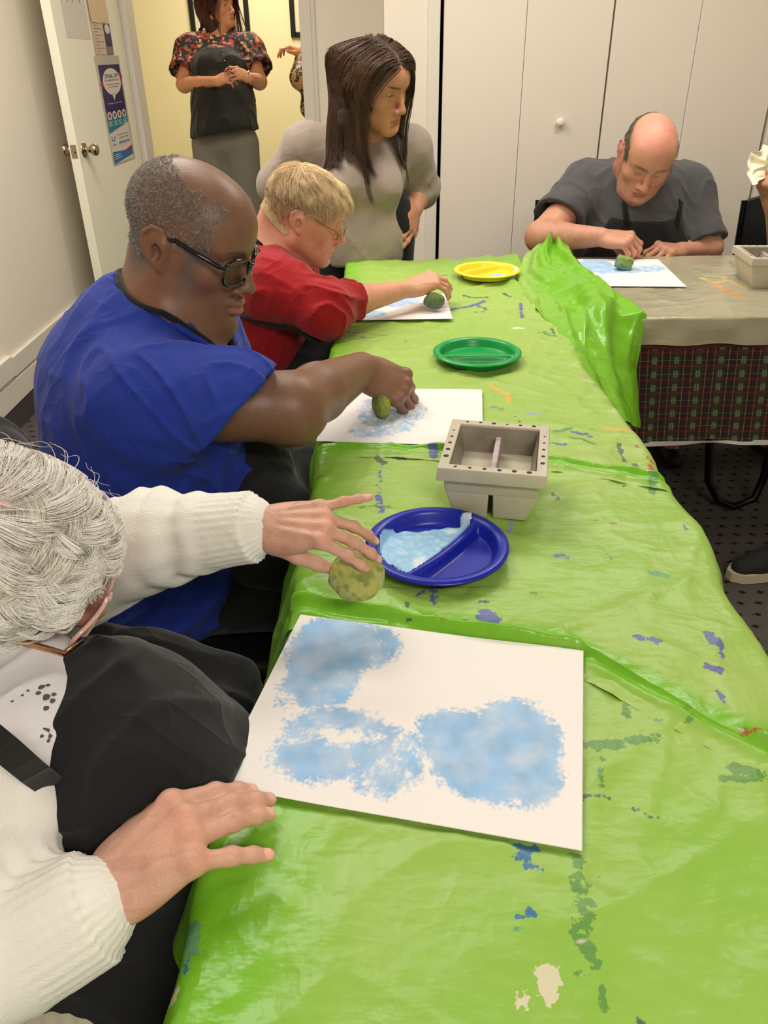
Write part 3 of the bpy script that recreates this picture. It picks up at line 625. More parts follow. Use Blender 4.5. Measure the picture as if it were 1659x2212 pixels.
# brochure holder with rates card
B = [doorpt(*p) for p in ((193, 2), (216, 2), (247, 118), (206, 121))]
bx0, bx1 = (doorpt(206, 121)[0]), (doorpt(246, 118)[0]); bz0 = doorpt(225, 120)[1]; bz1 = doorpt(215, 50)[1]
hold = sheet('brochure_holder', [(bx0, bz1+.20), (bx1, bz1+.20), (bx1, bz0), (bx0, bz0)], mat('clear_plastic', (196, 186, 168), rough=.12))
tag(hold, 'clear brochure pocket with a printed card and a folded leaflet, on the open door', 'brochure holder')
H2 = lambda u, v: (bx0+u*(bx1-bx0), bz1+v*(bz0-bz1))
sheet_poly('rates_card', [H2(*p) for p in ((.04, 0), (.62, 0), (.62, .96), (.04, .96))], mat('print_pink', (214, 190, 172), rough=.5), hold, .0016)
for j in range(9): sheet_poly('card_line', [H2(*p) for p in ((.12, .06+.1*j), (.3 + .25*(j % 2), .06+.1*j), (.3+.25*(j % 2), .075+.1*j), (.12, .075+.1*j))], pgr, hold, .0030)
sheet_poly('leaflet', [H2(*p) for p in ((.64, .0), (.98, .0), (.98, .72), (.64, .72))], pnavy, hold, .0030)
sheet_poly('leaflet_foot', [H2(*p) for p in ((.64, .72), (.98, .72), (.98, .97), (.64, .97))], pgr, hold, .0030)
sheet_poly('leaflet_bubble', [H2(.81+.13*math.cos(t*PI/12), .17+.15*math.sin(t*PI/12)) for t in range(24)], pwh, hold, .0036)
sheet_poly('folded_bag', [H2(*p) for p in ((.03, -.95), (.9, -.9), (1.0, -.3), (.8, -.08), (.5, 0), (.05, -.02))], mat('peach_bag', (222, 196, 160), rough=.3), hold, .004)
n0, n1 = doorpt(140, 60), doorpt(196, 86); nz0 = doorpt(170, 84)[1]
note = sheet('notice', [(n0[0], nz0+.5), (n1[0], nz0+.5), (n1[0], nz0-.002), (n0[0], nz0+.004)], mat('notice_paper', (215, 208, 196), rough=.6))
tag(note, 'plain white notice sheet taped near the latch side of the open door', 'notice')
for k, u in enumerate((.08, .55)):
    xx = n0[0]+(n1[0]-n0[0])*u; ww = (n1[0]-n0[0])*.36
    for a_, b_ in (((xx, nz0+.335), (xx+ww, nz0+.34)), ((xx, nz0+.245), (xx+ww*.8, nz0+.25)), ((xx, nz0+.25), (xx+.0015, nz0+.335))):
        sheet_poly('printed_line', [(a_[0], a_[1]), (b_[0], a_[1]), (b_[0], b_[1]), (a_[0], b_[1])], pgr, note, .0012)
for u in (.3, .5, .8):
    xx = n0[0]+(n1[0]-n0[0])*u; sheet_poly('small_mark', [(xx, nz0+.14), (xx+.008, nz0+.14), (xx+.008, nz0+.155), (xx, nz0+.155)], pgr, note, .0012)

# pictures in the hall
blk = mat('black_wood', (18, 16, 14), rough=.35); matb = mat('mat_board', (226, 216, 180), rough=.8)
def picture(xa, xb, zb, zt, lab, art):
    e = empty('picture_frame', ((xa+xb)/2, 8.0, (zb+zt)/2)); tag(e, lab, 'picture', None); w_, h_ = xb-xa, zt-zb; f_ = .042
    MB().box((-w_/2, -.03, -h_/2), (-w_/2+f_, 0, h_/2), bev=.006).box((w_/2-f_, -.03, -h_/2), (w_/2, 0, h_/2), bev=.006).box((-w_/2+f_, -.03, -h_/2), (w_/2-f_, 0, -h_/2+f_), bev=.006).box((-w_/2+f_, -.03, h_/2-f_), (w_/2-f_, 0, h_/2), bev=.006).build('frame', blk, e)
    MB().box((-w_/2+f_, -.012, -h_/2+f_), (w_/2-f_, -.006, h_/2-f_)).build('mat_board', matb, e)
    if art == 0: MB().box((-w_/2+.14, -.016, -h_/2+.12), (w_/2-.14, -.0125, h_/2-.12)).build('print', mat('art_print', (150, 150, 145), rough=.5, var=.5, vscale=14), e)
    else:
        b = MB()
        for k in range(7): b.tube([(-.06+.02*math.sin(k*2.1+t), -.0145, -h_/2+.18+.09*k+.08*t) for t in (0, .4, .8, 1.2)], .006+.004*(k % 2), 6)
        b.build('ink_drawing', blk, e)
pf = lambda x, y: at(x, y, Y=8.0)
picture(pf(411, 40)[0], pf(541, 60)[0], pf(541, 80)[2], 2.25, 'black framed picture hanging in the hall behind the person with glasses in hand', 0)
picture(pf(628, 60)[0], pf(628, 60)[0]+.52, pf(640, 81)[2], 2.25, 'black framed ink drawing in the hall, half hidden by the doorway', 1)

# ------------------------------------------------------------- tables
TZ = 0.74
blackm = mat('black_metal', (16, 16, 17), rough=.3, metal=.6)
lam = mat('laminate', (150, 140, 125), rough=.5)
def table(x0, x1, y0, y1, lab, legs):
    e = empty('folding_table', ((x0+x1)/2, (y0+y1)/2, 0)); tag(e, lab, 'table'); cx, cy = (x0+x1)/2, (y0+y1)/2
    MB().box((x0-cx, y0-cy, TZ-.035), (x1-cx, y1-cy, TZ-.006), bev=.008).build('tabletop', lam, e)
    for pts in legs: MB().tube([(p[0]-cx, p[1]-cy, p[2]) for p in pts], .0135, 12).build('leg', blackm, e, True, auto=60)
def bentleg(xa, xb, y): return [(xa, y, TZ-.03), (xa, y, .12), (xa+.02*np.sign(xb-xa), y, .04), (xa+.08*np.sign(xb-xa), y, .0155), (xb-.08*np.sign(xb-xa), y, .0155), (xb-.02*np.sign(xb-xa), y, .04), (xb, y, .12), (xb, y, TZ-.03)]
table(-.105, .465, .05, 1.45, 'narrow folding table under the bright green cloth, nearest the viewer', [[(-.04, .2, .70), (-.04, .2, .014)], [(.40, .2, .70), (.40, .2, .014)], [(-.04, 1.35, .70), (-.04, 1.35, .014)], [(.40, 1.35, .70), (.40, 1.35, .014)]])
table(-.105, .465, 1.46, 2.775, 'narrow folding table under the bright green cloth, at the far end', [[(-.04, 1.6, .70), (-.04, 1.6, .014)], [(.40, 1.6, .70), (.40, 1.6, .014)], [(-.04, 2.65, .70), (-.04, 2.65, .014)], [(.40, 2.65, .70), (.40, 2.65, .014)]])
table(.53, 2.35, 2.12, 2.77, 'folding table along the closet under the cream plastic cover', [[(.80, 2.20, .70), (.80, 2.20, .014)], [(.80, 2.69, .70), (.80, 2.69, .014)], [(1.02, 2.40, .70), (1.10, 2.34, .10), (1.14, 2.32, .035), (1.19, 2.31, .0155), (1.26, 2.32, .04), (1.28, 2.33, .12), (1.28, 2.36, .70)], [(2.2, 2.4, .7), (2.2, 2.4, .014)]])

# marks of dried paint on the green plastic, measured on the photo: (pixel polyline, half width px, colour key)
MK = {'b': (82, 82, 158), 'g': (92, 140, 70), 'd': (70, 86, 80), 't': (96, 150, 110), 'u': (38, 100, 160), 'w': (214, 204, 178), 'r': (176, 70, 40), 'o': (214, 170, 80), 'l': (150, 150, 200), 'p': (200, 130, 170), 'h': (232, 232, 210), 'k': (110, 96, 130)}
MARKS = [
 ([(1055, 1325), (1062, 1345)], 17, 'b'), ([(1035, 1330), (1075, 1338)], 10, 'b'), ([(1375, 1376), (1425, 1388)], 8, 'b'), ([(1532, 1370), (1538, 1390)], 9, 'b'), ([(1556, 1382), (1560, 1422)], 5, 'b'),
 ([(1530, 1440), (1552, 1452)], 9, 'b'), ([(1552, 1496), (1560, 1512)], 8, 'b'), ([(1180, 1198), (1232, 1201)], 4, 'b'), ([(1105, 1125), (1097, 1148)], 6, 'l'), ([(822, 1052), (820, 1062)], 3, 'b'), ([(818, 1072), (824, 1104)], 7, 'b'), ([(824, 1000), (818, 1050)], 3, 'b'),
 ([(780, 1096), (815, 1090), (850, 1098)], 5, 'g'), ([(938, 985), (935, 965)], 10, 'b'), ([(905, 962), (975, 964)], 5, 'b'), ([(812, 988), (828, 1000)], 8, 'd'), ([(850, 990), (880, 992)], 4, 'd'),
 ([(895, 1290), (925, 1272), (962, 1262)], 4, 'b'), ([(938, 1272), (940, 1302)], 7, 'b'), ([(880, 1305), (884, 1350)], 4, 'd'), ([(940, 1352), (955, 1362)], 4, 'r'), ([(1262, 1606), (1330, 1602), (1420, 1596)], 11, 'g'), ([(1300, 1612), (1340, 1606)], 14, 'g'),
 ([(1350, 1525), (1356, 1545)], 10, 'g'), ([(1486, 1535), (1490, 1560)], 8, 'g'), ([(1270, 1545), (1290, 1543)], 4, 'g'), ([(1400, 1555), (1430, 1556)], 6, 't'),
 ([(1585, 1660), (1640, 1680)], 15, 'g'), ([(1590, 1685), (1630, 1686)], 10, 'g'), ([(1555, 1686), (1575, 1684)], 6, 'g'), ([(1265, 1720), (1315, 1720)], 4, 'd'), ([(1372, 1750), (1410, 1765)], 4, 'd'), ([(1300, 1640), (1296, 1700)], 5, 'g'),
 ([(1128, 1830), (1140, 1860)], 12, 'u'), ([(1120, 1850), (1160, 1835)], 9, 'u'), ([(1140, 1870), (1162, 1874)], 9, 'u'), ([(1146, 1906), (1147, 1908)], 3, 'u'), ([(1152, 1930), (1153, 1932)], 4, 'u'), ([(1120, 1985), (1150, 1980)], 10, 'u'), ([(1115, 2004), (1128, 2008)], 4, 't'),
 ([(1243, 1850), (1260, 1930), (1268, 1980)], 11, 'g'), ([(1262, 2000), (1270, 2060)], 13, 'g'), ([(1262, 2050), (1285, 2075)], 14, 'g'), ([(1232, 1900), (1240, 2040)], 4, 'g'), ([(1300, 2130), (1308, 2175)], 5, 'g'), ([(1245, 2090), (1252, 2110)], 4, 'g'), ([(1250, 2035), (1256, 2048)], 8, 'w'),
 ([(1190, 2100), (1184, 2150)], 18, 'w'), ([(1165, 2105), (1200, 2102)], 8, 'w'), ([(1122, 2145), (1132, 2178)], 5, 'w'),
 ([(410, 1998), (415, 2050)], 18, 't'), ([(400, 2090), (410, 2030)], 8, 'u'), ([(388, 2108), (372, 2150)], 5, 'w'), ([(1590, 1575), (1659, 1600)], 4, 'w'), ([(1600, 1590), (1659, 1606)], 3, 'r'), ([(1380, 2205), (1390, 2210)], 8, 'd'),
 ([(975, 668), (1010, 660), (1044, 650)], 5, 'b'), ([(1030, 655), (1052, 668)], 4, 'b'), ([(1025, 674), (1045, 672)], 3, 'd'), ([(1005, 640), (1050, 642)], 4, 'd'), ([(1090, 636), (1105, 640)], 3, 'd'), ([(1125, 655), (1128, 688)], 3, 'b'), ([(1160, 665), (1167, 652)], 2.5, 'd'),
 ([(940, 594), (965, 593)], 3, 'b'), ([(1165, 720), (1200, 725)], 5, 'g'), ([(1190, 710), (1200, 722)], 3, 'd'), ([(735, 712), (770, 716), (800, 714)], 2.5, 'd'), ([(800, 720), (840, 722)], 3, 'g'), ([(775, 724), (805, 730)], 2, 'k'), ([(870, 735), (885, 737)], 2, 'd'),
 ([(1108, 708), (1130, 709)], 3, 'h'), ([(1060, 838), (1095, 850), (1100, 870)], 6, 'o'), ([(1140, 892), (1165, 894)], 5, 'l'), ([(1065, 880), (1085, 884)], 5, 't'), ([(1115, 898), (1125, 910)], 2, 'd'), ([(1195, 930), (1230, 925)], 7, 'g'), ([(1240, 932), (1275, 942)], 5, 'b'), ([(1235, 945), (1280, 962)], 6, 'g'), ([(1190, 960), (1220, 960)], 4, 'u'),
 ([(1310, 925), (1370, 932), (1400, 925)], 7, 'o'), ([(1262, 812), (1266, 814)], 5, 'p'), ([(1285, 828), (1320, 838)], 2.5, 'k'), ([(1322, 846), (1326, 850)], 4, 'k'), ([(1335, 960), (1350, 994)], 4, 'd'), ([(1370, 962), (1400, 985), (1412, 1000)], 2.5, 'r'), ([(1372, 1004), (1374, 1016)], 6, 'd'), ([(1405, 1003), (1410, 1015)], 5, 'r'), ([(1410, 1028), (1410, 1060)], 8, 'g'),
 ([(1475, 1136), (1485, 1142)], 5, 'k'), ([(1270, 1122), (1290, 1124)], 2, 'r'), ([(1320, 1132), (1360, 1122)], 2, 'r'), ([(1345, 1052), (1355, 1050)], 3, 'd'), ([(1415, 1235), (1435, 1240)], 12, 't'), ([(1310, 1190), (1320, 1206)], 3, 'd'), ([(1195, 1065), (1205, 1075)], 4, 'd'), ([(1140, 1278), (1160, 1279)], 3, 'g'), ([(1035, 1298), (1055, 1299)], 7, 'd'),
 ([(1430, 1230), (1520, 1260)], 22, 'x'), ([(1560, 1330), (1600, 1350)], 22, 'x'), ([(1000, 1340), (1060, 1360)], 4, 'd')]
RED = 0
def mark_fields(V, z=TZ+.004):
    """for points on the cloth: signed 'ink' field (m, >0 inside a mark) and its colour"""
    F_ = np.full(len(V), -.05); C_ = np.tile(np.array(srgb(150, 180, 90)[:3]), (len(V), 1))
    for pts, hw, k in MARKS:
        if k == 'x': continue
        W = np.array([at(x, y, z=z)[:2] for x, y in pts]); c0 = W.mean(0); ppm = CAM_F/np.linalg.norm(np.array([*c0, z])-EYE)
        r = max(hw, 2.5)/ppm*(1.0+.35*min(1, c0[1]/2.5)); d = np.full(len(V), 1.0)
        near = np.abs(V[:, :2]-c0).max(1) < r*1.5+.03+np.abs(W-c0).max()
        if not near.any(): continue
        Q = V[near, :2]; dm = np.full(len(Q), 1.0)
        for a, b in zip(W[:-1], W[1:]):
            ba = b-a; t = np.clip(((Q-a)@ba)/(ba@ba+1e-12), 0, 1); dm = np.minimum(dm, np.linalg.norm(Q-a-t[:, None]*ba, axis=1))
        f = (r-dm); cur = F_[near]; b_ = f > cur; idx = np.nonzero(near)[0][b_]; F_[idx] = f[b_]; C_[idx] = srgb(*MK[k])[:3]
    return F_, C_
def cloth_mat():
    m = bpy.data.materials.new('green_plastic'); m.use_nodes = True; nt = m.node_tree; N, L = nt.nodes, nt.links; P = N['Principled BSDF']
    tc = N.new('ShaderNodeTexCoord'); a = N.new('ShaderNodeAttribute'); a.attribute_name = 'ink'; ac = N.new('ShaderNodeAttribute'); ac.attribute_name = 'Col'; af = N.new('ShaderNodeAttribute'); af.attribute_name = 'film'
    def noise(sc, det=4, vec=None):
        n = N.new('ShaderNodeTexNoise'); n.inputs['Scale'].default_value = sc; n.inputs['Detail'].default_value = det; L.new(vec or tc.outputs['Object'], n.inputs['Vector']); return n.outputs['Fac']
    n1 = noise(95, 6); n2 = noise(320, 3)
    k = mth(nt, 'ADD', a.outputs['Fac'], mth(nt, 'MULTIPLY', mth(nt, 'SUBTRACT', n1, .52), .020)); k = mth(nt, 'ADD', k, mth(nt, 'MULTIPLY', mth(nt, 'SUBTRACT', n2, .5), .008))
    mk = mth(nt, 'MULTIPLY', mth(nt, 'MULTIPLY', k, 900.0), 1.0); mk = mth(nt, 'MINIMUM', mth(nt, 'MAXIMUM', mk, 0.0), .88)
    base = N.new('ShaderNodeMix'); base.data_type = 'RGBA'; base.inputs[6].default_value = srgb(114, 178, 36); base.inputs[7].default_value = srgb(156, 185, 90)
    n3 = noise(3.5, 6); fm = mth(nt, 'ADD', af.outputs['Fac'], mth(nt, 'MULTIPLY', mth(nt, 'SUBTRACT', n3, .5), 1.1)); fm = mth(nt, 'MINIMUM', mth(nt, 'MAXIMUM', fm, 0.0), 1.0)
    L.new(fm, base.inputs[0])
    mp = N.new('ShaderNodeMapping'); mp.inputs['Scale'].default_value = (5, 38, 10); mp.inputs['Rotation'].default_value = (0, 0, .5); L.new(tc.outputs['Object'], mp.inputs[0])
    n4 = noise(1.0, 5, mp.outputs[0])
    st = N.new('ShaderNodeMix'); st.data_type = 'RGBA'; L.new(base.outputs[2], st.inputs[6]); st.inputs[7].default_value = srgb(178, 198, 118)
    L.new(mth(nt, 'MULTIPLY', mth(nt, 'MAXIMUM', mth(nt, 'SUBTRACT', n4, .62), 0.0), 1.8), st.inputs[0])
    # specks
    vo = N.new('ShaderNodeTexVoronoi'); vo.inputs['Scale'].default_value = 16; L.new(tc.outputs['Object'], vo.inputs['Vector'])
    sp = mth(nt, 'LESS_THAN', mth(nt, 'ADD', vo.outputs['Distance'], mth(nt, 'MULTIPLY', n2, .05)), .048)
    rr = N.new('ShaderNodeSeparateXYZ'); L.new(vo.outputs['Color'], rr.inputs[0]); sp = mth(nt, 'MULTIPLY', sp, mth(nt, 'GREATER_THAN', rr.outputs[0], .74))
    s2 = N.new('ShaderNodeMix'); s2.data_type = 'RGBA'; L.new(mth(nt, 'MULTIPLY', sp, .6), s2.inputs[0]); L.new(st.outputs[2], s2.inputs[6]); s2.inputs[7].default_value = srgb(90, 110, 90)
    f = N.new('ShaderNodeMix'); f.data_type = 'RGBA'; L.new(mk, f.inputs[0]); L.new(s2.outputs[2], f.inputs[6]); L.new(ac.outputs['Color'], f.inputs[7])
    L.new(f.outputs[2], P.inputs['Base Color']); P.inputs['Roughness'].default_value = .38; P.inputs['Specular IOR Level'].default_value = .45
    L.new(mth(nt, 'ADD', mth(nt, 'MULTIPLY', fm, .16), .28), P.inputs['Roughness'])
    # crinkle bump: sharp ridges
    def ridge(sc, off):
        mp = N.new('ShaderNodeMapping'); mp.inputs['Scale'].default_value = sc; mp.inputs['Rotation'].default_value = (0, 0, off); L.new(tc.outputs['Object'], mp.inputs[0])
        n = N.new('ShaderNodeTexNoise'); n.inputs['Scale'].default_value = 1; n.inputs['Detail'].default_value = 3; L.new(mp.outputs[0], n.inputs['Vector'])
        return mth(nt, 'SUBTRACT', 1.0, mth(nt, 'MULTIPLY', mth(nt, 'ABSOLUTE', mth(nt, 'SUBTRACT', n.outputs['Fac'], .5)), 6.0))
    h = mth(nt, 'ADD', mth(nt, 'MAXIMUM', ridge((7, 17, 10), .55), 0.0), mth(nt, 'MAXIMUM', ridge((14, 8, 10), -.5), 0.0)); h = mth(nt, 'ADD', h, mth(nt, 'MULTIPLY', mth(nt, 'MAXIMUM', ridge((18, 50, 20), .45), 0.0), .26)); h = mth(nt, 'ADD', h, mth(nt, 'MULTIPLY', mth(nt, 'MAXIMUM', ridge((40, 26, 20), .9), 0.0), .30))
    b = N.new('ShaderNodeBump'); b.inputs['Strength'].default_value = .30; b.inputs['Distance'].default_value = .0035; L.new(h, b.inputs['Height']); L.new(b.outputs[0], P.inputs['Normal'])
    return m
gm = cloth_mat()
def rdg(x, y, ang, fx, fy, seed):
    c, s = math.cos(ang), math.sin(ang); u = x*c+y*s; v = -x*s+y*c
    n = noise3(np.stack([u*fx, v*fy, np.full_like(u, seed)], 1)); return 1-np.abs(n)*2.2
def crumple(x, y, amp):
    h = np.maximum(rdg(x, y, .5, 5, 15, 1.3), 0)**2*1.0+np.maximum(rdg(x, y, 1.1, 7, 20, 4.7), 0)**2*.7+np.maximum(rdg(x, y, -.6, 6, 16, 8.1), 0)**2*.6
    h += .35*noise3(np.stack([x*30, y*30, x*0+3], 1))
    return h*amp
# cross-section of a cloth over the table: arc length parameter -> (x, z)
def section(t, xl, xr, z, r=.014, hang=.27, flare=.05):
    """t in [0,1]: left hem -> up -> across -> down right hem"""
    xl = np.broadcast_to(np.asarray(xl, float), t.shape); xr = np.broadcast_to(np.asarray(xr, float), t.shape); tot = hang*2+(xr-xl); s = t*tot; x = np.empty_like(s); zz = np.empty_like(s)
    a = s < hang; b = s > hang+(xr-xl); m = ~(a | b)
    x[m] = xl[m]+(s[m]-hang); zz[m] = z
    k = (hang-s[a]); x[a] = xl[a]-flare*(k/hang)**1.2-.006*np.minimum(k/.02, 1); zz[a] = z-k
    k = (s-hang-(xr-xl))[b]; x[b] = xr[b]+flare*(k/hang)**1.2+.006*np.minimum(k/.02, 1); zz[b] = z-k
    e = np.minimum(np.abs(s-hang), np.abs(s-hang-(xr-xl))); zz -= np.where(e < r, (r-e)**2/(2*r)*.9, 0)
    return x, zz
EDGE_B = np.array([at(620, 1300, z=.745)[:2], at(700, 1310, z=.745)[:2], at(830, 1333, z=.745)[:2], at(1000, 1365, z=.745)[:2], at(1250, 1400, z=.745)[:2], at(1440, 1500, z=.745)[:2], at(1659, 1608, z=.745)[:2]])
EDGE_A = np.array([at(690, 955, z=.745)[:2], at(950, 968, z=.745)[:2], at(1200, 992, z=.745)[:2], at(1440, 1030, z=.745)[:2]])
def green_cloth(name, lab, yfar, ynear, lift, seed, nx, ny, dropy=None, ridge_pts=None, film=.75, extra=None, hemroll=None, amp=.0035):
    """yfar(x), ynear(x): the two cut edges"""
    t = np.linspace(0, 1, nx); v = np.linspace(0, 1, ny); T, Vv = np.meshgrid(t, v, indexing='ij'); T = T.ravel(); Vv = Vv.ravel()
    x0_, _ = section(T, -.118, .478, 0); yf = yfar(x0_); yn = ynear(x0_); y = yn+(yf-yn)*Vv
    xl = -.118-.055*sstep(.72, .42, y)+.006*noise3(np.stack([y*9, y*0, y*0+seed], 1)); xr = .478+.012*noise3(np.stack([y*7, y*0, y*0+seed+5], 1))-.018*sstep(1.1, .6, y)
    x, z = section(T, xl, xr, TZ+.001+lift)
    top = sstep(TZ-.02, TZ-.001, z)
    h = crumple(x+seed, y, amp)*(.35+.65*top); z = z+h*top+.0
    side = 1-top; w_ = .022*np.sin(y*34+3*np.sin(y*9+seed))*np.minimum((TZ-z)/.12, 1)*side; x = x+w_*np.sign(x-.18)
    if dropy is not None:                                            # hangs over the far end of the table
        k = np.maximum(y-dropy, 0); z = z-k*.97; y = np.minimum(y, dropy)+k*.12
    if hemroll is not None:                                          # rolled, puckered free edge and the folds behind it
        for E_, hgt, wid, sgn in hemroll:
            ye = np.interp(x, E_[:, 0], E_[:, 1]); d = (y-ye); puck = 1+.35*noise3(np.stack([x*24, x*0, x*0+seed], 1))
            z = z+(hgt*puck*np.exp(-(d/wid)**2)+hgt*.55*np.exp(-((d-sgn*wid*3.1)/(wid*1.2))**2)*(.6+.6*noise3(np.stack([x*12, x*0+2, x*0+seed], 1))))*top
    if extra: x, y, z = extra(x, y, z, T, Vv)
    V = np.stack([x, y, z], 1); i = np.arange(nx-1)[:, None]*ny+np.arange(ny-1)[None]; F_ = np.stack([i, i+ny, i+ny+1, i+1], -1).reshape(-1, 4)
    flat = np.zeros(len(V))
    for (cx_, cy_, hx_, hy_, an_) in FLAT:
        c2, s2 = math.cos(an_), math.sin(an_); du = (V[:, 0]-cx_)*c2+(V[:, 1]-cy_)*s2; dv = -(V[:, 0]-cx_)*s2+(V[:, 1]-cy_)*c2; flat = np.maximum(flat, sstep(1.10, 1.0, np.maximum(np.abs(du)/hx_, np.abs(dv)/hy_)))
    V[:, 2] = np.where(V[:, 2] > TZ+.0015, TZ+.0015+(V[:, 2]-TZ-.0015)*(1-.85*flat), V[:, 2]); ink, C = mark_fields(V)
    fl = film(x, y)
    return V, F_, ink, C, fl
def link_cloth(name, parts, lab):
    V = []; F_ = []; I_ = []; C_ = []; L_ = []; n = 0
    for (v, f, i, c, l) in parts: V.append(v); F_.append(f+n); I_.append(i); C_.append(c); L_.append(l); n += len(v)
    o = mesh(name, np.concatenate(V), np.concatenate(F_), gm, None, True, col=np.concatenate(C_), attrs={'ink': np.concatenate(I_), 'film': np.concatenate(L_)})
    tag(o, lab, 'tablecloth', None); return o
def flat_rect(cs, z=TZ+.008):
    W = [at(x, y, z=z)[:2] for x, y in cs]; c = np.mean(W, 0); u = (W[1]-W[0])+(W[2]-W[3]); return (c[0], c[1], .49*(np.linalg.norm(W[1]-W[0])+np.linalg.norm(W[2]-W[3]))/2, .48*(np.linalg.norm(W[0]-W[3])+np.linalg.norm(W[1]-W[2]))/2, math.atan2(u[1], u[0]))
FLAT = [flat_rect(q) for q in ([(638, 1328), (1252, 1407), (1268, 1843), (478, 1700)], [(775, 838), (1045, 846), (1040, 962), (630, 951)], [(760, 640), (967, 636), (973, 690), (745, 692)], [(975, 1040), (1160, 1050), (1165, 1110), (970, 1095)])]
for (x, y, r_) in ((945, 1183, .085), (1031, 766, .085), (1052, 590, .088)): p = at(x, y, z=TZ+.01); FLAT.append((p[0], p[1], r_, r_, 0))
fb = lambda x: np.interp(x, EDGE_B[:, 0], EDGE_B[:, 1])
fa = lambda x: np.interp(x, EDGE_A[:, 0], EDGE_A[:, 1])
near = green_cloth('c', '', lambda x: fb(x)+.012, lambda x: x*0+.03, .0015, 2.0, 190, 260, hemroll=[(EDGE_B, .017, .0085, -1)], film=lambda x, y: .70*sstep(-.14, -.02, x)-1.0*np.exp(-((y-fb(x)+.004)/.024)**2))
link_cloth('plastic_tablecloth', [near], 'bright green plastic tablecloth nearest the viewer, under the largest painted sheet')
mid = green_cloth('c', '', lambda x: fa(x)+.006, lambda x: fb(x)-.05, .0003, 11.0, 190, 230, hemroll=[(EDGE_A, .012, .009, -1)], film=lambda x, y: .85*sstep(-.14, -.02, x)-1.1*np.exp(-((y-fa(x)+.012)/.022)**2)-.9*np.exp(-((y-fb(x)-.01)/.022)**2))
link_cloth('plastic_tablecloth', [mid], 'bright green plastic tablecloth under the blue plate and the grey paint basin')
def flap(x, y, z, T, Vv):
    # the far right corner is pulled sideways over the neighbouring table
    k = sstep(2.05, 2.5, y)*(T > .5); return x, y, z
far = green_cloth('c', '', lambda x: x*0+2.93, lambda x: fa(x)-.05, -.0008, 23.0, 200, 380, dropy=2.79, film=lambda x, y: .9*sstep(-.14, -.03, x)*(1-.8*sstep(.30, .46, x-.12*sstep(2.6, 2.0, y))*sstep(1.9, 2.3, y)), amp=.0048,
                  extra=lambda x, y, z, T, Vv: (x, y, z+.05*np.exp(-(((x-.54)/.09)**2+((y-2.74)/.12)**2))*(z > TZ-.02)+.010*np.exp(-((x-.43-.06*np.sin(y*4))/.02)**2)*sstep(1.7, 2.2, y)*(z > TZ-.02)))
# corner flap lying over the cream table and falling down its front
def patch(Pt, nu, nv, seed):
    """Pt(u, v)->xyz arrays on unit square"""
    u, v = np.meshgrid(np.linspace(0, 1, nu), np.linspace(0, 1, nv), indexing='ij'); V = Pt(u.ravel(), v.ravel())
    i = np.arange(nu-1)[:, None]*nv+np.arange(nv-1)[None]; F_ = np.stack([i, i+nv, i+nv+1, i+1], -1).reshape(-1, 4)
    return V, F_, np.full(len(V), -.05), np.tile(np.array(srgb(150, 180, 90)[:3]), (len(V), 1)), .75*sstep(.30, .0, u.ravel())*sstep(.25, .5, v.ravel())+.15*noise3(V*6)-.1
def lerp(t, K): K = np.array(K, float); s = np.linspace(0, 1, len(K)); return np.stack([np.interp(t, s, K[:, i]) for i in range(3)], 1)
inner = [(.455, 1.50, .733), (.46, 1.80, .734), (.44, 2.08, .736), (.42, 2.32, .738), (.43, 2.55, .742), (.485, 2.70, .770), (.545, 2.78, .788)]
outer = [at(1368, 905, Y=2.02), at(1372, 800, Y=2.04), at(1397, 684, Y=2.085), at(1360, 655, z=.760), at(1290, 605, z=.766), at(1250, 575, z=.772), at(1226, 538, Y=2.76)]
outer[0] = np.array([outer[0][0], 1.96, outer[0][2]])
def fl_top(u, v):
    a = lerp(v, inner); b = lerp(v, outer); P = a+(b-a)*u[:, None]
    ph = np.sin(u*9+v*7+2.5*noise3(np.stack([u*3, v*4, u*0], 1)))
    wgt = np.sin(PI*np.clip(u, 0, 1))**.7; hang = sstep(.32, .15, v)
    P[:, 2] += (.016*ph*wgt+.02*np.maximum(rdg(u, v, .9, 3, 7, 3.3), 0)**2*wgt)*(1-hang)+.02*wgt*(1-hang)+.006
    P[:, 1] -= .020*np.sin(u*16+4*v)*hang*wgt+.01*hang; P[:, 0] += .010*np.sin(u*14+5*v)*hang*wgt
    P[:, 2] += .006*noise3(P*30)
    return P
link_cloth('plastic_tablecloth', [far, patch(fl_top, 70, 150, 0)], 'bright green plastic tablecloth at the far end, its corner spilling over the cream table')

# cream plastic cover and plaid cloth on the other table
GX0, GX1, GY0, GY1 = .50, 2.42, 2.10, 2.80
pm = bpy.data.materials.new('plaid_cloth'); pm.use_nodes = True; nt = pm.node_tree; N, L = nt.nodes, nt.links; P = N['Principled BSDF']; P.inputs['Roughness'].default_value = .8
tc = N.new('ShaderNodeTexCoord'); sx = N.new('ShaderNodeSeparateXYZ'); L.new(tc.outputs['Object'], sx.inputs[0])
hz = mth(nt, 'ADD', sx.outputs['X'], mth(nt, 'MULTIPLY', sx.outputs['Z'], .10))
def band(c, per, cen, wid): return mth(nt, 'LESS_THAN', mth(nt, 'ABSOLUTE', mth(nt, 'SUBTRACT', mth(nt, 'FRACT', mth(nt, 'ADD', mth(nt, 'DIVIDE', c, per), 1.5-cen)), .5)), wid/2)
base = N.new('ShaderNodeRGB'); base.outputs[0].default_value = srgb(58, 14, 14); cur = base.outputs[0]
def over(mask, col, fac):
    global cur
    m_ = N.new('ShaderNodeMix'); m_.data_type = 'RGBA'; L.new(mth(nt, 'MULTIPLY', mask, fac), m_.inputs[0]); L.new(cur, m_.inputs[6]); m_.inputs[7].default_value = srgb(*col); cur = m_.outputs[2]
PX, PZ = .062, .040
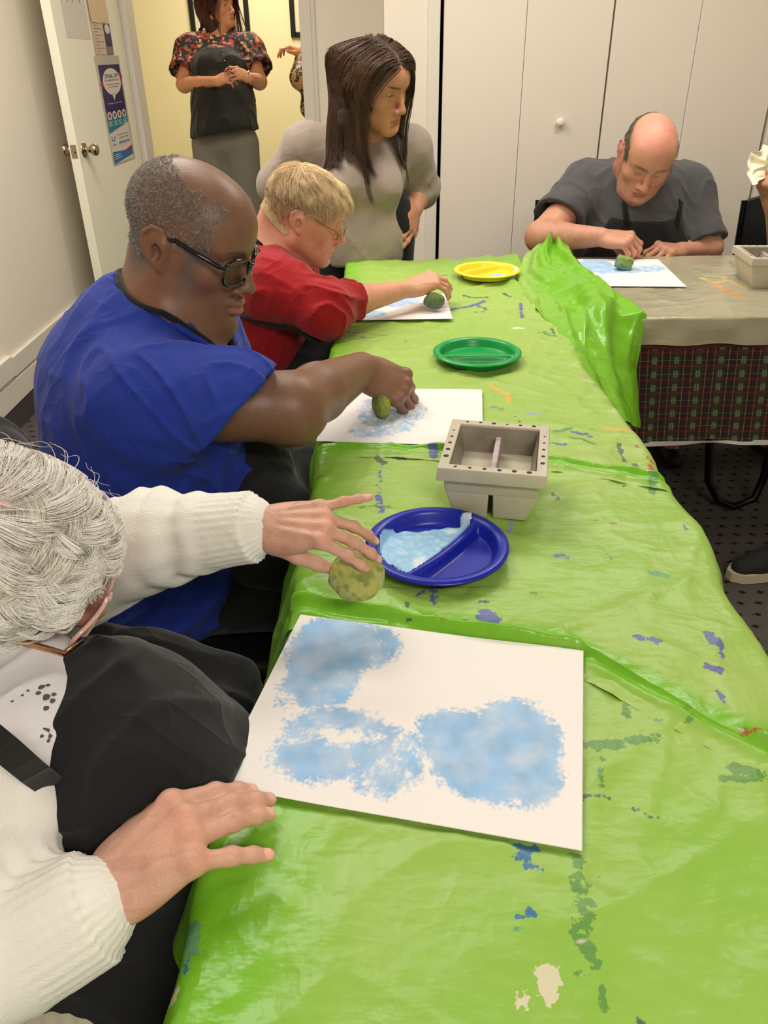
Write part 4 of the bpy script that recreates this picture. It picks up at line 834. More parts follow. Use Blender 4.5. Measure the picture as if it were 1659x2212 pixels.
over(band(sx.outputs['Z'], PZ, .5, .42), (26, 26, 22), .75); over(band(hz, PX, .2, .36), (30, 56, 34), .8); over(band(hz, PX, .7, .25), (30, 20, 18), .6)
over(band(sx.outputs['Z'], PZ, .1, .12), (104, 22, 22), .85); over(band(sx.outputs['Z'], PZ, .5, .05), (120, 130, 90), .45); over(mth(nt, 'MULTIPLY', band(hz, PX, .2, .2), band(sx.outputs['Z'], PZ, .5, .5)), (140, 134, 100), .6)
over(band(hz, PX, .55, .035), (140, 130, 98), .6); over(band(hz, PX, .90, .035), (140, 130, 98), .5); over(band(hz, PX, .2, .04), (40, 72, 44), .9)
L.new(cur, P.inputs['Base Color'])
def skirt(y, x0_, x1_, ztop, zbot, amp, nx, nz, thick=.0, lean=0.0, seed=0):
    u, v = np.meshgrid(np.linspace(0, 1, nx), np.linspace(0, 1, nz), indexing='ij'); u = u.ravel(); v = v.ravel()
    x = x0_+(x1_-x0_)*u; z = ztop+(zbot-ztop)*v; yy = y-lean*v-amp*v*(np.sin(x*19+seed)+.6*np.sin(x*43+1)); z += .004*np.sin(x*21)*v
    i = np.arange(nx-1)[:, None]*nz+np.arange(nz-1)[None]; return np.stack([x, yy, z], 1), np.stack([i, i+nz, i+nz+1, i+1], -1).reshape(-1, 4)
V, F_ = skirt(GY0-.012, GX0, GX1, TZ+.001, .372, .004, 160, 40)
b = MB().add(V, F_); b.box((GX0, GY0-.012, TZ-.004), (GX1, GY1, TZ+.001))
o = b.build('plaid_tablecloth', pm, None, True, auto=40); tag(o, 'dark red and green plaid tablecloth hanging below the cream cover', 'tablecloth')
V, F_ = skirt(GY0-.013, GX0, GX1, .374, .362, .004, 160, 4); V[:, 1] -= .0015
mesh('hem', V, F_, mat('hem_tape', (205, 200, 196), rough=.7), o)
V, F_ = skirt(GY0-.014, GX0, GX1, .70, .655, .002, 160, 4, seed=.5); V[:, 1] -= .001; mesh('top_band', V, F_, mat('dark_red_band', (88, 22, 20), rough=.8), o)
# cream cover: top grid + front drop, crinkled, with a spilt orange stain
nx, ny = 420, 170; u, v = np.meshgrid(np.linspace(0, 1, nx), np.linspace(0, 1, ny), indexing='ij'); u = u.ravel(); v = v.ravel()
x = GX0+(GX1-GX0)*u; s = v*(.075+GY1-GY0); fr = s < .075; y = np.where(fr, GY0-.020-.004*noise3(np.stack([x*14, s*20, x*0], 1))-.010*(1-s/.075)*fr, GY0-.020+(s-.075)); z = np.where(fr, TZ+.005-(.075-s), TZ+.005)
e_ = np.abs(s-.075); z -= np.where(e_ < .010, (.010-e_)**2/.02, 0)
z += np.where(fr, 0, .0016*np.maximum(rdg(x, y, 1.3, 7, 16, 5), 0)**2+.0012*np.maximum(rdg(x, y, .4, 9, 20, 9), 0)**2+.0012*noise3(np.stack([x*20, y*20, x*0], 1)))
zz = s < .012; z = np.where(zz, z+.004*noise3(np.stack([x*12, x*0, x*0], 1)), z)
i = np.arange(nx-1)[:, None]*ny+np.arange(ny-1)[None]; F_ = np.stack([i, i+ny, i+ny+1, i+1], -1).reshape(-1, 4)
ink = np.full(len(x), -.05); C = np.tile(np.array(srgb(230, 170, 90)[:3]), (len(x), 1)); V = np.stack([x, y, z], 1)
for pts, hw, cc in (([(1515, 600), (1545, 612), (1575, 606)], 7, (214, 196, 90)), ([(1530, 608), (1560, 622), (1600, 640)], 8, (224, 150, 80)), ([(1560, 600), (1612, 625)], 6, (224, 180, 100)), ([(1560, 628), (1608, 645)], 6, (222, 140, 70)), ([(1520, 596), (1600, 600)], 3, (214, 205, 120))):
    W = np.array([at(a, b_, z=TZ+.005)[:2] for a, b_ in pts])
    for a, b_ in zip(W[:-1], W[1:]):
        ba = b_-a; t = np.clip(((V[:, :2]-a)@ba)/(ba@ba), 0, 1); d = np.linalg.norm(V[:, :2]-a-t[:, None]*ba, axis=1); f = hw/900-d; k = f > ink; ink[k] = f[k]; C[k] = srgb(*cc)[:3]
def stain_mat(name, base, rough, noise_amp, crk, fac=.85, bs=.3, mapsc=(12, 30, 20), n1s=70, n2s=280, sharp=500.0):
    m = bpy.data.materials.new(name); m.use_nodes = True; nt = m.node_tree; N, L = nt.nodes, nt.links; P = N['Principled BSDF']
    tc = N.new('ShaderNodeTexCoord'); a = N.new('ShaderNodeAttribute'); a.attribute_name = 'ink'; ac = N.new('ShaderNodeAttribute'); ac.attribute_name = 'Col'
    n1 = N.new('ShaderNodeTexNoise'); n1.inputs['Scale'].default_value = n1s; n1.inputs['Detail'].default_value = 7; n1.inputs['Roughness'].default_value = .62; L.new(tc.outputs['Object'], n1.inputs['Vector'])
    n2 = N.new('ShaderNodeTexNoise'); n2.inputs['Scale'].default_value = n2s; n2.inputs['Detail'].default_value = 3; L.new(tc.outputs['Object'], n2.inputs['Vector'])
    k = mth(nt, 'ADD', a.outputs['Fac'], mth(nt, 'MULTIPLY', mth(nt, 'SUBTRACT', n1.outputs['Fac'], .5), noise_amp)); k = mth(nt, 'ADD', k, mth(nt, 'MULTIPLY', mth(nt, 'SUBTRACT', n2.outputs['Fac'], .5), noise_amp*(.35 if crk else .8)))
    k = mth(nt, 'MINIMUM', mth(nt, 'MAXIMUM', mth(nt, 'MULTIPLY', k, sharp), 0.0), fac)
    if not crk:
        n3 = N.new('ShaderNodeTexNoise'); n3.inputs['Scale'].default_value = 28; n3.inputs['Detail'].default_value = 6; L.new(tc.outputs['Object'], n3.inputs['Vector']); k = mth(nt, 'MULTIPLY', k, mth(nt, 'MINIMUM', mth(nt, 'MAXIMUM', mth(nt, 'ADD', .95, mth(nt, 'MULTIPLY', mth(nt, 'SUBTRACT', n3.outputs['Fac'], .58), 1.3)), .60), 1.0))
    f = N.new('ShaderNodeMix'); f.data_type = 'RGBA'; L.new(k, f.inputs[0]); f.inputs[6].default_value = srgb(*base); L.new(ac.outputs['Color'], f.inputs[7]); L.new(f.outputs[2], P.inputs['Base Color'])
    P.inputs['Roughness'].default_value = rough
    if crk:
        mp = N.new('ShaderNodeMapping'); mp.inputs['Scale'].default_value = mapsc; L.new(tc.outputs['Object'], mp.inputs[0]); n = N.new('ShaderNodeTexNoise'); n.inputs['Scale'].default_value = 1; n.inputs['Detail'].default_value = 4; L.new(mp.outputs[0], n.inputs['Vector'])
        h = mth(nt, 'ABSOLUTE', mth(nt, 'SUBTRACT', n.outputs['Fac'], .5)); b = N.new('ShaderNodeBump'); b.inputs['Strength'].default_value = bs; b.inputs['Distance'].default_value = .008; L.new(h, b.inputs['Height']); L.new(b.outputs[0], P.inputs['Normal'])
    return m
o = mesh('plastic_table_cover', V, F_, stain_mat('cream_plastic', (166, 159, 133), .17, .02, True, .75, .45), None, True, col=C, attrs={'ink': ink})
tag(o, 'cream plastic cover with a spilt orange paint stain, under the bald person\'s painting', 'table cover')

# ------------------------------------------------------------- painted sheets
paperm = stain_mat('painted_paper', (234, 228, 225), .75, .030, False, .96, n1s=55, n2s=230, sharp=130.0)
def painting(cs, lab, blobs, zoff, lift=None, res=.0016, ang0=None):
    """cs: four corners as photo pixels (back left, back right, front right, front left) on the table plane"""
    W = [at(x, y, z=TZ+zoff)[:2] for x, y in cs]; c = np.mean(W, 0); ux = (W[1]-W[0])+(W[2]-W[3]); ux /= np.linalg.norm(ux); uy = np.array([-ux[1], ux[0]])
    wd = (np.linalg.norm(W[1]-W[0])+np.linalg.norm(W[2]-W[3]))/2; hd_ = (np.linalg.norm(W[0]-W[3])+np.linalg.norm(W[1]-W[2]))/2; wd = min(wd, .36); 
    nx, ny = int(wd/res), int(hd_/res); u, v = np.meshgrid(np.linspace(-wd/2, wd/2, nx), np.linspace(-hd_/2, hd_/2, ny), indexing='ij'); u = u.ravel(); v = v.ravel()
    z = .0004+.0012*(1+noise3(np.stack([u*9+c[0]*20, v*9, u*0], 1)))
    if lift: z = z+lift(u/wd, v/hd_)
    ink = np.full(len(u), -1.0); dens = np.zeros(len(u))
    for (x, y, rx, ry, rot, st) in blobs:                                 # ellipses in photo pixels
        p = at(x, y, z=TZ+zoff)[:2]; px = at(x+rx, y, z=TZ+zoff)[:2]; py = at(x, y-ry, z=TZ+zoff)[:2]; ax, ay = np.linalg.norm(px-p), np.linalg.norm(py-p)
        q = p-c; a = u-q@ux; b = v-q@uy; r = math.radians(rot); a2 = a*math.cos(r)+b*math.sin(r); b2 = -a*math.sin(r)+b*math.cos(r)
        f = (1-np.sqrt((a2/ax)**2+(b2/ay)**2))*min(ax, ay)
        if st < 0: ink = np.minimum(ink, -f*1.0-.0)                        # bare spot
        else: ink = np.where(ink > -.9, np.maximum(ink, np.minimum(f, .012*st)), np.minimum(f, .012*st))
    V = np.stack([u, v, z], 1); V2 = V.copy(); V2[:, 2] -= .0004; i = np.arange(nx-1)[:, None]*ny+np.arange(ny-1)[None]; F_ = np.stack([i, i+ny, i+ny+1, i+1], -1).reshape(-1, 4); n = len(V)
    rim = np.concatenate([np.arange(ny), (np.arange(1, nx))*ny+ny-1, (nx-1)*ny+np.arange(ny-2, -1, -1), np.arange(nx-2, 0, -1)*ny]); r2 = np.roll(rim, -1)
    Fs = np.stack([rim, rim+n, r2+n, r2], 1); F_ = np.concatenate([F_, F_[:, ::-1]+n, Fs]); V = np.concatenate([V, V2]); nn = noise3(np.stack([u*60, v*60, u*0+9], 1))
    C = np.tile(np.array(srgb(138, 182, 224)[:3]), (len(u), 1)); C = C*(1+.10*nn[:, None]); ink = np.concatenate([ink, np.full(n, -1.0)]); C = np.concatenate([C, C])
    o = mesh('painted_paper', V, F_, paperm, None, True, col=C, attrs={'ink': ink}); o.location = (c[0], c[1], TZ+zoff); o.rotation_euler = (0, 0, math.atan2(ux[1], ux[0]))
    tag(o, lab, 'paper', 'sheets of paper with sponged blue paint'); return o
painting([(638, 1328), (1252, 1407), (1268, 1843), (478, 1700)], 'largest white sheet with three sponged blue clouds, nearest the viewer',
  [(705, 1400, 92, 72, 0, 1.3), (780, 1395, 92, 52, 0, .8), (700, 1470, 84, 66, 0, .9), (655, 1450, 42, 80, 0, 1), (680, 1640, 115, 50, 5, 1.6), (740, 1590, 140, 60, 0, .9), (830, 1640, 95, 78, 0, .6), (745, 1592, 40, 9, 5, -1),
   (985, 1590, 95, 62, 0, 1.5), (1110, 1590, 105, 82, 0, 1.3), (1060, 1650, 150, 82, 0, 1.5), (1150, 1670, 72, 80, 0, 1.3)], .0085)
painting([(775, 838), (1045, 846), (1040, 962), (630, 951)], 'white sheet with a pale blue smear under the hand of the person in blue',
  [(830, 905, 60, 22, 0, .35), (880, 890, 45, 22, 0, .25), (800, 935, 50, 12, 0, .5), (850, 920, 50, 16, 0, .4), (790, 880, 20, 20, 0, .12)], .0085)
painting([(760, 640), (967, 636), (973, 690), (745, 692)], 'white sheet with two blue patches under the hand of the person in red',
  [(855, 655, 32, 9, 0, .8), (880, 650, 30, 8, 0, .8), (800, 679, 38, 8, 0, .8), (770, 683, 20, 5, 0, .6)], .0085)
painting([(1253, 562), (1427, 560), (1477, 621), (1280, 618)], 'white sheet with a long blue band in front of the bald person',
  [(1290, 575, 40, 16, 0, .8), (1330, 585, 70, 7, 0, .6), (1390, 582, 45, 7, 0, .6), (1420, 579, 20, 6, 0, .5)], .0095)

# ------------------------------------------------------------- divided plates
def plate(c, R, m, lab, ridge_ang, ridge_off, bow, paint=None, zb=TZ+.005, tilt=0):
    e = empty('divided_plate', (c[0], c[1], zb), 0); tag(e, lab, 'plate', 'divided plastic plates')
    nr, na = 64, 128; rr = np.concatenate([np.linspace(0, 1, nr)]); a = np.arange(na)*2*PI/na; Rr, Aa = np.meshgrid(rr*R, a, indexing='ij'); x = (Rr*np.cos(Aa)).ravel(); y = (Rr*np.sin(Aa)).ravel(); r = Rr.ravel()
    ca, sa = math.cos(ridge_ang), math.sin(ridge_ang); s = x*ca+y*sa; d = -x*sa+y*ca-ridge_off-bow*(s/R)**2*R
    H_ = .019; k = r/R
    hz_ = .0015+H_*sstep(.76, .86, k)+.0018*sstep(.86, .9, k)-.003*sstep(.955, 1.0, k)
    ridge = .0165*(1-sstep(.0035, .0105, np.abs(d)))*(1-sstep(.84, .87, k)); hz_ = np.maximum(hz_, .0015+ridge)
    V = np.stack([x, y, hz_], 1); Vb = V.copy(); Vb[:, 2] -= .0016; Vb[:, 2] = np.maximum(Vb[:, 2], 0); n = len(V)
    i = np.arange(nr-1)[:, None]*na+np.arange(na)[None]; j = np.arange(nr-1)[:, None]*na+(np.arange(na)[None]+1) % na; F_ = np.stack([i, i+na, j+na, j], -1).reshape(-1, 4)
    b_ = (nr-1)*na; q = np.arange(na); q2 = (q+1) % na; Fr = np.stack([b_+q, b_+q+n, b_+q2+n, b_+q2], 1)
    F_ = np.concatenate([F_[:, ::-1][:, ::-1], F_[:, ::-1]+n, Fr]); mesh('dish', np.concatenate([V, Vb]), F_, m, e)
    if paint is not None:
        pts, pm_, th = paint; n_ = 90; g = np.linspace(-R, R, n_); X, Y = np.meshgrid(g, g, indexing='ij'); P = np.stack([X.ravel(), Y.ravel()], 1)
        f = np.full(len(P), -1.0)
        for (px, py, rx, ry, ro) in pts:
            dx, dy = P[:, 0]-px, P[:, 1]-py; cr, sr = math.cos(ro), math.sin(ro); f = np.maximum(f, (1-np.sqrt(((dx*cr+dy*sr)/rx)**2+((-dx*sr+dy*cr)/ry)**2))*min(rx, ry))
        f += .0025*noise3(np.stack([P[:, 0]*90, P[:, 1]*90, P[:, 0]*0], 1)); rad = np.hypot(P[:, 0], P[:, 1])/R
        base = .0018+H_*sstep(.76, .86, rad); z = base+np.minimum(np.maximum(f, -.002), .003)*th+.0012*noise3(np.stack([P[:, 0]*160, P[:, 1]*160, P[:, 0]*0+3], 1))*sstep(0, .003, f)+.0012*noise3(np.stack([P[:, 0]*60, P[:, 1]*60, P[:, 0]*0+3], 1))*sstep(0, .003, f)
        ok = f > -.0006; idx = -np.ones(len(P), int); F2 = []
        I = np.arange(len(P)).reshape(n_, n_); Q = np.stack([I[:-1, :-1], I[1:, :-1], I[1:, 1:], I[:-1, 1:]], -1).reshape(-1, 4); Q = Q[ok[Q].all(1)]
        used = np.unique(Q); idx[used] = np.arange(len(used)); V = np.stack([P[used, 0], P[used, 1], z[used]], 1)
        w_ = .8*sstep(.1, .8, noise3(np.stack([P[used, 0]*40, P[used, 1]*55, used*0], 1)))[:, None]; C = np.array(srgb(150, 196, 228)[:3])*(1-w_)+np.array(srgb(228, 232, 234)[:3])*w_
        mesh('wet_paint', V, idx[Q], pm_, e, True, col=C)
    return e
paintm = mat('wet_paint', attr=True, rough=.28, bump=.5, bscale=260, bdist=.002)
bl, gr_, ye = mat('blue_plastic', (22, 36, 158), rough=.30), mat('green_plate_plastic', (12, 150, 70), rough=.30), mat('yellow_plastic', (236, 214, 50), rough=.32)
c = (at(793, 1186, z=.76)+at(1097, 1186, z=.76))/2; pa = (at(907, 1244, z=.76)-at(1040, 1139, z=.76)); 
plate((c[0], (at(940, 1101, z=.76)[1]+at(940, 1270, z=.76)[1])/2), .103, bl, 'blue divided plate with thick pale blue paint, beside the grey basin', math.atan2(pa[1], pa[0])+PI, -.018, .10,
      ([(-.036, .006, .046, .056, .3), (-.012, .030, .068, .030, .4), (.045, .062, .010, .022, -.5), (.020, .042, .03, .014, .5), (-.058, -.006, .014, .035, .5)], paintm, .9))
plate(((at(937, 765, z=.76)[0]+at(1126, 765, z=.76)[0])/2, (at(1031, 731, z=.76)[1]+at(1031, 798, z=.76)[1])/2), .103, gr_, 'empty green divided plate in the middle of the green table', -.03, -.022, .0)
plate(((at(981, 588, z=.76)[0]+at(1123, 588, z=.76)[0])/2, (at(1052, 569, z=.76)[1]+at(1052, 607, z=.76)[1])/2), .105, ye, 'yellow divided plate with a little blue paint at the far end of the green table', .62, .03, .0,
      ([(.035, -.02, .045, .030, .1), (.010, -.038, .035, .018, .3), (.088, -.01, .010, .022, 0)], paintm, .5), zb=TZ+.008)

# ------------------------------------------------------------- paint basins
bas = mat('basin_plastic', (190, 182, 162), rough=.42, var=.05, vscale=30, bump=.05); hole = mat('basin_hole', (52, 46, 38), rough=.8)
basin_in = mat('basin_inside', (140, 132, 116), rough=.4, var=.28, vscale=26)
def basin(M, lab, L_=.185, W_=.165, H_=.092):
    """x along the short rim, y long; solid rim, two tapered feet with a slot between"""
    e = empty('paint_basin', tuple(M[:3, 3]), math.atan2(M[1, 0], M[0, 0])); tag(e, lab, 'paint basin', 'grey brush-washing basins')
    hx, hy = W_/2, L_/2; t = .0035
    def ringbox(ax, ay, bx, by, z0, z1, ax1=None, ay1=None, bx1=None, by1=None):
        ax1 = ax if ax1 is None else ax1; ay1 = ay if ay1 is None else ay1; bx1 = bx if bx1 is None else bx1; by1 = by if by1 is None else by1
        V = []
        for (X, Y, Z) in ((ax, ay, z0), (ax1, ay1, z1), (bx1, by1, z1), (bx, by, z0)): V += [(-X, -Y, Z), (X, -Y, Z), (X, Y, Z), (-X, Y, Z)]
        F_ = [(k*4+j, k*4+(j+1) % 4, ((k+1) % 4)*4+(j+1) % 4, ((k+1) % 4)*4+j) for k in range(4) for j in range(4)]
        return V, F_
    import bmesh
    def bevmesh(parts, bev):
        bm = bmesh.new()
        for V, F_ in parts:
            vs = [bm.verts.new(v) for v in V]
            for f in F_: bm.faces.new([vs[k] for k in f])
        bmesh.ops.recalc_face_normals(bm, faces=bm.faces[:])
        ed = [e_ for e_ in bm.edges if len(e_.link_faces) == 2 and e_.calc_face_angle(0) > .6]; bmesh.ops.bevel(bm, geom=ed, offset=bev, segments=3, affect='EDGES', profile=.5, clamp_overlap=True)
        bm.verts.index_update(); V = [tuple(v.co) for v in bm.verts]; F_ = [tuple(v.index for v in f.verts) for f in bm.faces]; bm.free(); return V, F_
    V, F_ = bevmesh([ringbox(hx, hy, hx-.019, hy-.019, H_-.022, H_, hx-.001, hy-.001, hx-.017, hy-.017)], .0018)
    MB().add(V, F_).build('rim', bas, e, True, auto=50)
    ox, oy = hx-.012, hy-.014; g = .0032; bx_, by_ = hx-.026, hy-.022
    def leg(sg):                                                            # one of the two tubs
        x0, x1 = (g, ox) if sg > 0 else (-ox, -g); X0, X1 = (g+.0015, bx_) if sg > 0 else (-bx_, -g-.0015)
        V = [(X0, -by_, 0), (X1, -by_, 0), (X1, by_, 0), (X0, by_, 0), (x0, -oy, H_-.045), (x1, -oy, H_-.045), (x1, oy, H_-.045), (x0, oy, H_-.045)]
        return V, [(3, 2, 1, 0), (0, 1, 5, 4), (1, 2, 6, 5), (2, 3, 7, 6), (3, 0, 4, 7)]
    W2 = [(-ox, -oy, H_-.048), (ox, -oy, H_-.048), (ox, oy, H_-.048), (-ox, oy, H_-.048), (-ox-.003, -oy-.003, H_-.018), (ox+.003, -oy-.003, H_-.018), (ox+.003, oy+.003, H_-.018), (-ox-.003, oy+.003, H_-.018)]
    parts = []
    for sg in (-1, 1):
        V, F_ = leg(sg); parts.append((V, F_+[(4, 5, 6, 7)]))
    parts.append((W2, [(0, 1, 5, 4), (1, 2, 6, 5), (2, 3, 7, 6), (3, 0, 4, 7), (3, 2, 1, 0)]))
    V, F_ = bevmesh(parts, .003); MB().add(V, F_).build('tub', bas, e, True, auto=50)
    ix, iy = hx-.0185, hy-.0185; b = MB(); z0 = .012
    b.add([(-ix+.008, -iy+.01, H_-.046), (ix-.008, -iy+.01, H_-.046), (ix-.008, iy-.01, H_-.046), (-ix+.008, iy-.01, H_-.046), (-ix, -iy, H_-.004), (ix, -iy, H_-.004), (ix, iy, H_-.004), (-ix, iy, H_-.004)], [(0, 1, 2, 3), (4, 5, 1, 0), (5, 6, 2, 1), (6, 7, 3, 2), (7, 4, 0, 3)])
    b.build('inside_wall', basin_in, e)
    d = MB().box((-.0045, -iy+.004, H_-.046), (.0045, iy*.80, H_-.012), bev=.002).build('divider', mat('divider_paint', (176, 158, 166), rough=.5, var=.35, vscale=45), e)
    b = MB()
    for k in range(5): b.box((.016+.012*k, -iy+.006, H_-.046), (.020+.012*k, -iy+.012, H_-.030))
    b.build('brush_comb', bas, e)
    disc = lambda x, y, r: MB().lathe([(.0001, .0006), (r, .0006), (r, 0)], 16, trans(x, y, H_-.0001)).build('brush_hole', hole, e)
    for k in range(6): disc(-.055+.022*k, hy-.009, .0022+.0006*(k % 3)); disc(-.055+.022*k, -hy+.009, .0024+.0003*k)
    for k in range(5): disc(-hx+.009, -.05+.024*k, .0042-.0006*k); disc(hx-.009, -.05+.024*k, .0036-.0005*k)
    e['group'] = 'grey brush-washing basins'; return e
Rc = [at(*p, z=TZ+.093) for p in ((967, 907), (1185, 920), (1189, 1035), (953, 1012))]; cc = np.mean(Rc, 0)
a_ = math.atan2(*(Rc[1]-Rc[0]+Rc[2]-Rc[3])[1::-1]); M = rotm('z', math.degrees(a_)); M[:3, 3] = (cc[0], cc[1], TZ+.003)
basin(M, 'grey plastic brush-washing basin with a paint-stained divider, beside the blue plate')
q = at(1610, 625, z=TZ+.004)
M = rotm('z', -4); M[:3, 3] = (q[0]+.085, q[1]+.075, TZ+.004); basin(M, 'grey plastic brush-washing basin cut off by the right edge, on the cream cover')

# ============================================================= person in the royal blue T-shirt
def B_():
    P = lambda x, y, w: atw(x, y, w)
    sc = 1.06; HM = headM(P(418, 518, 1.30), -13, 21, 0); s = SDF(); nb = np.array([-.372, 1.335, .972])
    hp = head(s, HM, sc, fat=.002, nose=1.28, jaw=1, lids=.9, brow=1.25, neckto=nb, neck_r=.057, ears=1.12, old=.4, chin=1.1)
    s.path([hp((0, -.048, -.05)), hp((0, -.045, -.095)), nb+(-.005, 0, .03)], [.048, .050, .056], .03)
    s.path([hp((.0, .030, -.090)), hp((0, .0, -.12))], [.026, .036], .03)
    s.path([hp((-.020, .084, -.066)), hp((-.006, .0965, -.0640)), hp((.006, .0965, -.0640)), hp((.020, .084, -.066))], .0062, .005); s.path([hp((-.018, .083, -.0770)), hp((-.006, .0960, -.0790)), hp((.006, .0960, -.0790)), hp((.018, .083, -.0770))], .0075, .005); s.ball(hp((0, .080, -.108)), .022, .012)
    s.path([hp((-.024, .086, -.0712)), hp((-.006, .1035, -.0712)), hp((.006, .1035, -.0712)), hp((.024, .086, -.0712))], .0014, .002, 's'); s.path([hp((-.014, .099, -.0925)), hp((.014, .099, -.0925))], .0055, .008, 's'); s.path([hp((0, .099, -.0545)), hp((0, .106, -.0560))], .0035, .006, 's')
    # trunk and legs under the clothes
    pel = np.array([-.42, 1.36, .53]); s.path([nb, np.array([-.40, 1.36, .80]), pel], [.07, .15, .15], .06)
    sh = np.array([-.375, 1.175, .895]); el = P(628, 880, 1.30); wr = P(780, 798, 1.53)
    s.path([nb+(0, -.02, -.02), sh], [.07, .065], .04); s.path([sh, el], [.066, .056], .03)
    s.path([el, el*.65+wr*.35, wr], [.054, .052, .034], .02)
    s.ball(el+(0, 0, -.012), .047, .03)
    hx = P(856, 818, 1.555)-wr
    M1 = frame(wr, x=hx+(.0, 0, -.012), z=(0, -.55, .85))
    t1 = hand(s, M1, {'index': (4, 48, 52, 22), 'middle': (1, 42, 62, 24), 'ring': (-3, 40, 66, 28), 'little': (-8, 38, 66, 28)}, 1.10, thumb=[(.020, .020, -.016), (.045, .030, -.036), (.062, .022, -.056), (.072, .012, -.072)], fat=1.10)
    # left arm resting in the lap
    sl = np.array([-.38, 1.53, .88]); e2 = P(535, 945, 1.73); w2 = P(612, 1000, 1.70); s.path([nb+(0, .02, -.02), sl, e2+(-.08, 0, .08), e2, w2], [.07, .065, .055, .05, .034], .03)
    M2 = frame(w2, x=P(648, 1070, 1.68)-w2, z=(.55, -.4, .6)); hand(s, M2, {'index': (4, 25, 30, 15), 'middle': (1, 28, 32, 15), 'ring': (-3, 30, 34, 15), 'little': (-8, 32, 36, 15)}, 1.1, fat=1.1)
    for q, kx in ((-.10, .05), (.11, .02)):
        hip = pel+(0.02, q, -.02); kn = np.array([-.02+kx, 1.36+q*1.2, .50]); an = np.array([-.07+kx, 1.38+q*1.2, .10]); s.path([hip, kn, an], [.10, .065, .042], .03); s.cone(an, an+(.13, 0, -.05), .036, .03, .02)
    def paint(V, C):
        h = head_region(HM, sc, V); r = np.linalg.norm(h-(0, 0, 0), axis=1); near = r < .16
        n = noise3(V*28); C *= (1+.07*n)[:, None]
        lip = near*(1-sstep(.9, 1.15, np.sqrt((h[:, 0]/.024)**2+((h[:, 1]-.096)/.016)**2+((h[:, 2]+.0725)/.013)**2))); blend(C, lip*.85, (158, 98, 92))
        ear = near*sstep(.068, .078, np.abs(h[:, 0]))*(h[:, 1] < .02); blend(C, ear*.25, (150, 92, 66))
        # close-cropped stubble tone on the scalp: a ring round the sides and back, bare on top
        ring = near*(h[:, 1] < .045+.02*noise3(h*40))*sstep(-.075, -.045, h[:, 2])*(1-sstep(.075, .10, h[:, 2]+.25*h[:, 1]))*(1-(np.abs(h[:, 0]) > .074)*(h[:, 2] < .04)*(h[:, 1] > -.045))
        blend(C, ring*.45, (100, 92, 88))
        t = near*(h[:, 1] > .04)*(h[:, 2] > .03); blend(C, t*.12, (150, 110, 90))
        brow = near*(1-sstep(.8, 1.2, np.sqrt(((np.abs(h[:, 0])-.031)/.019)**2+((h[:, 2]-.021)/.0045)**2)))*(h[:, 1] > .05); blend(C, brow*.5, (50, 40, 36))
        pal = (np.abs((V-M1[:3, 3])@M1[:3, 2]+.02) < .03)*((V-M1[:3, 3])@M1[:3, 2] < -.018)*(np.linalg.norm(V-M1[:3, 3], axis=1) < .15); blend(C, pal*.35, (168, 112, 92))
        paint_tips(V, C, t1, (170, 124, 104))
    body = tomesh(s, 'person', skinmat('brown_skin', rough=.40, sss=.06, bump=.3), .0024, (-.75, .95, -.0), (.16, 1.75, 1.3), None, (126, 90, 70), paint)
    tag(body, 'person in a royal blue T-shirt and black apron, with glasses, dabbing a sponge on paper', 'person')
    # T-shirt
    t = SDF()
    t.path([np.array([-.412, 1.34, .940]), np.array([-.44, 1.36, .84]), np.array([-.42, 1.36, .70]), np.array([-.41, 1.36, .54])], [.125, .170, .192, .190], .08)
    t.ell((-.42, 1.30, .80), (.17, .20, .20), .06); t.ell((-.42, 1.35, .66), (.185, .20, .17), .06)
    t.ell((-.42, 1.45, .84), (.15, .14, .17), .06); t.ell((-.43, 1.27, .56), (.20, .19, .19), .05)
    t.path([nb+(-.03, -.03, -.05), sh+(-.01, .01, -.015)], [.085, .088], .05); t.path([nb+(-.03, .05, -.06), sl], [.085, .09], .05)
    d1 = (el-sh)/np.linalg.norm(el-sh); ce = P(503, 888, 1.255); sleeve(t, [sh, ce], [.094, .100], np.array([.68, -.10, -.72]), .10, .084, .06, k=.04)
    d2 = (e2-sl); d2 /= np.linalg.norm(d2); c2 = sl+d2*.18; sleeve(t, [sl, c2], [.098, .092], d2, .10, .075, .05)
    t.cone(nb+(.012, 0, .10), nb+(.010, 0, .0), .082, .074, .008, 's'); t.cone(nb+(.10, 0, .05), nb+(.085, 0, -.035), .075, .062, .012, 's')
    def dis(Q):
        a = np.linalg.norm(Q-(sh+d1*.08), axis=1); f1 = folds(Q, (.5, -.2, -.6), 6, 22, 3.0); f2 = folds(Q, (.9, .2, .45), 5, 17, 9.0)
        arm = np.exp(-(a/.16)**2); low = sstep(.85, .65, Q[:, 2]); return -.0085*np.maximum(f1, 0)**2*(.35+.9*arm)-.0080*np.maximum(f2, 0)**2*(.3+.9*low)+.003
    t.disp = dis
    sm = mat('blue_cotton', (24, 50, 150), rough=.85, sheen=.06, wrinkle=.45, wscale=11, bump=.25, bscale=900, bdist=.0006, var=.04, vscale=20)
    tomesh(t, 't_shirt', sm, .0035, (-.72, 1.0, .36), (.02, 1.75, 1.2), body)
    # neck ribbing and the black apron strap round the neck
    b = MB(); ring = []
    for k in range(40):
        a = 2*PI*k/40; ring.append(nb+np.array([.035+.108*math.cos(a), .088*math.sin(a), .012-.064*math.cos(a)]))
    ring = np.array(ring)
    for _ in range(6): ring = ring-grad(t, ring)*(t(ring, disp=False)-.001)[:, None]*.8
    b.tube(ring, .006, 8, closed=True); b.build('collar', sm, body, True)
    b = MB(); ring = ring+np.array([0, 0, .010])+(nb-ring)*.06
    for _ in range(6): ring = ring+grad(s, ring)*np.maximum(.004-s(ring, disp=False), 0)[:, None]
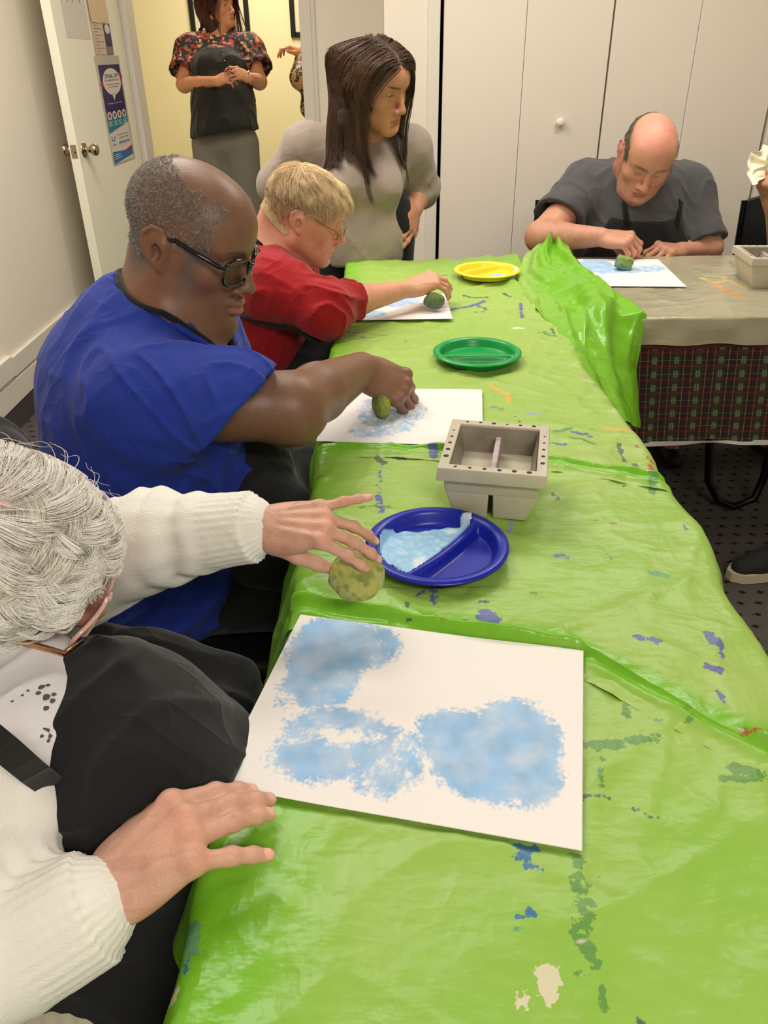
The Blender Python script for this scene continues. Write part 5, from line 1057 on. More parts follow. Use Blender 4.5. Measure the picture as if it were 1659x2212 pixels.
    b.tube(ring, .0055, 8, closed=True); am = mat('black_apron_cloth', (17, 17, 18), rough=.9, sheen=.12, wrinkle=.5, wscale=9, bump=.3, bscale=500, bdist=.001)
    b.build('apron_strap', am, body, True)
    a = SDF(); a.path([np.array([-.30, 1.36, .78]), np.array([-.31, 1.36, .62]), np.array([-.27, 1.36, .54])], [.12, .14, .12], .06)
    a.path([np.array([-.22, 1.24, .60]), np.array([-.04, 1.235, .53])], [.11, .085], .06); a.path([np.array([-.22, 1.46, .58]), np.array([-.04, 1.47, .53])], [.11, .085], .06)
    a.disp = lambda Q: -.007*np.maximum(folds(Q, (.9, .1, -.3), 4, 14, 2), 0)**2+.003
    tomesh(a, 'apron', am, .005, (-.5, 1.05, .38), (.2, 1.7, 1.0), body)
    p = SDF()
    for q, kx in ((-.10, .05), (.11, .02)):
        hip = pel+(0.02, q, -.03); kn = np.array([-.02+kx, 1.36+q*1.2, .50]); an = np.array([-.07+kx, 1.38+q*1.2, .12]); p.path([hip, kn, an], [.125, .088, .070], .03)
    p.ell(pel+(-.02, 0, -.03), (.17, .21, .12), .05); p.disp = lambda Q: -.006*np.maximum(folds(Q, (.3, .2, .9), 5, 14, 7), 0)**2+.003
    tomesh(p, 'trousers', mat('black_trousers', (15, 15, 17), rough=.9, sheen=.1), .005, (-.75, 1.05, .04), (.2, 1.75, .75), body)
    for q, kx in ((-.10, .05), (.11, .02)):
        k = SDF(); an = np.array([-.07+kx, 1.38+q*1.2, .06]); k.path([an+(-.03, 0, -.005), an+(.06, 0, -.018), an+(.14, 0, -.026)], [.042, .040, .034], .02); k.half((0, 0, .008), (0, 0, -1)); 
        sh_ = tomesh(k, 'shoe', mat('black_shoe', (20, 20, 22), rough=.6), .004, an+(-.12, -.1, -.1), an+(.24, .1, .1), body)
        MB().prism([(an[0]+x, an[1]+y) for x, y in ((-.075, -.03), (-.02, -.043), (.09, -.043), (.165, -.03), (.178, 0), (.165, .03), (.09, .043), (-.02, .043), (-.075, .03), (-.085, 0))], .001, .024).build('sole', mat('white_rubber', (214, 206, 196), rough=.6), sh_, True, auto=40)
    # grey cropped hair
    R_ = 26000; h = rng.normal(size=(R_, 3)); h /= np.linalg.norm(h, axis=1)[:, None]; h = h*(.078, .10, .085)+(0, -.014, .034)
    ok = (h[:, 1] < .045+.02*noise3(h*40))*(h[:, 2] > -.062+.25*np.maximum(h[:, 1], 0)+.55*np.maximum(h[:, 1]+.035, 0)*(np.abs(h[:, 0]) > .05))*(h[:, 2]+.28*h[:, 1]+.006*noise3(h*60) < .094)*~((h[:, 2] < .0)*(h[:, 1] > -.03))
    h = h[ok]; ct = np.array([0, -.01, .02]); dirs = (h-ct); dirs /= np.linalg.norm(dirs, axis=1)[:, None]; W = hp(h[0]) if False else (h*sc) @ HM[:3, :3].T+HM[:3, 3]; Dw = dirs @ HM[:3, :3].T
    for _ in range(3): W = W-grad(s, W)*s(W, disp=False)[:, None]
    S_ = grow(s, W, Dw, rng.uniform(.003, .006, len(W)), 5, off=.0006, curl=1.5, cf=300.0, seed=3.0)
    g = rng.uniform(.0, 1, len(W))[:, None]; cc = np.array(srgb(104, 98, 94)[:3])*(1-g)+np.array(srgb(206, 200, 196)[:3])*g
    strands('hair', S_, .00034, mat('hair_attr', attr=True, rough=.6), body, cc)
    glasses(HM, sc, body, mat('black_gloss', (14, 13, 14), rough=.12, coat=.5), mat('lens_glass', (230, 235, 230), rough=.03, trans=1.0, ior=1.02, alpha=.35), lw=.0275, lh=.0200, y=.097, th=.0028, drop=-.007, temple_y=-.012, spread=.077)
    return body
B_()

# ============================================================= person in red
def limb(s, pts, rs, k=.03): return s.path([np.array(p, float) for p in pts], rs, k)
def R_():
    P = atw; sc = 1.0; HM = headM(P(664, 464, 2.03), 3, 19, 3); s = SDF(); nb = P(588, 556, 2.10)
    hp = head(s, HM, sc, fat=-.001, nose=1.1, lids=.5, neckto=nb, neck_r=.050, ears=1.0, old=1.3)
    s.path([hp((0, -.08, -.03)), nb+(-.01, 0, .03)], [.04, .05], .03)
    for q in (-1, 1): s.path([hp((q*.020, .045, -.105)), hp((q*.022, .0, -.125)), nb+(.045, 0, .01)], [.010, .008, .008], .012)
    pel = np.array([-.40, 2.16, .52]); s.path([nb, np.array([-.40, 2.16, .78]), pel], [.06, .12, .13], .06)
    sh = P(592, 622, 2.00); el = P(706, 664, 1.97); wr = P(880, 624, 2.15)
    s.path([nb+(0, -.02, -.03), sh], [.055, .055], .04); s.path([sh, el], [.045, .042], .03); s.path([el, el*.6+wr*.4, wr], [.042, .037, .0225], .02)
    M1 = frame(wr, x=P(962, 632, 2.21)-wr+np.array([0, 0, .050]), z=(0, -.35, .94))
    t1 = hand(s, M1, {'index': (10, 38, 26, 10), 'middle': (4, 34, 24, 8), 'ring': (-5, 40, 28, 12), 'little': (-16, 40, 26, 12)}, .98, old=.9, fat=.92, thumb=[(.020, .022, -.014), (.045, .034, -.034), (.066, .032, -.050), (.084, .026, -.062)])
    sl = nb+np.array([.02, .19, -.06]); e2 = sl+(.05, .05, -.24); w2 = e2+(.22, -.03, .0); limb(s, [nb+(0, .02, -.03), sl, e2, w2], [.055, .05, .042, .024])
    M2 = frame(w2, x=(1, -.2, -.1), z=(0, 0, 1)); hand(s, M2, {k: (0, 20, 30, 15) for k in FINGERS}, .95)
    for q in (-.09, .09):
        hip = pel+(.02, q, -.02); kn = np.array([-.02, 2.16+q*1.2, .49]); an = np.array([-.05, 2.16+q*1.2, .09]); s.path([hip, kn, an], [.085, .055, .036], .03); s.cone(an, an+(.12, 0, -.045), .032, .026, .02)
    def paint(V, C):
        h = head_region(HM, sc, V); near = np.linalg.norm(h, axis=1) < .17; C *= (1+.05*noise3(V*40))[:, None]
        red = near*np.exp(-((h[:, 0]-.05)/.03)**2-((h[:, 2]+.03)/.03)**2)*(.6+.4*noise3(h*120)); blend(C, np.clip(red*.45, 0, 1), (196, 96, 84))
        nz = near*np.exp(-((h[:, 1]-.10)/.02)**2-((h[:, 2]+.035)/.025)**2); blend(C, nz*.35, (206, 116, 104))
        ear = near*sstep(.070, .080, np.abs(h[:, 0]))*(h[:, 1] < .02); blend(C, ear*.3, (214, 128, 104))
        lip = near*(1-sstep(.9, 1.15, np.sqrt((h[:, 0]/.022)**2+((h[:, 1]-.083)/.012)**2+((h[:, 2]+.071)/.009)**2))); blend(C, lip*.5, (184, 106, 98))
        brow = near*(1-sstep(.8, 1.2, np.sqrt(((np.abs(h[:, 0])-.031)/.018)**2+((h[:, 2]-.020)/.004)**2)))*(h[:, 1] > .05); blend(C, brow*.35, (170, 130, 100))
        d = np.linalg.norm(V-M1[:3, 3], axis=1); blend(C, (d < .2)*.25, (196, 132, 108)); paint_tips(V, C, t1, (168, 20, 22), nr=.0062)
    body = tomesh(s, 'person', skinmat('fair_skin', rough=.5), .0024, (-.72, 1.8, .0), (.24, 2.5, 1.22), None, (218, 160, 132), paint)
    tag(body, 'person with short blond hair and glasses in a red fleece pullover, holding a sponge', 'person')
    t = SDF(); t.path([nb+(-.055, 0, -.075), np.array([-.42, 2.16, .80]), np.array([-.40, 2.16, .62]), np.array([-.39, 2.16, .50])], [.105, .145, .165, .165], .07)
    t.ell((-.31, 2.14, .72), (.13, .17, .15), .06)
    t.path([nb+(-.01, 0, -.03), sh], [.085, .080], .05); t.path([nb+(-.01, .03, -.03), sl], [.085, .08], .05)
    d1 = el-sh; d1 /= np.linalg.norm(d1); c_e = P(758, 648, 2.03); sleeve(t, [sh, el, c_e], [.076, .066, .050], c_e-el, .055, .040, .05); t.ball(el+(-.01, 0, -.015), .064, .03)
    t.path([sl, e2, w2], [.078, .065, .05], .04)
    t.cone(nb+(.02, 0, .10), nb+(.012, 0, .0), .066, .058, .008, 's')
    def dis(Q):
        f1 = folds(Q, (.3, -.8, .5), 7, 26, 3.0); f2 = folds(Q, (.8, .1, -.5), 6, 20, 9.0); a = np.exp(-(np.linalg.norm(Q-el, axis=1)/.13)**2); return -.0075*np.maximum(f1, 0)**2*(.3+a)-.0070*np.maximum(f2, 0)**2*.7+.002
    t.disp = dis; rm = mat('red_fleece', (158, 12, 22), rough=.95, sheen=.15, wrinkle=.5, wscale=11, bump=.5, bscale=700, bdist=.001, var=.06, vscale=25)
    tomesh(t, 'pullover', rm, .0038, (-.66, 1.86, .36), (.1, 2.46, 1.1), body)
    am = MATS['black_apron_cloth']
    b = MB(); b.tube([nb+np.array([.012+.070*math.cos(a), .066*math.sin(a), .030-.04*math.cos(a)]) for a in np.linspace(0, 2*PI, 36, endpoint=False)], .0075, 8, closed=True); b.build('collar', am, body, True)
    # apron ties round the back and the apron front
    pts = [P(478, 684, 1.985), P(520, 700, 1.975), P(570, 722, 1.965), P(620, 742, 1.96), P(665, 752, 1.97), P(700, 745, 2.0)]; pts = np.array(pts)
    for _ in range(4): pts = pts-grad(t, pts)*(t(pts, disp=False)-.005)[:, None]
    MB().tube(pts, .006, 8).build('apron_tie', am, body, True)
    a = SDF(); a.path([np.array([-.27, 2.14, .78]), np.array([-.24, 2.15, .62]), np.array([-.15, 2.15, .545])], [.10, .13, .12], .06); a.path([np.array([-.2, 2.04, .56]), np.array([.0, 2.05, .52])], [.095, .08], .05); a.path([np.array([-.2, 2.26, .56]), np.array([.0, 2.26, .52])], [.095, .08], .05)
    a.disp = lambda Q: -.006*np.maximum(folds(Q, (.9, .1, -.3), 4, 16, 2), 0)**2+.003
    tomesh(a, 'apron', am, .005, (-.45, 1.85, .36), (.2, 2.45, .95), body)
    p = SDF()
    for q in (-.09, .09):
        hip = pel+(.02, q, -.03); kn = np.array([-.02, 2.16+q*1.2, .49]); an = np.array([-.05, 2.16+q*1.2, .10]); p.path([hip, kn, an], [.11, .075, .06], .03)
    tomesh(p, 'trousers', MATS['black_trousers'], .006, (-.6, 1.9, .03), (.2, 2.45, .7), body)
    for q in (-.09, .09): footwear(body, np.array([-.05, 2.16+q*1.2, 0]), (1, 0))
    # short blond hair
    n0 = 22000; h = rng.normal(size=(n0, 3)); h /= np.linalg.norm(h, axis=1)[:, None]; h = h*(.077, .100, .084)+(0, -.014, .034)
    hl = .052-.55*np.maximum(h[:, 1]-.02, 0); fr = (h[:, 1] > .048+.02*(h[:, 2]-.03)/.05)*(h[:, 2] < .066)
    side = (h[:, 2] < .022)*(np.abs(h[:, 0]) > .055)*(h[:, 1] > -.03); ok = ~fr & ~side & (h[:, 2] > -.085+.1*np.abs(h[:, 0])/.07) & ~((h[:, 2] < .0)*(h[:, 1] > -.03))
    h = h[ok]; W = (h*sc) @ HM[:3, :3].T+HM[:3, 3]; fl = HM[:3, :3]
    for _ in range(3): W = W-grad(s, W)*s(W, disp=False)[:, None]
    cw = np.array([0, -.045, .115]); nl = (h-(0, -.01, .02)); nl /= np.linalg.norm(nl, axis=1)[:, None]; rad = h-cw; rad -= nl*(rad*nl).sum(1)[:, None]; rad /= np.linalg.norm(rad, axis=1)[:, None]+1e-6
    top = sstep(.02, .085, h[:, 2]); lock = noise3(h*85)*.35; dl = rad*.9+nl*(.28+.22*top)[:, None]+np.cross(nl, rad)*lock[:, None]+np.array([0, .25, 0])*top[:, None]; dl /= np.linalg.norm(dl, axis=1)[:, None]
    D = dl @ fl.T; L_ = .016+.024*top+.007*rng.random(len(h)); nw = nl @ fl.T; K = lambda Pp, tt: D-nw*(.2+.9*tt)+np.array([0, 0, -.15])
    S_ = grow(s, W, D, L_, 8, off=.0020, curl=.10, cf=70, seed=11, comb=K, stiff=.75)
    g = rng.random(len(h))[:, None]; cc = np.array(srgb(206, 168, 118)[:3])*(1-g)+np.array(srgb(246, 224, 184)[:3])*g
    strands('hair', S_, .00060, MATS['hair_attr'], body, cc)
    glasses(HM, sc, body, mat('gold_metal', (190, 150, 100), rough=.2, metal=1.0), MATS['lens_glass'], lw=.024, lh=.0165, y=.104, th=.0012, drop=-.012, temple_y=-.012, spread=.074)
    return body
R_()

# ============================================================= standing person in the taupe sweater
def longhair(s, HM, sc, body, n, cmix, part=.012, back=1.0, width=.0011, lenfun=None, seed=5, frontlen=.30, K=16, off=.004, grav=.5, curl=.10, name='hair', tipcurl=0.0):
    """shoulder-length hair parted near the middle, falling over shoulders and back"""
    h = rng.normal(size=(n, 3)); h /= np.linalg.norm(h, axis=1)[:, None]; h = h*(.077, .100, .084)+(0, -.014, .034)
    ok = (h[:, 2] > -.03)*((h[:, 1] < .045)+(h[:, 2] > .066))*~((h[:, 2] < .028)*(h[:, 1] > -.035)*(np.abs(h[:, 0]) > .04)); h = h[ok]
    W = (h*sc) @ HM[:3, :3].T+HM[:3, 3]
    for _ in range(3): W = W-grad(s, W)*s(W, disp=False)[:, None]
    side = np.sign(h[:, 0]-part); top = sstep(.02, .10, h[:, 2]); bk = sstep(.03, -.04, h[:, 1])
    dl = np.stack([side*(1.0-.35*bk), -.25-.9*bk, .15*top-.8*(1-top)], 1); dl /= np.linalg.norm(dl, axis=1)[:, None]; D = dl @ HM[:3, :3].T
    R = HM[:3, :3]
    def comb(Pp, tt):
        loc = ((Pp-HM[:3, 3]) @ R)/sc; ax_ = np.abs(loc[:, 0]); wx = np.clip((.082-ax_)*24, -1.2, 1)*sstep(-.16, -.02, loc[:, 2]); yb = np.clip((-.095-loc[:, 1])*24, 0, 1.2)*sstep(-.16, -.02, loc[:, 2])
        out = np.stack([side*np.where(loc[:, 2] > .02, np.maximum(wx, -.6)*.9, wx), np.where(loc[:, 2] > .0, -.22-.25*bk, .0)+yb, np.where(loc[:, 2] > .08, -.45, -1.0)], 1) @ R.T
        dn = np.tile(np.array([0, 0, -1.0]), (len(Pp), 1)); m = sstep(-.02, -.14, loc[:, 2])[:, None]; o = out*(1-m)+dn*m
        if tipcurl: o = o+tipcurl*sstep(.7, 1, tt)*((-side)[:, None]*R[:, 0][None]+R[:, 1][None]*.3)
        return o
    L_ = frontlen*(1+.10*rng.random(len(h)))+.06*top
    S_ = grow(s, W, D, L_, K, off=off+.010*rng.random(len(h))[:, None][:, 0], curl=curl, cf=14, seed=seed, comb=comb, stiff=.45)
    g = (.5+.5*noise3(h*30+seed))[:, None]*.7+.3*rng.random(len(h))[:, None]; cc = np.array(srgb(*cmix[0])[:3])*(1-g)+np.array(srgb(*cmix[1])[:3])*g
    return strands(name, S_, width, mat('hair_gloss', attr=True, rough=.38, spec=.4), body, cc, tip=.3)
def S_P():
    P = atw; sc = 1.10; HM = headM(P(816, 184, 2.50), -38, 17, 4); s = SDF(); nb = P(790, 318, 2.70)
    hp = head(s, HM, sc, fat=.001, nose=1.05, lids=.38, neckto=nb, neck_r=.048, ears=.95, old=.6, chin=1.05)
    gx = lambda x, y, w: P(x, y, w)
    pel = P(785, 560, 2.86); pel[2] = .92; ch = P(785, 400, 2.74); s.path([nb, ch, pel], [.055, .11, .12], .06)
    shr = P(662, 318, 2.68); elr = P(602, 398, 2.80); wrr = P(668, 480, 2.92); shl = P(884, 322, 2.74); ell_ = P(906, 405, 2.86); wrl = P(896, 455, 2.80)
    s.path([nb+(0, 0, -.02), shr, elr, wrr], [.05, .05, .040, .025], .03); s.path([nb+(0, 0, -.02), shl, ell_], [.05, .05, .040], .03); s.path([ell_, (ell_+wrl)/2, wrl], [.042, .038, .026], .03)
    M1 = frame(wrl, x=P(880, 500, 2.74)-wrl, z=(.75, -.55, .1)); t1 = hand(s, M1, {'index': (6, 10, 20, 10), 'middle': (1, 20, 30, 10), 'ring': (-4, 25, 30, 10), 'little': (-10, 30, 30, 10)}, 1.0, old=.6, thumb=[(.02, .028, -.006), (.045, .044, -.004), (.065, .050, -.006), (.082, .048, -.012)])
    M2 = frame(wrr, x=P(705, 510, 2.85)-wrr, z=(-.75, -.55, .1)); hand(s, M2, {k: (0, 20, 30, 10) for k in FINGERS}, 1.0)
    for q in (-.085, .085):
        s.path([pel+(q, 0, -.05), np.array([pel[0]+q*1.1, pel[1]+.0, .48]), np.array([pel[0]+q*1.2, pel[1]+.02, .08])], [.09, .055, .036], .03); s.cone(np.array([pel[0]+q*1.2, pel[1]+.02, .06]), np.array([pel[0]+q*1.4, pel[1]-.13, .03]), .034, .026, .02)
    def paint(V, C):
        h = head_region(HM, sc, V); near = np.linalg.norm(h, axis=1) < .17; C *= (1+.05*noise3(V*40))[:, None]; blend(C, near*(h[:, 2] > .068+.3*np.maximum(h[:, 1]-.05, 0))*.9, (60, 44, 36))
        nz = near*np.exp(-((h[:, 1]-.10)/.02)**2-((h[:, 2]+.035)/.025)**2); blend(C, nz*.25, (190, 116, 100))
        lip = near*(1-sstep(.9, 1.15, np.sqrt((h[:, 0]/.023)**2+((h[:, 1]-.084)/.012)**2+((h[:, 2]+.071)/.009)**2))); blend(C, lip*.6, (160, 92, 82))
        brow = near*(1-sstep(.8, 1.2, np.sqrt(((np.abs(h[:, 0])-.031)/.020)**2+((h[:, 2]-.021-.12*(np.abs(h[:, 0])-.02))/.0036)**2)))*(h[:, 1] > .05); blend(C, brow*.75, (62, 44, 34))
        lash = near*(h[:, 1] > .05)*np.exp(-((np.abs(h[:, 0])-.030)/.015)**4-((h[:, 2]+.001)/.0022)**2); blend(C, np.clip(lash*.75, 0, 1), (70, 46, 36)); eye = near*(h[:, 1] > .06)*(1-sstep(.7, 1.2, np.sqrt(((np.abs(h[:, 0])-.031)/.005)**2+((h[:, 2]-.0005)/.003)**2))); blend(C, eye*.85, (44, 30, 24))
        paint_tips(V, C, t1, (220, 170, 150))
    body = tomesh(s, 'person', skinmat('tan_skin', rough=.5), .0026, (-.55, 2.45, .0), (.4, 3.25, 1.5), None, (196, 138, 108), paint)
    tag(body, 'standing person with long brown hair and a taupe sweater, hands on hips', 'person')
    t = SDF(); t.path([nb+(0, .02, -.06), ch+(0, .01, .03), P(785, 480, 2.80), P(788, 555, 2.84)], [.10, .135, .128, .135], .07)
    for q in (-.068, .075): t.ell(P(782, 405, 2.64)+(q, 0, 0), (.062, .060, .062), .06)
    for q in (-.055, .055): t.ell(P(788, 515, 2.78)+(q, 0, 0), (.085, .095, .10), .06)
    t.path([nb+(0, .01, -.035), shr], [.072, .072], .06); t.path([nb+(0, .01, -.035), shl], [.072, .072], .06)
    t.path([shr, elr+(-.01, 0, -.01)], [.073, .066], .05); t.path([elr, elr*.45+wrr*.55], [.074, .055], .03)
    c1 = ell_*.72+wrl*.28; t.path([shl, ell_+(.01, 0, .0)], [.076, .066], .04); sleeve(t, [ell_, c1], [.064, .055], wrl-ell_, .06, .042, .04, k=.02)
    for kk, (c_, r_) in enumerate(((ell_*1.0, .068), (ell_*.80+wrl*.20, .060))): t.ball(c_+(.0, 0, .0), r_, .012)
    t.path([nb+(0, 0, -.03), nb+(hp((0, -.02, -.06))-nb)*.45], [.062, .056], .02); up = hp((0, -.02, -.06))-nb; cuff(t, nb+up*.48, up, .065, .050, .04)
    t.half(P(790, 576, 2.80), (0, -.15, -1), .01)
    def dis(Q):
        f1 = folds(Q, (.8, 0, .5), 6, 17, 3.0); f2 = folds(Q, (-.6, .1, .8), 5, 15, 9.0); a = np.exp(-(np.minimum(np.linalg.norm(Q-ell_, axis=1), np.linalg.norm(Q-elr, axis=1))/.11)**2)
        ring = np.sin(np.linalg.norm(Q-shl, axis=1)*115)*np.exp(-(np.linalg.norm(Q-ell_, axis=1)/.07)**2); return -.005*np.maximum(f1, 0)**2*(.22+1.1*a)-.004*np.maximum(f2, 0)**2*.6+.002-.0035*ring
    t.disp = dis; tomesh(t, 'sweater', mat('taupe_knit', (156, 142, 130), rough=.95, sheen=.2, wrinkle=.35, wscale=8, bump=.4, bscale=800, bdist=.0008, var=.05, vscale=25), .004, (-.5, 2.5, .6), (.38, 3.2, 1.4), body)
    p = SDF(); p.ell(pel+(0, 0, -.04), (.165, .12, .14), .05)
    for q in (-.085, .085): p.path([pel+(q, 0, -.08), np.array([pel[0]+q*1.1, pel[1], .48]), np.array([pel[0]+q*1.2, pel[1]+.02, .07])], [.105, .075, .06], .03)
    tomesh(p, 'trousers', MATS['black_trousers'], .006, (-.4, 2.6, .03), (.4, 3.2, 1.15), body)
    for q in (-.085, .085): footwear(body, np.array([pel[0]+q*1.2, pel[1]+.02, 0]), (q*.8, -1))
    # hair: dark brown, past the shoulders
    hs = SDF(); hs.ops = list(s.ops)+list(t.ops)
    u = SDF(); u.M = HM.copy(); u.M[:3, :3] *= sc; u.sc = sc
    u.ell((0, -.016, .034), (.078, .101, .082), .01); u.ell((0, -.055, -.01), (.074, .066, .10), .03); u.M = np.eye(4); u.sc = 1
    u.path([hp((.048, -.055, -.02)), hp((.058, -.05, -.10)), hp((.055, -.02, -.185))], [.036, .034, .026], .03); u.path([hp((-.050, -.06, -.02)), hp((-.062, -.04, -.10)), hp((-.058, -.02, -.18))], [.036, .034, .022], .03)
    u.M = HM.copy(); u.M[:3, :3] *= sc; u.sc = sc; u.ell((0, .088, -.02), (.062, .062, .078), .006, 's'); u.ell((.055, .045, -.045), (.036, .052, .055), .006, 's'); u.ell((-.055, .045, -.04), (.030, .048, .055), .006, 's'); u.M = np.eye(4); u.sc = 1
    u.disp = lambda Q: .003*noise3(Q*60)
    base = tomesh(u, 'hair', mat('brown_hair_base', (50, 35, 27), rough=.6, bump=.5, bscale=200), .004, (-.35, 2.4, .95), (.35, 3.1, 1.55), body)
    longhair(hs, HM, sc, body, 7000, ((26, 17, 13), (112, 84, 66)), part=.010, frontlen=.31, width=.0011, seed=5, tipcurl=.9, name='hair_strands')
    eyeballs(HM, sc, body, (18, -22))
    return body
S_P()

# ============================================================= bald person at the cream table
def G_():
    P = atw; sc = 1.07; HM = headM(P(1398, 338, 2.62), -97, 33, -9); s = SDF(); nb = P(1392, 405, 2.80)
    hp = head(s, HM, sc, fat=.007, nose=1.25, lids=.95, brow=1.2, neckto=nb, neck_r=.062, ears=1.05, old=.9, chin=1.15, mouth_open=.002)
    s.path([hp((-.03, .03, -.105)), hp((0, .04, -.120)), hp((.03, .03, -.105))], .030, .03)
    pel = np.array([nb[0]-.02, 3.10, .53]); s.path([nb, np.array([nb[0]-.01, 3.04, .80]), pel], [.08, .14, .15], .06)
    shr = P(1268, 410, 2.84); elr = P(1168, 512, 2.74); wrr = P(1298, 512, 2.66); shl = P(1482, 412, 2.86); ell_ = P(1532, 535, 2.82); wrl = P(1470, 540, 2.78)
    s.path([nb+(0, 0, -.03), shr, elr], [.07, .062, .050], .03); s.path([elr, elr*.6+wrr*.4, wrr], [.052, .046, .031], .02); s.path([nb+(0, 0, -.03), shl, ell_], [.07, .062, .045], .03); s.path([ell_, wrl], [.044, .030], .02)
    M1 = frame(wrr, x=P(1366, 512, 2.62)-wrr+np.array([0, 0, -.01]), z=(.25, -.45, .85)); t1 = hand(s, M1, {'index': (4, 42, 50, 20), 'middle': (1, 48, 52, 20), 'ring': (-3, 54, 54, 22), 'little': (-8, 56, 52, 22)}, 1.06, fat=1.1, old=.4, thumb=[(.020, .018, -.018), (.045, .022, -.040), (.062, .016, -.058), (.076, .008, -.072)])
    M2 = frame(wrl, x=P(1405, 535, 2.70)-wrl, z=(-.1, -.35, .9)); M2[:3, 1] = M2[:3, 1]
    M2b = M2.copy(); M2b[:3, 1] = -M2[:3, 1]                       # left hand: mirrored frame
    t2 = hand(s, M2b, {'index': (9, 46, 14, 5), 'middle': (3, 46, 16, 5), 'ring': (-3, 46, 16, 5), 'little': (-11, 44, 14, 5)}, 1.08, fat=1.1, old=.5)
    for q in (-.11, .11):
        hip = pel+(q, -.02, -.02); kn = np.array([pel[0]+q*1.5, 2.72, .49]); an = np.array([pel[0]+q*1.5, 2.78, .09]); s.path([hip, kn, an], [.10, .062, .04], .03); s.cone(an, an+(0, -.13, -.045), .036, .03, .02)
    def paint(V, C):
        h = head_region(HM, sc, V); near = np.linalg.norm(h, axis=1) < .17; C *= (1+.05*noise3(V*40))[:, None]
        pk = near*sstep(.05, .09, h[:, 2])*(.7+.3*noise3(h*40)); blend(C, np.clip(pk*.55, 0, 1), (232, 152, 134))
        nz = near*np.exp(-((h[:, 1]-.10)/.02)**2-((h[:, 2]+.035)/.025)**2); blend(C, nz*.4, (196, 108, 100))
        ear = near*sstep(.072, .082, np.abs(h[:, 0]))*(h[:, 1] < .02); blend(C, ear*.5, (178, 88, 76))
        lip = near*(1-sstep(.9, 1.15, np.sqrt((h[:, 0]/.024)**2+((h[:, 1]-.083)/.013)**2+((h[:, 2]+.072)/.011)**2))); blend(C, lip*.6, (160, 84, 78))
        bd = near*(h[:, 1] > -.02)*sstep(-.035, -.06, h[:, 2]); blend(C, bd*.12, (150, 124, 110))
        brow = near*(1-sstep(.8, 1.2, np.sqrt(((np.abs(h[:, 0])-.031)/.022)**2+((h[:, 2]-.021)/.0055)**2)))*(h[:, 1] > .05); blend(C, brow*.6, (84, 66, 52))
        lash = near*(h[:, 1] > .05)*np.exp(-((np.abs(h[:, 0])-.030)/.014)**4-((h[:, 2]+.0085)/.0016)**2); blend(C, np.clip(lash*.8, 0, 1), (76, 48, 40))
        ring = near*(h[:, 1] < .030+.012*noise3(h*50))*sstep(-.07, -.045, h[:, 2])*(1-sstep(.055, .075, h[:, 2]+.35*h[:, 1]))*(1-(np.abs(h[:, 0]) > .076)*(h[:, 2] < .03)*(h[:, 1] > -.045)); blend(C, ring*.55, (92, 82, 74))
        fa = np.exp(-(np.linalg.norm(V-(elr*.6+wrr*.4), axis=1)/.09)**2)*(.5+.5*noise3(V*160)); blend(C, np.clip(fa*.4, 0, 1), (120, 84, 66)); paint_tips(V, C, t1, (212, 150, 136)); paint_tips(V, C, t2, (226, 170, 156))
    body = tomesh(s, 'person', skinmat('rosy_skin', rough=.48), .0026, (.30, 2.45, .0), (1.40, 3.35, 1.35), None, (198, 142, 116), paint)
    tag(body, 'bald person in a grey T-shirt and black apron at the cream table', 'person')
    t = SDF(); t.path([nb+(0, .06, -.07), np.array([nb[0]-.01, 3.05, .84]), np.array([nb[0]-.01, 3.07, .66]), pel], [.13, .195, .21, .20], .08)
    t.ell(np.array([nb[0]-.02, 2.99, .74]), (.21, .15, .19), .06); t.path([nb+(0, .03, -.045), shr], [.10, .090], .05); t.path([nb+(0, .03, -.045), shl], [.10, .088], .05)
    c1 = P(1205, 470, 2.79); sleeve(t, [shr, c1], [.090, .088], (c1-shr)+np.array([.04, 0, -.03]), .10, .072, .05)
    c2 = P(1518, 528, 2.83); sleeve(t, [shl, c2], [.088, .082], c2-shl, .095, .062, .05)
    t.cone(nb+(0, -.03, .09), nb+(0, .0, .0), .080, .070, .008, 's')
    def dis(Q):
        f1 = folds(Q, (.4, .1, -.8), 5, 18, 3.0); f2 = folds(Q, (-.5, .1, .7), 5, 16, 9.0); return -.0065*np.maximum(f1, 0)**2-.0045*np.maximum(f2, 0)**2*.8+.003
    t.disp = dis; gm_ = mat('charcoal_cotton', (74, 73, 74), rough=.9, sheen=.12, wrinkle=.5, wscale=10, bump=.25, bscale=800, bdist=.0008, var=.06, vscale=18)
    tomesh(t, 't_shirt', gm_, .0042, (.35, 2.55, .38), (1.4, 3.35, 1.2), body)
    am = MATS['black_apron_cloth']
    a = SDF(); a.path([P(1400, 455, 2.84), P(1375, 505, 2.84), P(1370, 580, 2.88)], [.10, .175, .20], .05)
    a.ops = a.ops; tt = SDF(); tt.ops = list(t.ops)
    # apron bib: a thin shell over the shirt, cut to a bib shape
    bib = SDF(); sh_f = lambda Q: t(Q, disp=True)-.007
    bib.ops = [(sh_f, 0.0, 'u')]; bib.half(nb+(0, .02, -.045), (.0, -.25, 1), .01); cx = nb[0]-.02
    bib.half((cx-.135, 0, 0), (-1, 0, -.22*0-.0), .01) if False else bib._add(lambda Q: np.abs(Q[:, 0]-cx)-(.10+.55*np.maximum(nb[2]-.045-Q[:, 2], 0)), .01, 'i'); bib._add(lambda Q: Q[:, 1]-3.06, .01, 'i'); bib._add(lambda Q: .50-Q[:, 2], .01, 'i')
    tomesh(bib, 'apron', am, .0045, (.45, 2.55, .45), (1.35, 3.1, 1.1), body)
    b = MB()
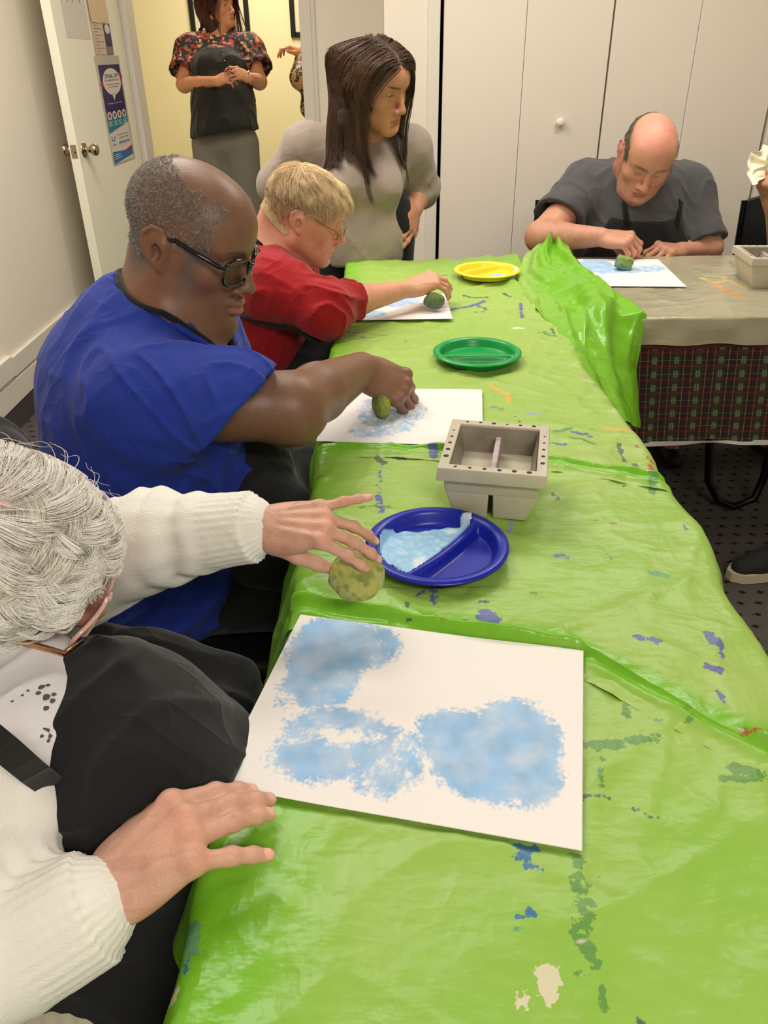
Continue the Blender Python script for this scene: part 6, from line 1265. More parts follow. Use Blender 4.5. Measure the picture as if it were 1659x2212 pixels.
    for q, x_ in ((-1, 1330), (1, 1448)):
        pts = np.array([nb+np.array([q*.075, .035, .035]), nb+np.array([q*.085, -.04, -.0]), nb+np.array([q*.085, -.09, -.05]), nb+np.array([q*.080, -.12, -.10])])
        for _ in range(5): pts[1:] = pts[1:]-grad(t, pts[1:])*(t(pts[1:], disp=False)-.007)[:, None]
        b.tube(pts, .009, 8)
    b.build('apron_strap', am, body, True)
    fl = SDF(); 
    for (x, y, r) in ((1404, 462, .007),):
        q = P(x, y, 2.78)[None]
        for _ in range(8): q = q-grad(bib, q)*(bib(q))[:, None]
        fl.ell(q[0], (r, r*.7, r*.8), 0)
    tomesh(fl, 'paint_spot', mat('blue_paint_dry', (60, 110, 160), rough=.6), .0012, (.6, 2.5, .7), (1.2, 3.1, 1.1), body)
    p = SDF()
    for q in (-.11, .11):
        hip = pel+(q, -.02, -.03); kn = np.array([pel[0]+q*1.5, 2.72, .49]); an = np.array([pel[0]+q*1.5, 2.78, .10]); p.path([hip, kn, an], [.125, .088, .068], .03)
    tomesh(p, 'trousers', MATS['black_trousers'], .007, (.4, 2.4, .03), (1.4, 3.4, .75), body)
    for q in (-.11, .11): footwear(body, np.array([pel[0]+q*1.5, 2.78, 0]), (0, -1))
    n0 = 17000; h = rng.normal(size=(n0, 3)); h /= np.linalg.norm(h, axis=1)[:, None]; h = h*(.078, .10, .085)+(0, -.014, .034)
    ok = (h[:, 1] < .034+.012*noise3(h*50))*(h[:, 2] > -.06)*(h[:, 2]+.35*h[:, 1]+.004*noise3(h*70) < .060)*~((np.abs(h[:, 0]) > .055)*(h[:, 2] < .020)*(h[:, 1] > -.045)*(h[:, 1] < .018))*~((h[:, 2] < .0)*(h[:, 1] > -.03)); h = h[ok]
    W = (h*sc) @ HM[:3, :3].T+HM[:3, 3]; nl = (h-(0, -.01, .02)); nl /= np.linalg.norm(nl, axis=1)[:, None]; dl = nl*.5+(0, -.5, -.7); dl /= np.linalg.norm(dl, axis=1)[:, None]; D = dl @ HM[:3, :3].T
    for _ in range(3): W = W-grad(s, W)*s(W, disp=False)[:, None]
    S_ = grow(s, W, D, .008+.004*rng.random(len(W)), 5, off=.0008, curl=.25, cf=90, seed=4); g = rng.random(len(W))[:, None]
    strands('hair', S_, .00042, MATS['hair_attr'], body, np.array(srgb(66, 56, 46)[:3])*(1-g)+np.array(srgb(120, 108, 96)[:3])*g)
    return body
G_()

# ============================================================= white-haired person in the foreground
def W_():
    P = atw; sc = 1.02; HM = headM(P(6, 1212, .80), 8, 30, 24); s = SDF(); nb = np.array([-.50, .64, .855])
    hp = head(s, HM, sc, fat=.0, nose=1.15, lids=.7, neckto=nb, neck_r=.050, ears=1.0, old=1.4)
    pel = np.array([-.68, .58, .50]); s.path([nb, np.array([-.62, .60, .72]), pel], [.06, .12, .14], .06)
    # left arm (far): reaches over the table with a sponge
    sl = P(150, 1230, 1.02); el = P(330, 1165, 1.00); wl = P(566, 1135, .955)
    s.path([nb+(0, .02, -.03), sl, el], [.055, .052, .045], .03); s.path([el, el*.35+wl*.65, wl], [.044, .034, .0245], .02)
    x1 = P(748, 1152, .935)-wl; M1 = frame(wl, x=x1+np.array([0, 0, .01]), z=(-.12, -.42, .9)); M1m = M1.copy(); M1m[:3, 1] = -M1[:3, 1]
    t1 = hand(s, M1m, {'index': (4, 46, 14, 6), 'middle': (2, 42, 16, 8), 'ring': (-3, 34, 22, 10), 'little': (-20, 2, 8, 2)}, .90, old=1.15, fat=.95, thumb=[(.020, .020, -.014), (.046, .026, -.036), (.068, .026, -.056), (.084, .022, -.076)])
    # right arm (near): hand flat on the corner of the sheet
    sr = P(-260, 1540, .66); er = P(-200, 2200, .62); wr = P(215, 1938, .655)
    s.path([nb+(0, -.02, -.03), sr, er], [.055, .052, .044], .03); s.path([er, er*.4+wr*.6, wr], [.043, .036, .0270], .02)
    x2 = P(470, 1775, .705)-wr; x2 = x2/np.linalg.norm(x2)+np.array([0, 0, .22]); M2 = frame(wr, x=x2, z=(-.25, -.30, .9))
    t2 = hand(s, M2, {'index': (-9, 32, 14, 6), 'middle': (-3, 34, 14, 6), 'ring': (1, 32, 14, 6), 'little': (-22, 26, 12, 6)}, .97, old=1.25, fat=1.10, thumb=[(.022, .026, -.010), (.048, .040, -.016), (.070, .042, -.018), (.090, .036, -.018)])
    for q in (-.09, .09):
        hip = pel+(.02, q, -.02); kn = np.array([-.20, .60+q*1.3, .49]); an = np.array([-.22, .60+q*1.2, .09]); s.path([hip, kn, an], [.09, .055, .036], .03); s.cone(an, an+(.12, 0, -.045), .032, .026, .02)
    def paint(V, C):
        h = head_region(HM, sc, V); near = np.linalg.norm(h, axis=1) < .18; C *= (1+.05*noise3(V*45))[:, None]
        sk = near*(h[:, 2] > .02); blend(C, sk*.75, (232, 200, 186))
        nz = near*np.exp(-((h[:, 1]-.10)/.02)**2-((h[:, 2]+.035)/.025)**2); blend(C, nz*.35, (214, 130, 112))
        for M_, t_ in ((M1, t1), (M2, t2)):
            w_ = np.linalg.norm(V-M_[:3, 3], axis=1) < .22; l = (V-M_[:3, 3])@M_[:3, :3]; spots = w_*sstep(.25, .6, noise3(V*95))*.22; blend(C, spots, (176, 112, 84))
            kn_ = w_*np.exp(-((l[:, 0]-.088)/.012)**2)*(l[:, 2] > .0)*.25; blend(C, kn_, (226, 150, 124)); v_ = w_*(l[:, 2] > .005)*(l[:, 0] < .085)*(1-sstep(.04, .16, np.abs(noise3(np.stack([l[:, 0]*14, l[:, 1]*60+l[:, 0]*30, l[:, 0]*0+2], 1)))))*.22; blend(C, v_, (150, 112, 108))
            tip = w_*sstep(.145, .175, l[:, 0])*.4; blend(C, tip, (224, 142, 118)); paint_tips(V, C, t_, (232, 178, 158), nr=.0058)
    body = tomesh(s, 'person', skinmat('aged_skin', rough=.45, bump=.6), .0020, (-.80, .22, .0), (.08, 1.05, 1.18), None, (206, 157, 136), paint)
    tag(body, 'person with curly white hair, white cardigan and black apron, nearest the viewer', 'person')
    wm = mat('white_knit', (232, 228, 220), rough=.9, sheen=.15, bump=.55, bscale=260, bdist=.0016, stretch=(1, 1, 2.6))
    t = SDF(); t.path([nb+(-.03, 0, -.05), np.array([-.66, .60, .74]), np.array([-.70, .58, .55])], [.085, .12, .16], .07)
    t.path([nb+(-.01, .03, -.03), sl, el], [.085, .078, .062], .04); cl = P(552, 1137, .958); t.path([el, cl+(el-cl)*.10], [.061, .043], .02); sleeve(t, [cl+(el-cl)*.30, cl], [.0465, .0455], cl-el, .05, .0355, .06, k=.003, k2=.001)
    t.path([nb+(-.01, -.03, -.03), sr, er], [.085, .078, .066], .04); cr_ = P(215, 1952, .652); t.path([er, cr_+(er-cr_)*.10], [.060, .046], .02); sleeve(t, [cr_+(er-cr_)*.22, cr_], [.050, .049], cr_-er, .055, .039, .06, k=.003, k2=.001)
    # shawl-like drape of the cardigan front at the near side
    t.path([P(-90, 1640, .70), P(20, 1740, .70), P(80, 1770, .70), P(40, 1840, .68), P(-60, 1880, .66)], [.045, .034, .024, .026, .04], .03); t.path([P(-40, 1690, .68), P(60, 1700, .70), P(120, 1725, .71)], [.03, .022, .012], .02)
    ul = (cl-el)/np.linalg.norm(cl-el); ur = (cr_-er)/np.linalg.norm(cr_-er)
    bu = np.cross(ul, [0, 0, 1]); bu /= np.linalg.norm(bu); bv = np.cross(ul, bu); cu = np.cross(ur, [0, 0, 1]); cu /= np.linalg.norm(cu); cv = np.cross(ur, cu)
    def dis(Q):
        a = (Q-cl)@ul; r = Q-cl-np.outer(a, ul); ang = np.arctan2(r@bv, r@bu); near = np.exp(-(np.linalg.norm(r, axis=1)/.07)**4)
        scr = -.0045*np.sin(a*150+1.6*np.sin(ang*2+1)+noise3(Q*22)*2.2)*sstep(-.045, -.085, a)*sstep(-.40, -.12, a)*near; rib = -.0013*np.cos(ang*30)*sstep(-.062, -.055, a)*near*(a < .05)
        a2 = (Q-cr_)@ur; r2 = Q-cr_-np.outer(a2, ur); an2 = np.arctan2(r2@cv, r2@cu); n2 = np.exp(-(np.linalg.norm(r2, axis=1)/.07)**4)
        rib2 = -.0014*np.cos(an2*30)*sstep(-.060, -.054, a2)*n2*(a2 < .05); scr2 = -.004*np.sin(a2*120+1.8*np.sin(an2*2)+noise3(Q*20)*2)*sstep(-.06, -.09, a2)*sstep(-.40, -.14, a2)*n2
        kn = -.0008*np.cos(ang*12)*near*sstep(-.05, -.08, a)
        f1 = folds(Q, (.5, .2, -.8), 6, 18, 3.0); return scr+rib+rib2+scr2+kn-.0045*np.maximum(f1, 0)**2*(1-np.clip(near+n2, 0, 1))+.0015
    t.disp = dis
    t.cone(nb+(.04, 0, .10), nb+(.02, 0, -.02), .075, .065, .01, 's')
    tomesh(t, 'cardigan', wm, .0026, (-.85, .15, .36), (.0, 1.15, 1.06), body)
    bl_ = SDF(); bl_.path([P(60, 1490, .80), P(70, 1590, .76), P(20, 1650, .74)], [.060, .062, .07], .04); bl_.path([nb, P(60, 1490, .84)], [.06, .055], .04); bl_.disp = lambda Q: -.004*np.maximum(folds(Q, (.2, .3, -.9), 8, 26, 5), 0)**2+.002
    blo = tomesh(bl_, 'blouse', mat('white_cotton', (226, 222, 224), rough=.85), .003, (-.62, .3, .6), (-.1, .9, 1.05), body)
    e = SDF()
    for (x, y, r) in ((88, 1484, .0042), (103, 1480, .0030), (98, 1506, .0050), (82, 1497, .0034), (115, 1500, .0034), (60, 1492, .0022), (48, 1502, .0022), (98, 1530, .0040), (112, 1514, .0040), (90, 1590, .0026), (102, 1578, .0030), (95, 1575, .0024), (108, 1590, .0028), (26, 1515, .0022), (104, 1600, .0026)):
        q = P(x, y, .70)[None]; d0 = q[0]-EYE; d0 /= np.linalg.norm(d0)
        for _ in range(30): q = q+d0*(bl_(q))[:, None]*.7
        g0 = grad(bl_, q)[0]; Mx = frame((0, 0, 0), z=g0, x=(1, .1, 0)); e.ell(q[0], (r, r*.8, .0009), 0, R=Mx)
    tomesh(e, 'eyelet', mat('eyelet_hole', (96, 84, 88), rough=.9), .0009, (-.62, .3, .6), (-.1, .9, 1.05), blo)
    am = MATS['black_apron_cloth']
    a = SDF(); a.path([P(140, 1560, .80), P(250, 1640, .82), P(330, 1760, .86)], [.05, .12, .14], .06)
    a.path([np.array([-.48, .56, .60]), np.array([-.36, .58, .58]), np.array([-.22, .60, .55])], [.15, .13, .10], .06)
    a.path([np.array([-.5, .46, .57]), np.array([-.20, .46, .535])], [.11, .095], .05); a.path([np.array([-.5, .72, .57]), np.array([-.20, .74, .535])], [.11, .095], .05)
    a.path([P(210, 1400, 1.0), P(330, 1450, 1.0), P(480, 1500, 1.02)], [.03, .045, .05], .05)
    a.disp = lambda Q: -.010*np.maximum(folds(Q, (.9, -.1, -.45), 4, 14, 2), 0)**2-.006*np.maximum(folds(Q, (.5, .7, -.3), 6, 17, 6), 0)**2+.005
    tomesh(a, 'apron', am, .004, (-.75, .2, .30), (.1, 1.2, 1.05), body)
    st = np.array([P(-30, 1585, .60), P(20, 1625, .62), P(70, 1668, .655), P(118, 1705, .70), P(160, 1745, .745), P(200, 1800, .80)]); b = MB()
    nrm = np.array([.1, -.5, .85]); 
    V = []; F_ = []
    for i, p_ in enumerate(st):
        dd_ = np.gradient(st, axis=0)[i]; dd_ /= np.linalg.norm(dd_); sd = np.cross(dd_, nrm); sd /= np.linalg.norm(sd); up_ = np.cross(sd, dd_)
        for q, u_ in ((-1, 0), (1, 0), (1, -1), (-1, -1)): V.append(p_+sd*q*.011+up_*u_*.002)
    for i in range(len(st)-1):
        for k in range(4): F_.append((i*4+k, i*4+(k+1) % 4, i*4+4+(k+1) % 4, i*4+4+k))
    b.add(V, F_).build('apron_strap', am, body, True, auto=40)
    p = SDF()
    for q in (-.09, .09):
        hip = pel+(.02, q, -.03); kn = np.array([-.20, .60+q*1.3, .49]); an = np.array([-.22, .60+q*1.2, .10]); p.path([hip, kn, an], [.115, .078, .06], .03)
    tomesh(p, 'trousers', MATS['black_trousers'], .006, (-.85, .3, .03), (0, 1.0, .72), body)
    for q in (-.09, .09): footwear(body, np.array([-.22, .60+q*1.2, 0]), (1, 0))
    # loose curly white hair
    n0 = 34000; h = rng.normal(size=(n0, 3)); h /= np.linalg.norm(h, axis=1)[:, None]; h = h*(.078, .10, .086)+(0, -.014, .034)
    ok = ~((h[:, 1] > .050)*(h[:, 2] < .064))*(h[:, 2] > -.075)*~((h[:, 2] < .01)*(h[:, 1] > -.0)*(np.abs(h[:, 0]) > .05))*~((h[:, 2] < .0)*(h[:, 1] > -.03)); h = h[ok]
    cw = np.array([0.005, -.035, .12]); dw = np.linalg.norm(h-cw, axis=1); keep = rng.random(len(h)) < .45+.55*sstep(.010, .040, dw); h = h[keep]
    W = (h*sc) @ HM[:3, :3].T+HM[:3, 3]
    for _ in range(3): W = W-grad(s, W)*s(W, disp=False)[:, None]
    # clumped: strands share the direction noise of their lock; radiate from the crown
    rad = h-cw; nl = (h-(0, -.01, .02)); nl /= np.linalg.norm(nl, axis=1)[:, None]; rad -= nl*(rad*nl).sum(1)[:, None]; rad /= np.linalg.norm(rad, axis=1)[:, None]+1e-6
    loc = np.round(h/.017+.5*np.stack([noise3(h*50), noise3(h*50+9), noise3(h*50+20)], 1)); key = (loc@np.array([7.1, 13.7, 29.3])); rk = np.modf(np.abs(np.sin(key)*43758.5))[0]; rk2 = np.modf(np.abs(np.sin(key*1.7)*24634.6))[0]
    tang = np.cross(nl, rad); D = rad*.7+tang*((rk-.5)*2.2)[:, None]+nl*(.55+.6*rk2)[:, None]; D /= np.linalg.norm(D, axis=1)[:, None]; R = HM[:3, :3]
    fly = (rng.random(len(h)) < .006)*1.0; Pp = W.copy(); Dd = D @ R.T; nlw = nl @ R.T; tw = tang @ R.T; out = [Pp.copy()]; K = 13; L_ = (.050+.026*rk2+.012*rng.random(len(h)))*(1-.45*sstep(.02, .07, h[:, 1]))/(K-1); ph = rk*6.28; sgn = np.where(rk2 > .5, 1, -1)
    for i in range(K-1):
        tt = i/(K-1); gl = np.array([-.15, -.05, -.4]); bend = -nlw*(.30+.30*tt)+tw*(sgn*(.22+.34*rk))[:, None]; Dd = Dd+bend+.10*gl+.06*np.stack([noise3(Pp*60+o) for o in (0, 17., 41.)], 1); Dd /= np.linalg.norm(Dd, axis=1)[:, None]
        Pp = Pp+Dd*L_[:, None]; d = s(Pp, disp=False); g_ = grad(s, Pp); off = .004+.014*np.sin(PI*min(tt*1.4, 1))*(.3+rk2)+fly*.03*tt; Pp = Pp+g_*np.maximum(off-d, 0)[:, None]*.6; out.append(Pp.copy())
    S_ = np.stack(out, 1); g = np.clip(.15+.6*rk2+.35*rng.random(len(h)), 0, 1)[:, None]; cc = np.array(srgb(222, 212, 196)[:3])*(1-g)+np.array(srgb(252, 248, 242)[:3])*g
    strands('hair', S_, .00040, mat('white_hair', attr=True, rough=.5, spec=.35), body, cc, tip=.35)
    glasses(HM, sc, body, mat('clear_rose_frame', (216, 176, 164), rough=.12, coat=.6, spec=.7), mat('tinted_lens', (120, 96, 84), rough=.05, trans=.5, alpha=.55, ior=1.05), lw=.0285, lh=.0225, y=.106, th=.0026, drop=-.012, temple_y=-.004, spread=.080, templem=mat('rose_gold', (206, 156, 120), rough=.2, metal=1.0))
    return body
W_()

# ============================================================= people further off
def H_():
    P = atw; w = 5.0; sc = 1.0; HM = headM(P(474, 14, w-.02), -30, -4, 2); s = SDF(); nb = P(472, 92, w+.05)
    hp = head(s, HM, sc, fat=.010, nose=1.1, lids=.15, neckto=nb, neck_r=.056, ears=.95, old=.3, chin=1.1)
    px = lambda x, y, d=0: P(x, y, w+d)
    ch = px(478, 170, .06); pel = px(485, 290, .08); s.path([nb, ch, pel], [.06, .10, .10], .06)
    shr = px(415, 112, .05); elr = px(398, 182, .02); wrr = px(466, 176, -.20); shl = px(538, 112, .05); ell_ = px(560, 176, .02); wrl = px(540, 168, -.20)
    s.path([nb+(0, 0, -.02), shr, elr], [.06, .06, .050], .03); s.path([elr, elr*.5+wrr*.5, wrr], [.046, .038, .028], .02); s.path([nb+(0, 0, -.02), shl, ell_], [.06, .06, .048], .03); s.path([ell_, wrl], [.046, .028], .02)
    M1 = frame(wrr, x=px(508, 158, -.26)-wrr, z=(-.3, -.6, .6)); hand(s, M1, {'index': (4, 25, 45, 20), 'middle': (1, 35, 50, 20), 'ring': (-3, 40, 55, 25), 'little': (-8, 45, 55, 25)}, 1.0, fat=1.1, thumb=[(.020, .024, -.010), (.05, .032, -.012), (.078, .026, -.016), (.098, .014, -.020)])
    M2 = frame(wrl, x=px(512, 156, -.26)-wrl, z=(.3, -.6, .6)); M2[:3, 1] *= -1; hand(s, M2, {'index': (4, 25, 45, 20), 'middle': (1, 35, 45, 20), 'ring': (-3, 40, 45, 25), 'little': (-8, 45, 45, 25)}, 1.0, fat=1.1, thumb=[(.020, .024, -.010), (.05, .032, -.012), (.078, .026, -.016), (.098, .014, -.020)])
    for q in (-.09, .09):
        an = np.array([pel[0]+q*1.1, pel[1]+.02, .08]); s.path([pel+(q, 0, -.05), np.array([pel[0]+q*1.1, pel[1], .48]), an], [.10, .06, .04], .03); s.cone(an, an+(q*.3, -.14, -.045), .036, .028, .02)
    def paint(V, C):
        h = head_region(HM, sc, V); near = np.linalg.norm(h, axis=1) < .17; C *= (1+.04*noise3(V*40))[:, None]
        lip = near*(1-sstep(.9, 1.15, np.sqrt((h[:, 0]/.024)**2+((h[:, 1]-.084)/.012)**2+((h[:, 2]+.071)/.009)**2))); blend(C, lip*.6, (170, 80, 76))
        brow = near*(1-sstep(.8, 1.2, np.sqrt(((np.abs(h[:, 0])-.031)/.020)**2+((h[:, 2]-.022)/.004)**2)))*(h[:, 1] > .05); blend(C, brow*.7, (70, 40, 30))
        eye = near*(h[:, 1] > .05)*np.exp(-((np.abs(h[:, 0])-.031)/.012)**4-((h[:, 2]+.0005)/.003)**2); blend(C, np.clip(eye*.8, 0, 1), (60, 40, 34)); ck = near*np.exp(-((np.abs(h[:, 0])-.042)/.02)**2-((h[:, 2]+.03)/.02)**2); blend(C, ck*.3, (214, 120, 100))
    body = tomesh(s, 'person', skinmat('warm_skin', rough=.5), .0042, (-1.9, 5.2, .0), (-.6, 6.3, 1.85), None, (214, 150, 116), paint)
    tag(body, 'person standing in the yellow hall in a black floral-shouldered blouse, holding eyeglasses', 'person')
    # blouse: floral yoke and sleeves, black body
    fm = bpy.data.materials.new('floral_blouse'); fm.use_nodes = True; nt = fm.node_tree; N, L = nt.nodes, nt.links; tc = N.new('ShaderNodeTexCoord'); vo = N.new('ShaderNodeTexVoronoi'); vo.inputs['Scale'].default_value = 52; L.new(tc.outputs['Object'], vo.inputs['Vector'])
    sp = N.new('ShaderNodeSeparateXYZ'); L.new(vo.outputs['Color'], sp.inputs[0]); r = N.new('ShaderNodeValToRGB'); r.color_ramp.interpolation = 'CONSTANT'; e0 = r.color_ramp.elements; e0[0].color = srgb(26, 22, 20); e0[1].position = .5; e0[1].color = srgb(120, 92, 58)
    for p_, c in ((.62, (190, 60, 56)), (.74, (30, 26, 24)), (.82, (196, 150, 96)), (.9, (150, 44, 50))): el_ = e0.new(p_); el_.color = srgb(*c)
    L.new(sp.outputs[0], r.inputs[0]); L.new(r.outputs[0], N['Principled BSDF'].inputs['Base Color']); N['Principled BSDF'].inputs['Roughness'].default_value = .8
    bm_ = mat('black_crepe', (20, 21, 18), rough=.85, sheen=.15)
    t = SDF(); t.path([nb+(0, .02, -.05), ch, px(482, 230, .05), px(488, 300, .06)], [.12, .190, .20, .22], .07)
    for q in (-.075, .075): t.ell(px(474, 150, -.06)+(q, 0, 0), (.075, .065, .075), .06)
    c1 = px(398, 160, .02); c2 = px(558, 152, .02)
    t.path([nb+(0, 0, -.03), shr], [.10, .10], .05); t.path([nb+(0, 0, -.03), shl], [.10, .10], .05); sleeve(t, [shr, c1], [.10, .10], c1-shr, .11, .075, .05); sleeve(t, [shl, c2], [.10, .096], c2-shl, .11, .075, .05)
    t.half(px(486, 287, -.1), (.12, -.1, -1), .01); t.cone(nb+(0, -.02, .10), nb, .075, .065, .01, 's'); t.disp = lambda Q: -.008*np.maximum(folds(Q, (.1, .1, .9), 4, 12, 4), 0)**2+.003
    V, F_ = t.mesh(.0075, (-1.9, 5.2, .6), (-.6, 6.3, 1.75)); fc = V[F_].mean(1); zy = px(470, 102, 0)[2]; arm = (np.linalg.norm(np.cross(fc-shr, (c1-shr)/np.linalg.norm(c1-shr)), axis=1) < .125)*(fc[:, 0] < shr[0]+.075)+(np.linalg.norm(np.cross(fc-shl, (c2-shl)/np.linalg.norm(c2-shl)), axis=1) < .125)*(fc[:, 0] > shl[0]-.055)
    fl = (fc[:, 2] > zy)+(arm > 0)*(fc[:, 2] > px(400, 175, 0)[2]-.02); mesh('blouse', V, F_, [bm_, fm], body, True, mids=fl.astype(int))
    p = SDF(); p.ell(pel+(0, 0, -.02), (.19, .15, .15), .05)
    for q in (-.095, .095): p.path([pel+(q, 0, -.06), np.array([pel[0]+q*1.1, pel[1], .48]), np.array([pel[0]+q*1.1, pel[1]+.02, .08])], [.125, .10, .085], .03)
    p.disp = lambda Q: -.007*np.maximum(folds(Q, (.1, .1, .9), 3, 10, 8), 0)**2+.003
    tomesh(p, 'trousers', mat('grey_trousers', (128, 124, 118), rough=.9), .0075, (-1.7, 5.3, .03), (-.7, 6.2, 1.1), body)
    for q in (-.09, .09): footwear(body, np.array([pel[0]+q*1.1, pel[1]+.02, 0]), (q, -1), res=.007)
    hs = SDF(); hs.ops = list(s.ops)+list(t.ops); u = SDF(); u.M = HM.copy(); u.ell((0, -.015, .034), (.079, .101, .083), .01); u.ell((0, -.055, -.01), (.076, .068, .10), .03); u.path([(.056, -.03, -.02), (.068, -.02, -.12), (.07, .0, -.24)], [.036, .038, .03], .03); u.path([(-.056, -.03, -.02), (-.068, -.02, -.12), (-.07, .0, -.24)], [.036, .038, .03], .03)
    u.ell((0, .09, -.02), (.058, .060, .072), .006, 's'); u.M = np.eye(4); tomesh(u, 'hair', mat('auburn_base', (52, 28, 20), rough=.6, bump=.5, bscale=150), .006, (-1.6, 5.2, 1.1), (-.8, 6.1, 1.95), body)
    longhair(hs, HM, sc, body, 1800, ((44, 22, 16), (104, 58, 40)), frontlen=.33, width=.0022, seed=9, K=14, curl=.2, name='hair_strands')
    # reading glasses dangling from the fingers
    g = MB(); c = px(503, 150, -.30); gm2 = MATS['black_gloss']
    for k, (x, y) in enumerate(((483, 122), (487, 143))):
        q = px(x, y, -.30); g.tube([q+np.array([.020*math.cos(t_)*1.0, 0, .028*math.sin(t_)]) for t_ in np.linspace(0, 2*PI, 24, endpoint=False)], .0022, 6, closed=True)
    g.tube([px(484, 130, -.30), px(487, 135, -.30)], .002, 6); g.tube([px(489, 148, -.30), px(498, 155, -.30), px(506, 160, -.30)], .0022, 6)
    o = g.build('reading_glasses', gm2, None, True); tag(o, 'pair of dark-rimmed reading glasses dangling from the hand of the person in the hall', 'eyeglasses')
    bt = MB(); q = wrl+(px(512, 156, -.26)-wrl)*.02; bt.tube([q+np.array([.006*math.cos(t_), .032*math.cos(t_), .036*math.sin(t_)]) for t_ in np.linspace(0, 2*PI, 24, endpoint=False)], .0035, 8, closed=True); bt.build('bracelet', mat('silver', (200, 200, 190), rough=.2, metal=1), body, True)
H_()
def leopard():
    P = atw; px = lambda x, y, d=0: P(x, y, 5.0+d); s = SDF(); w_ = px(651, 112, 0); el = px(651, 168, .0); sh = px(700, 120, .22)
    M1 = frame(w_, x=(-.35, -.1, .12), z=(-.25, -.2, .9)); hand(s, M1, {'index': (6, 30, 35, 15), 'middle': (1, 36, 40, 15), 'ring': (-4, 42, 45, 15), 'little': (-9, 46, 45, 15)}, 1.0, fat=1.05)
    s.path([w_, el, sh], [.028, .045, .055], .03); nb = sh+np.array([.18, .02, .05]); HM = headM(nb+np.array([0, -.02, .17]), -170, 5); head(s, HM, 1.0, neckto=nb)
    pel = np.array([nb[0]-.02, nb[1]+.02, .95]); s.path([sh, nb, pel], [.06, .07, .14], .05); 
    for q in (-.09, .09): an = np.array([pel[0]+q, pel[1], .08]); s.path([pel+(q, 0, 0), an+(0, 0, .4), an], [.10, .06, .04], .03); s.cone(an, an+(-.12, 0, -.045), .036, .028, .02)
    body = tomesh(s, 'person', MATS['warm_skin'], .0045, (-.95, 5.3, .0), (.35, 6.2, 1.8), None, (206, 140, 100)); tag(body, 'person in a leopard print top mostly hidden behind the doorway, one hand raised', 'person')
    lm_ = bpy.data.materials.new('leopard_print'); lm_.use_nodes = True; nt = lm_.node_tree; N, L = nt.nodes, nt.links; tc = N.new('ShaderNodeTexCoord'); nz_ = N.new('ShaderNodeTexNoise'); nz_.inputs['Scale'].default_value = 30; L.new(tc.outputs['Object'], nz_.inputs['Vector'])
    mxv = N.new('ShaderNodeMix'); mxv.data_type = 'RGBA'; mxv.inputs[0].default_value = .05; L.new(tc.outputs['Object'], mxv.inputs[6]); L.new(nz_.outputs['Color'], mxv.inputs[7]); vo = N.new('ShaderNodeTexVoronoi'); vo.inputs['Scale'].default_value = 34; L.new(mxv.outputs[2], vo.inputs['Vector'])
    r = N.new('ShaderNodeValToRGB'); r.color_ramp.interpolation = 'CONSTANT'; e0 = r.color_ramp.elements; e0[0].color = srgb(120, 84, 50); e0[1].position = .22; e0[1].color = srgb(20, 14, 10); e2 = e0.new(.46); e2.color = srgb(186, 146, 100); L.new(vo.outputs['Distance'], r.inputs[0]); L.new(r.outputs[0], N['Principled BSDF'].inputs['Base Color'])
    t = SDF(); c1 = px(652, 124, .0); t.path([sh, el, c1, c1+(w_-el)*.1], [.095, .072, .040, .040], .04); cuff(t, c1, w_-el, .05, .034, .03); t.path([sh, nb+(0, 0, -.06), pel+(0, 0, .05)], [.09, .13, .16], .06); t.path([px(668, 235, .1), px(690, 150, .1)], [.06, .10], .05)
    tomesh(t, 'blouse', lm_, .0075, (-.9, 5.2, .7), (.35, 6.2, 1.7), body)
    b = MB(); d_ = (w_-el)/np.linalg.norm(w_-el); Mx = frame(w_-d_*.012, z=d_, x=(1, 0, 0)); b.tube([(.032*math.cos(t_), .032*math.sin(t_), 0) for t_ in np.linspace(0, 2*PI, 24, endpoint=False)], .006, 8, M=Mx, closed=True); b.build('bracelet', mat('gold_shiny', (236, 190, 90), rough=.2, metal=1), body, True)
    p = SDF(); p.ell(pel, (.17, .13, .14), .05)
    for q in (-.09, .09): an = np.array([pel[0]+q, pel[1], .10]); p.path([pel+(q, 0, 0), an+(0, 0, .4), an], [.12, .09, .07], .03)
    tomesh(p, 'trousers', MATS['black_trousers'], .008, (-.7, 5.3, .03), (.35, 6.2, 1.15), body)
    for q in (-.09, .09): footwear(body, np.array([pel[0]+q, pel[1], 0]), (-1, 0), res=.008)
leopard()
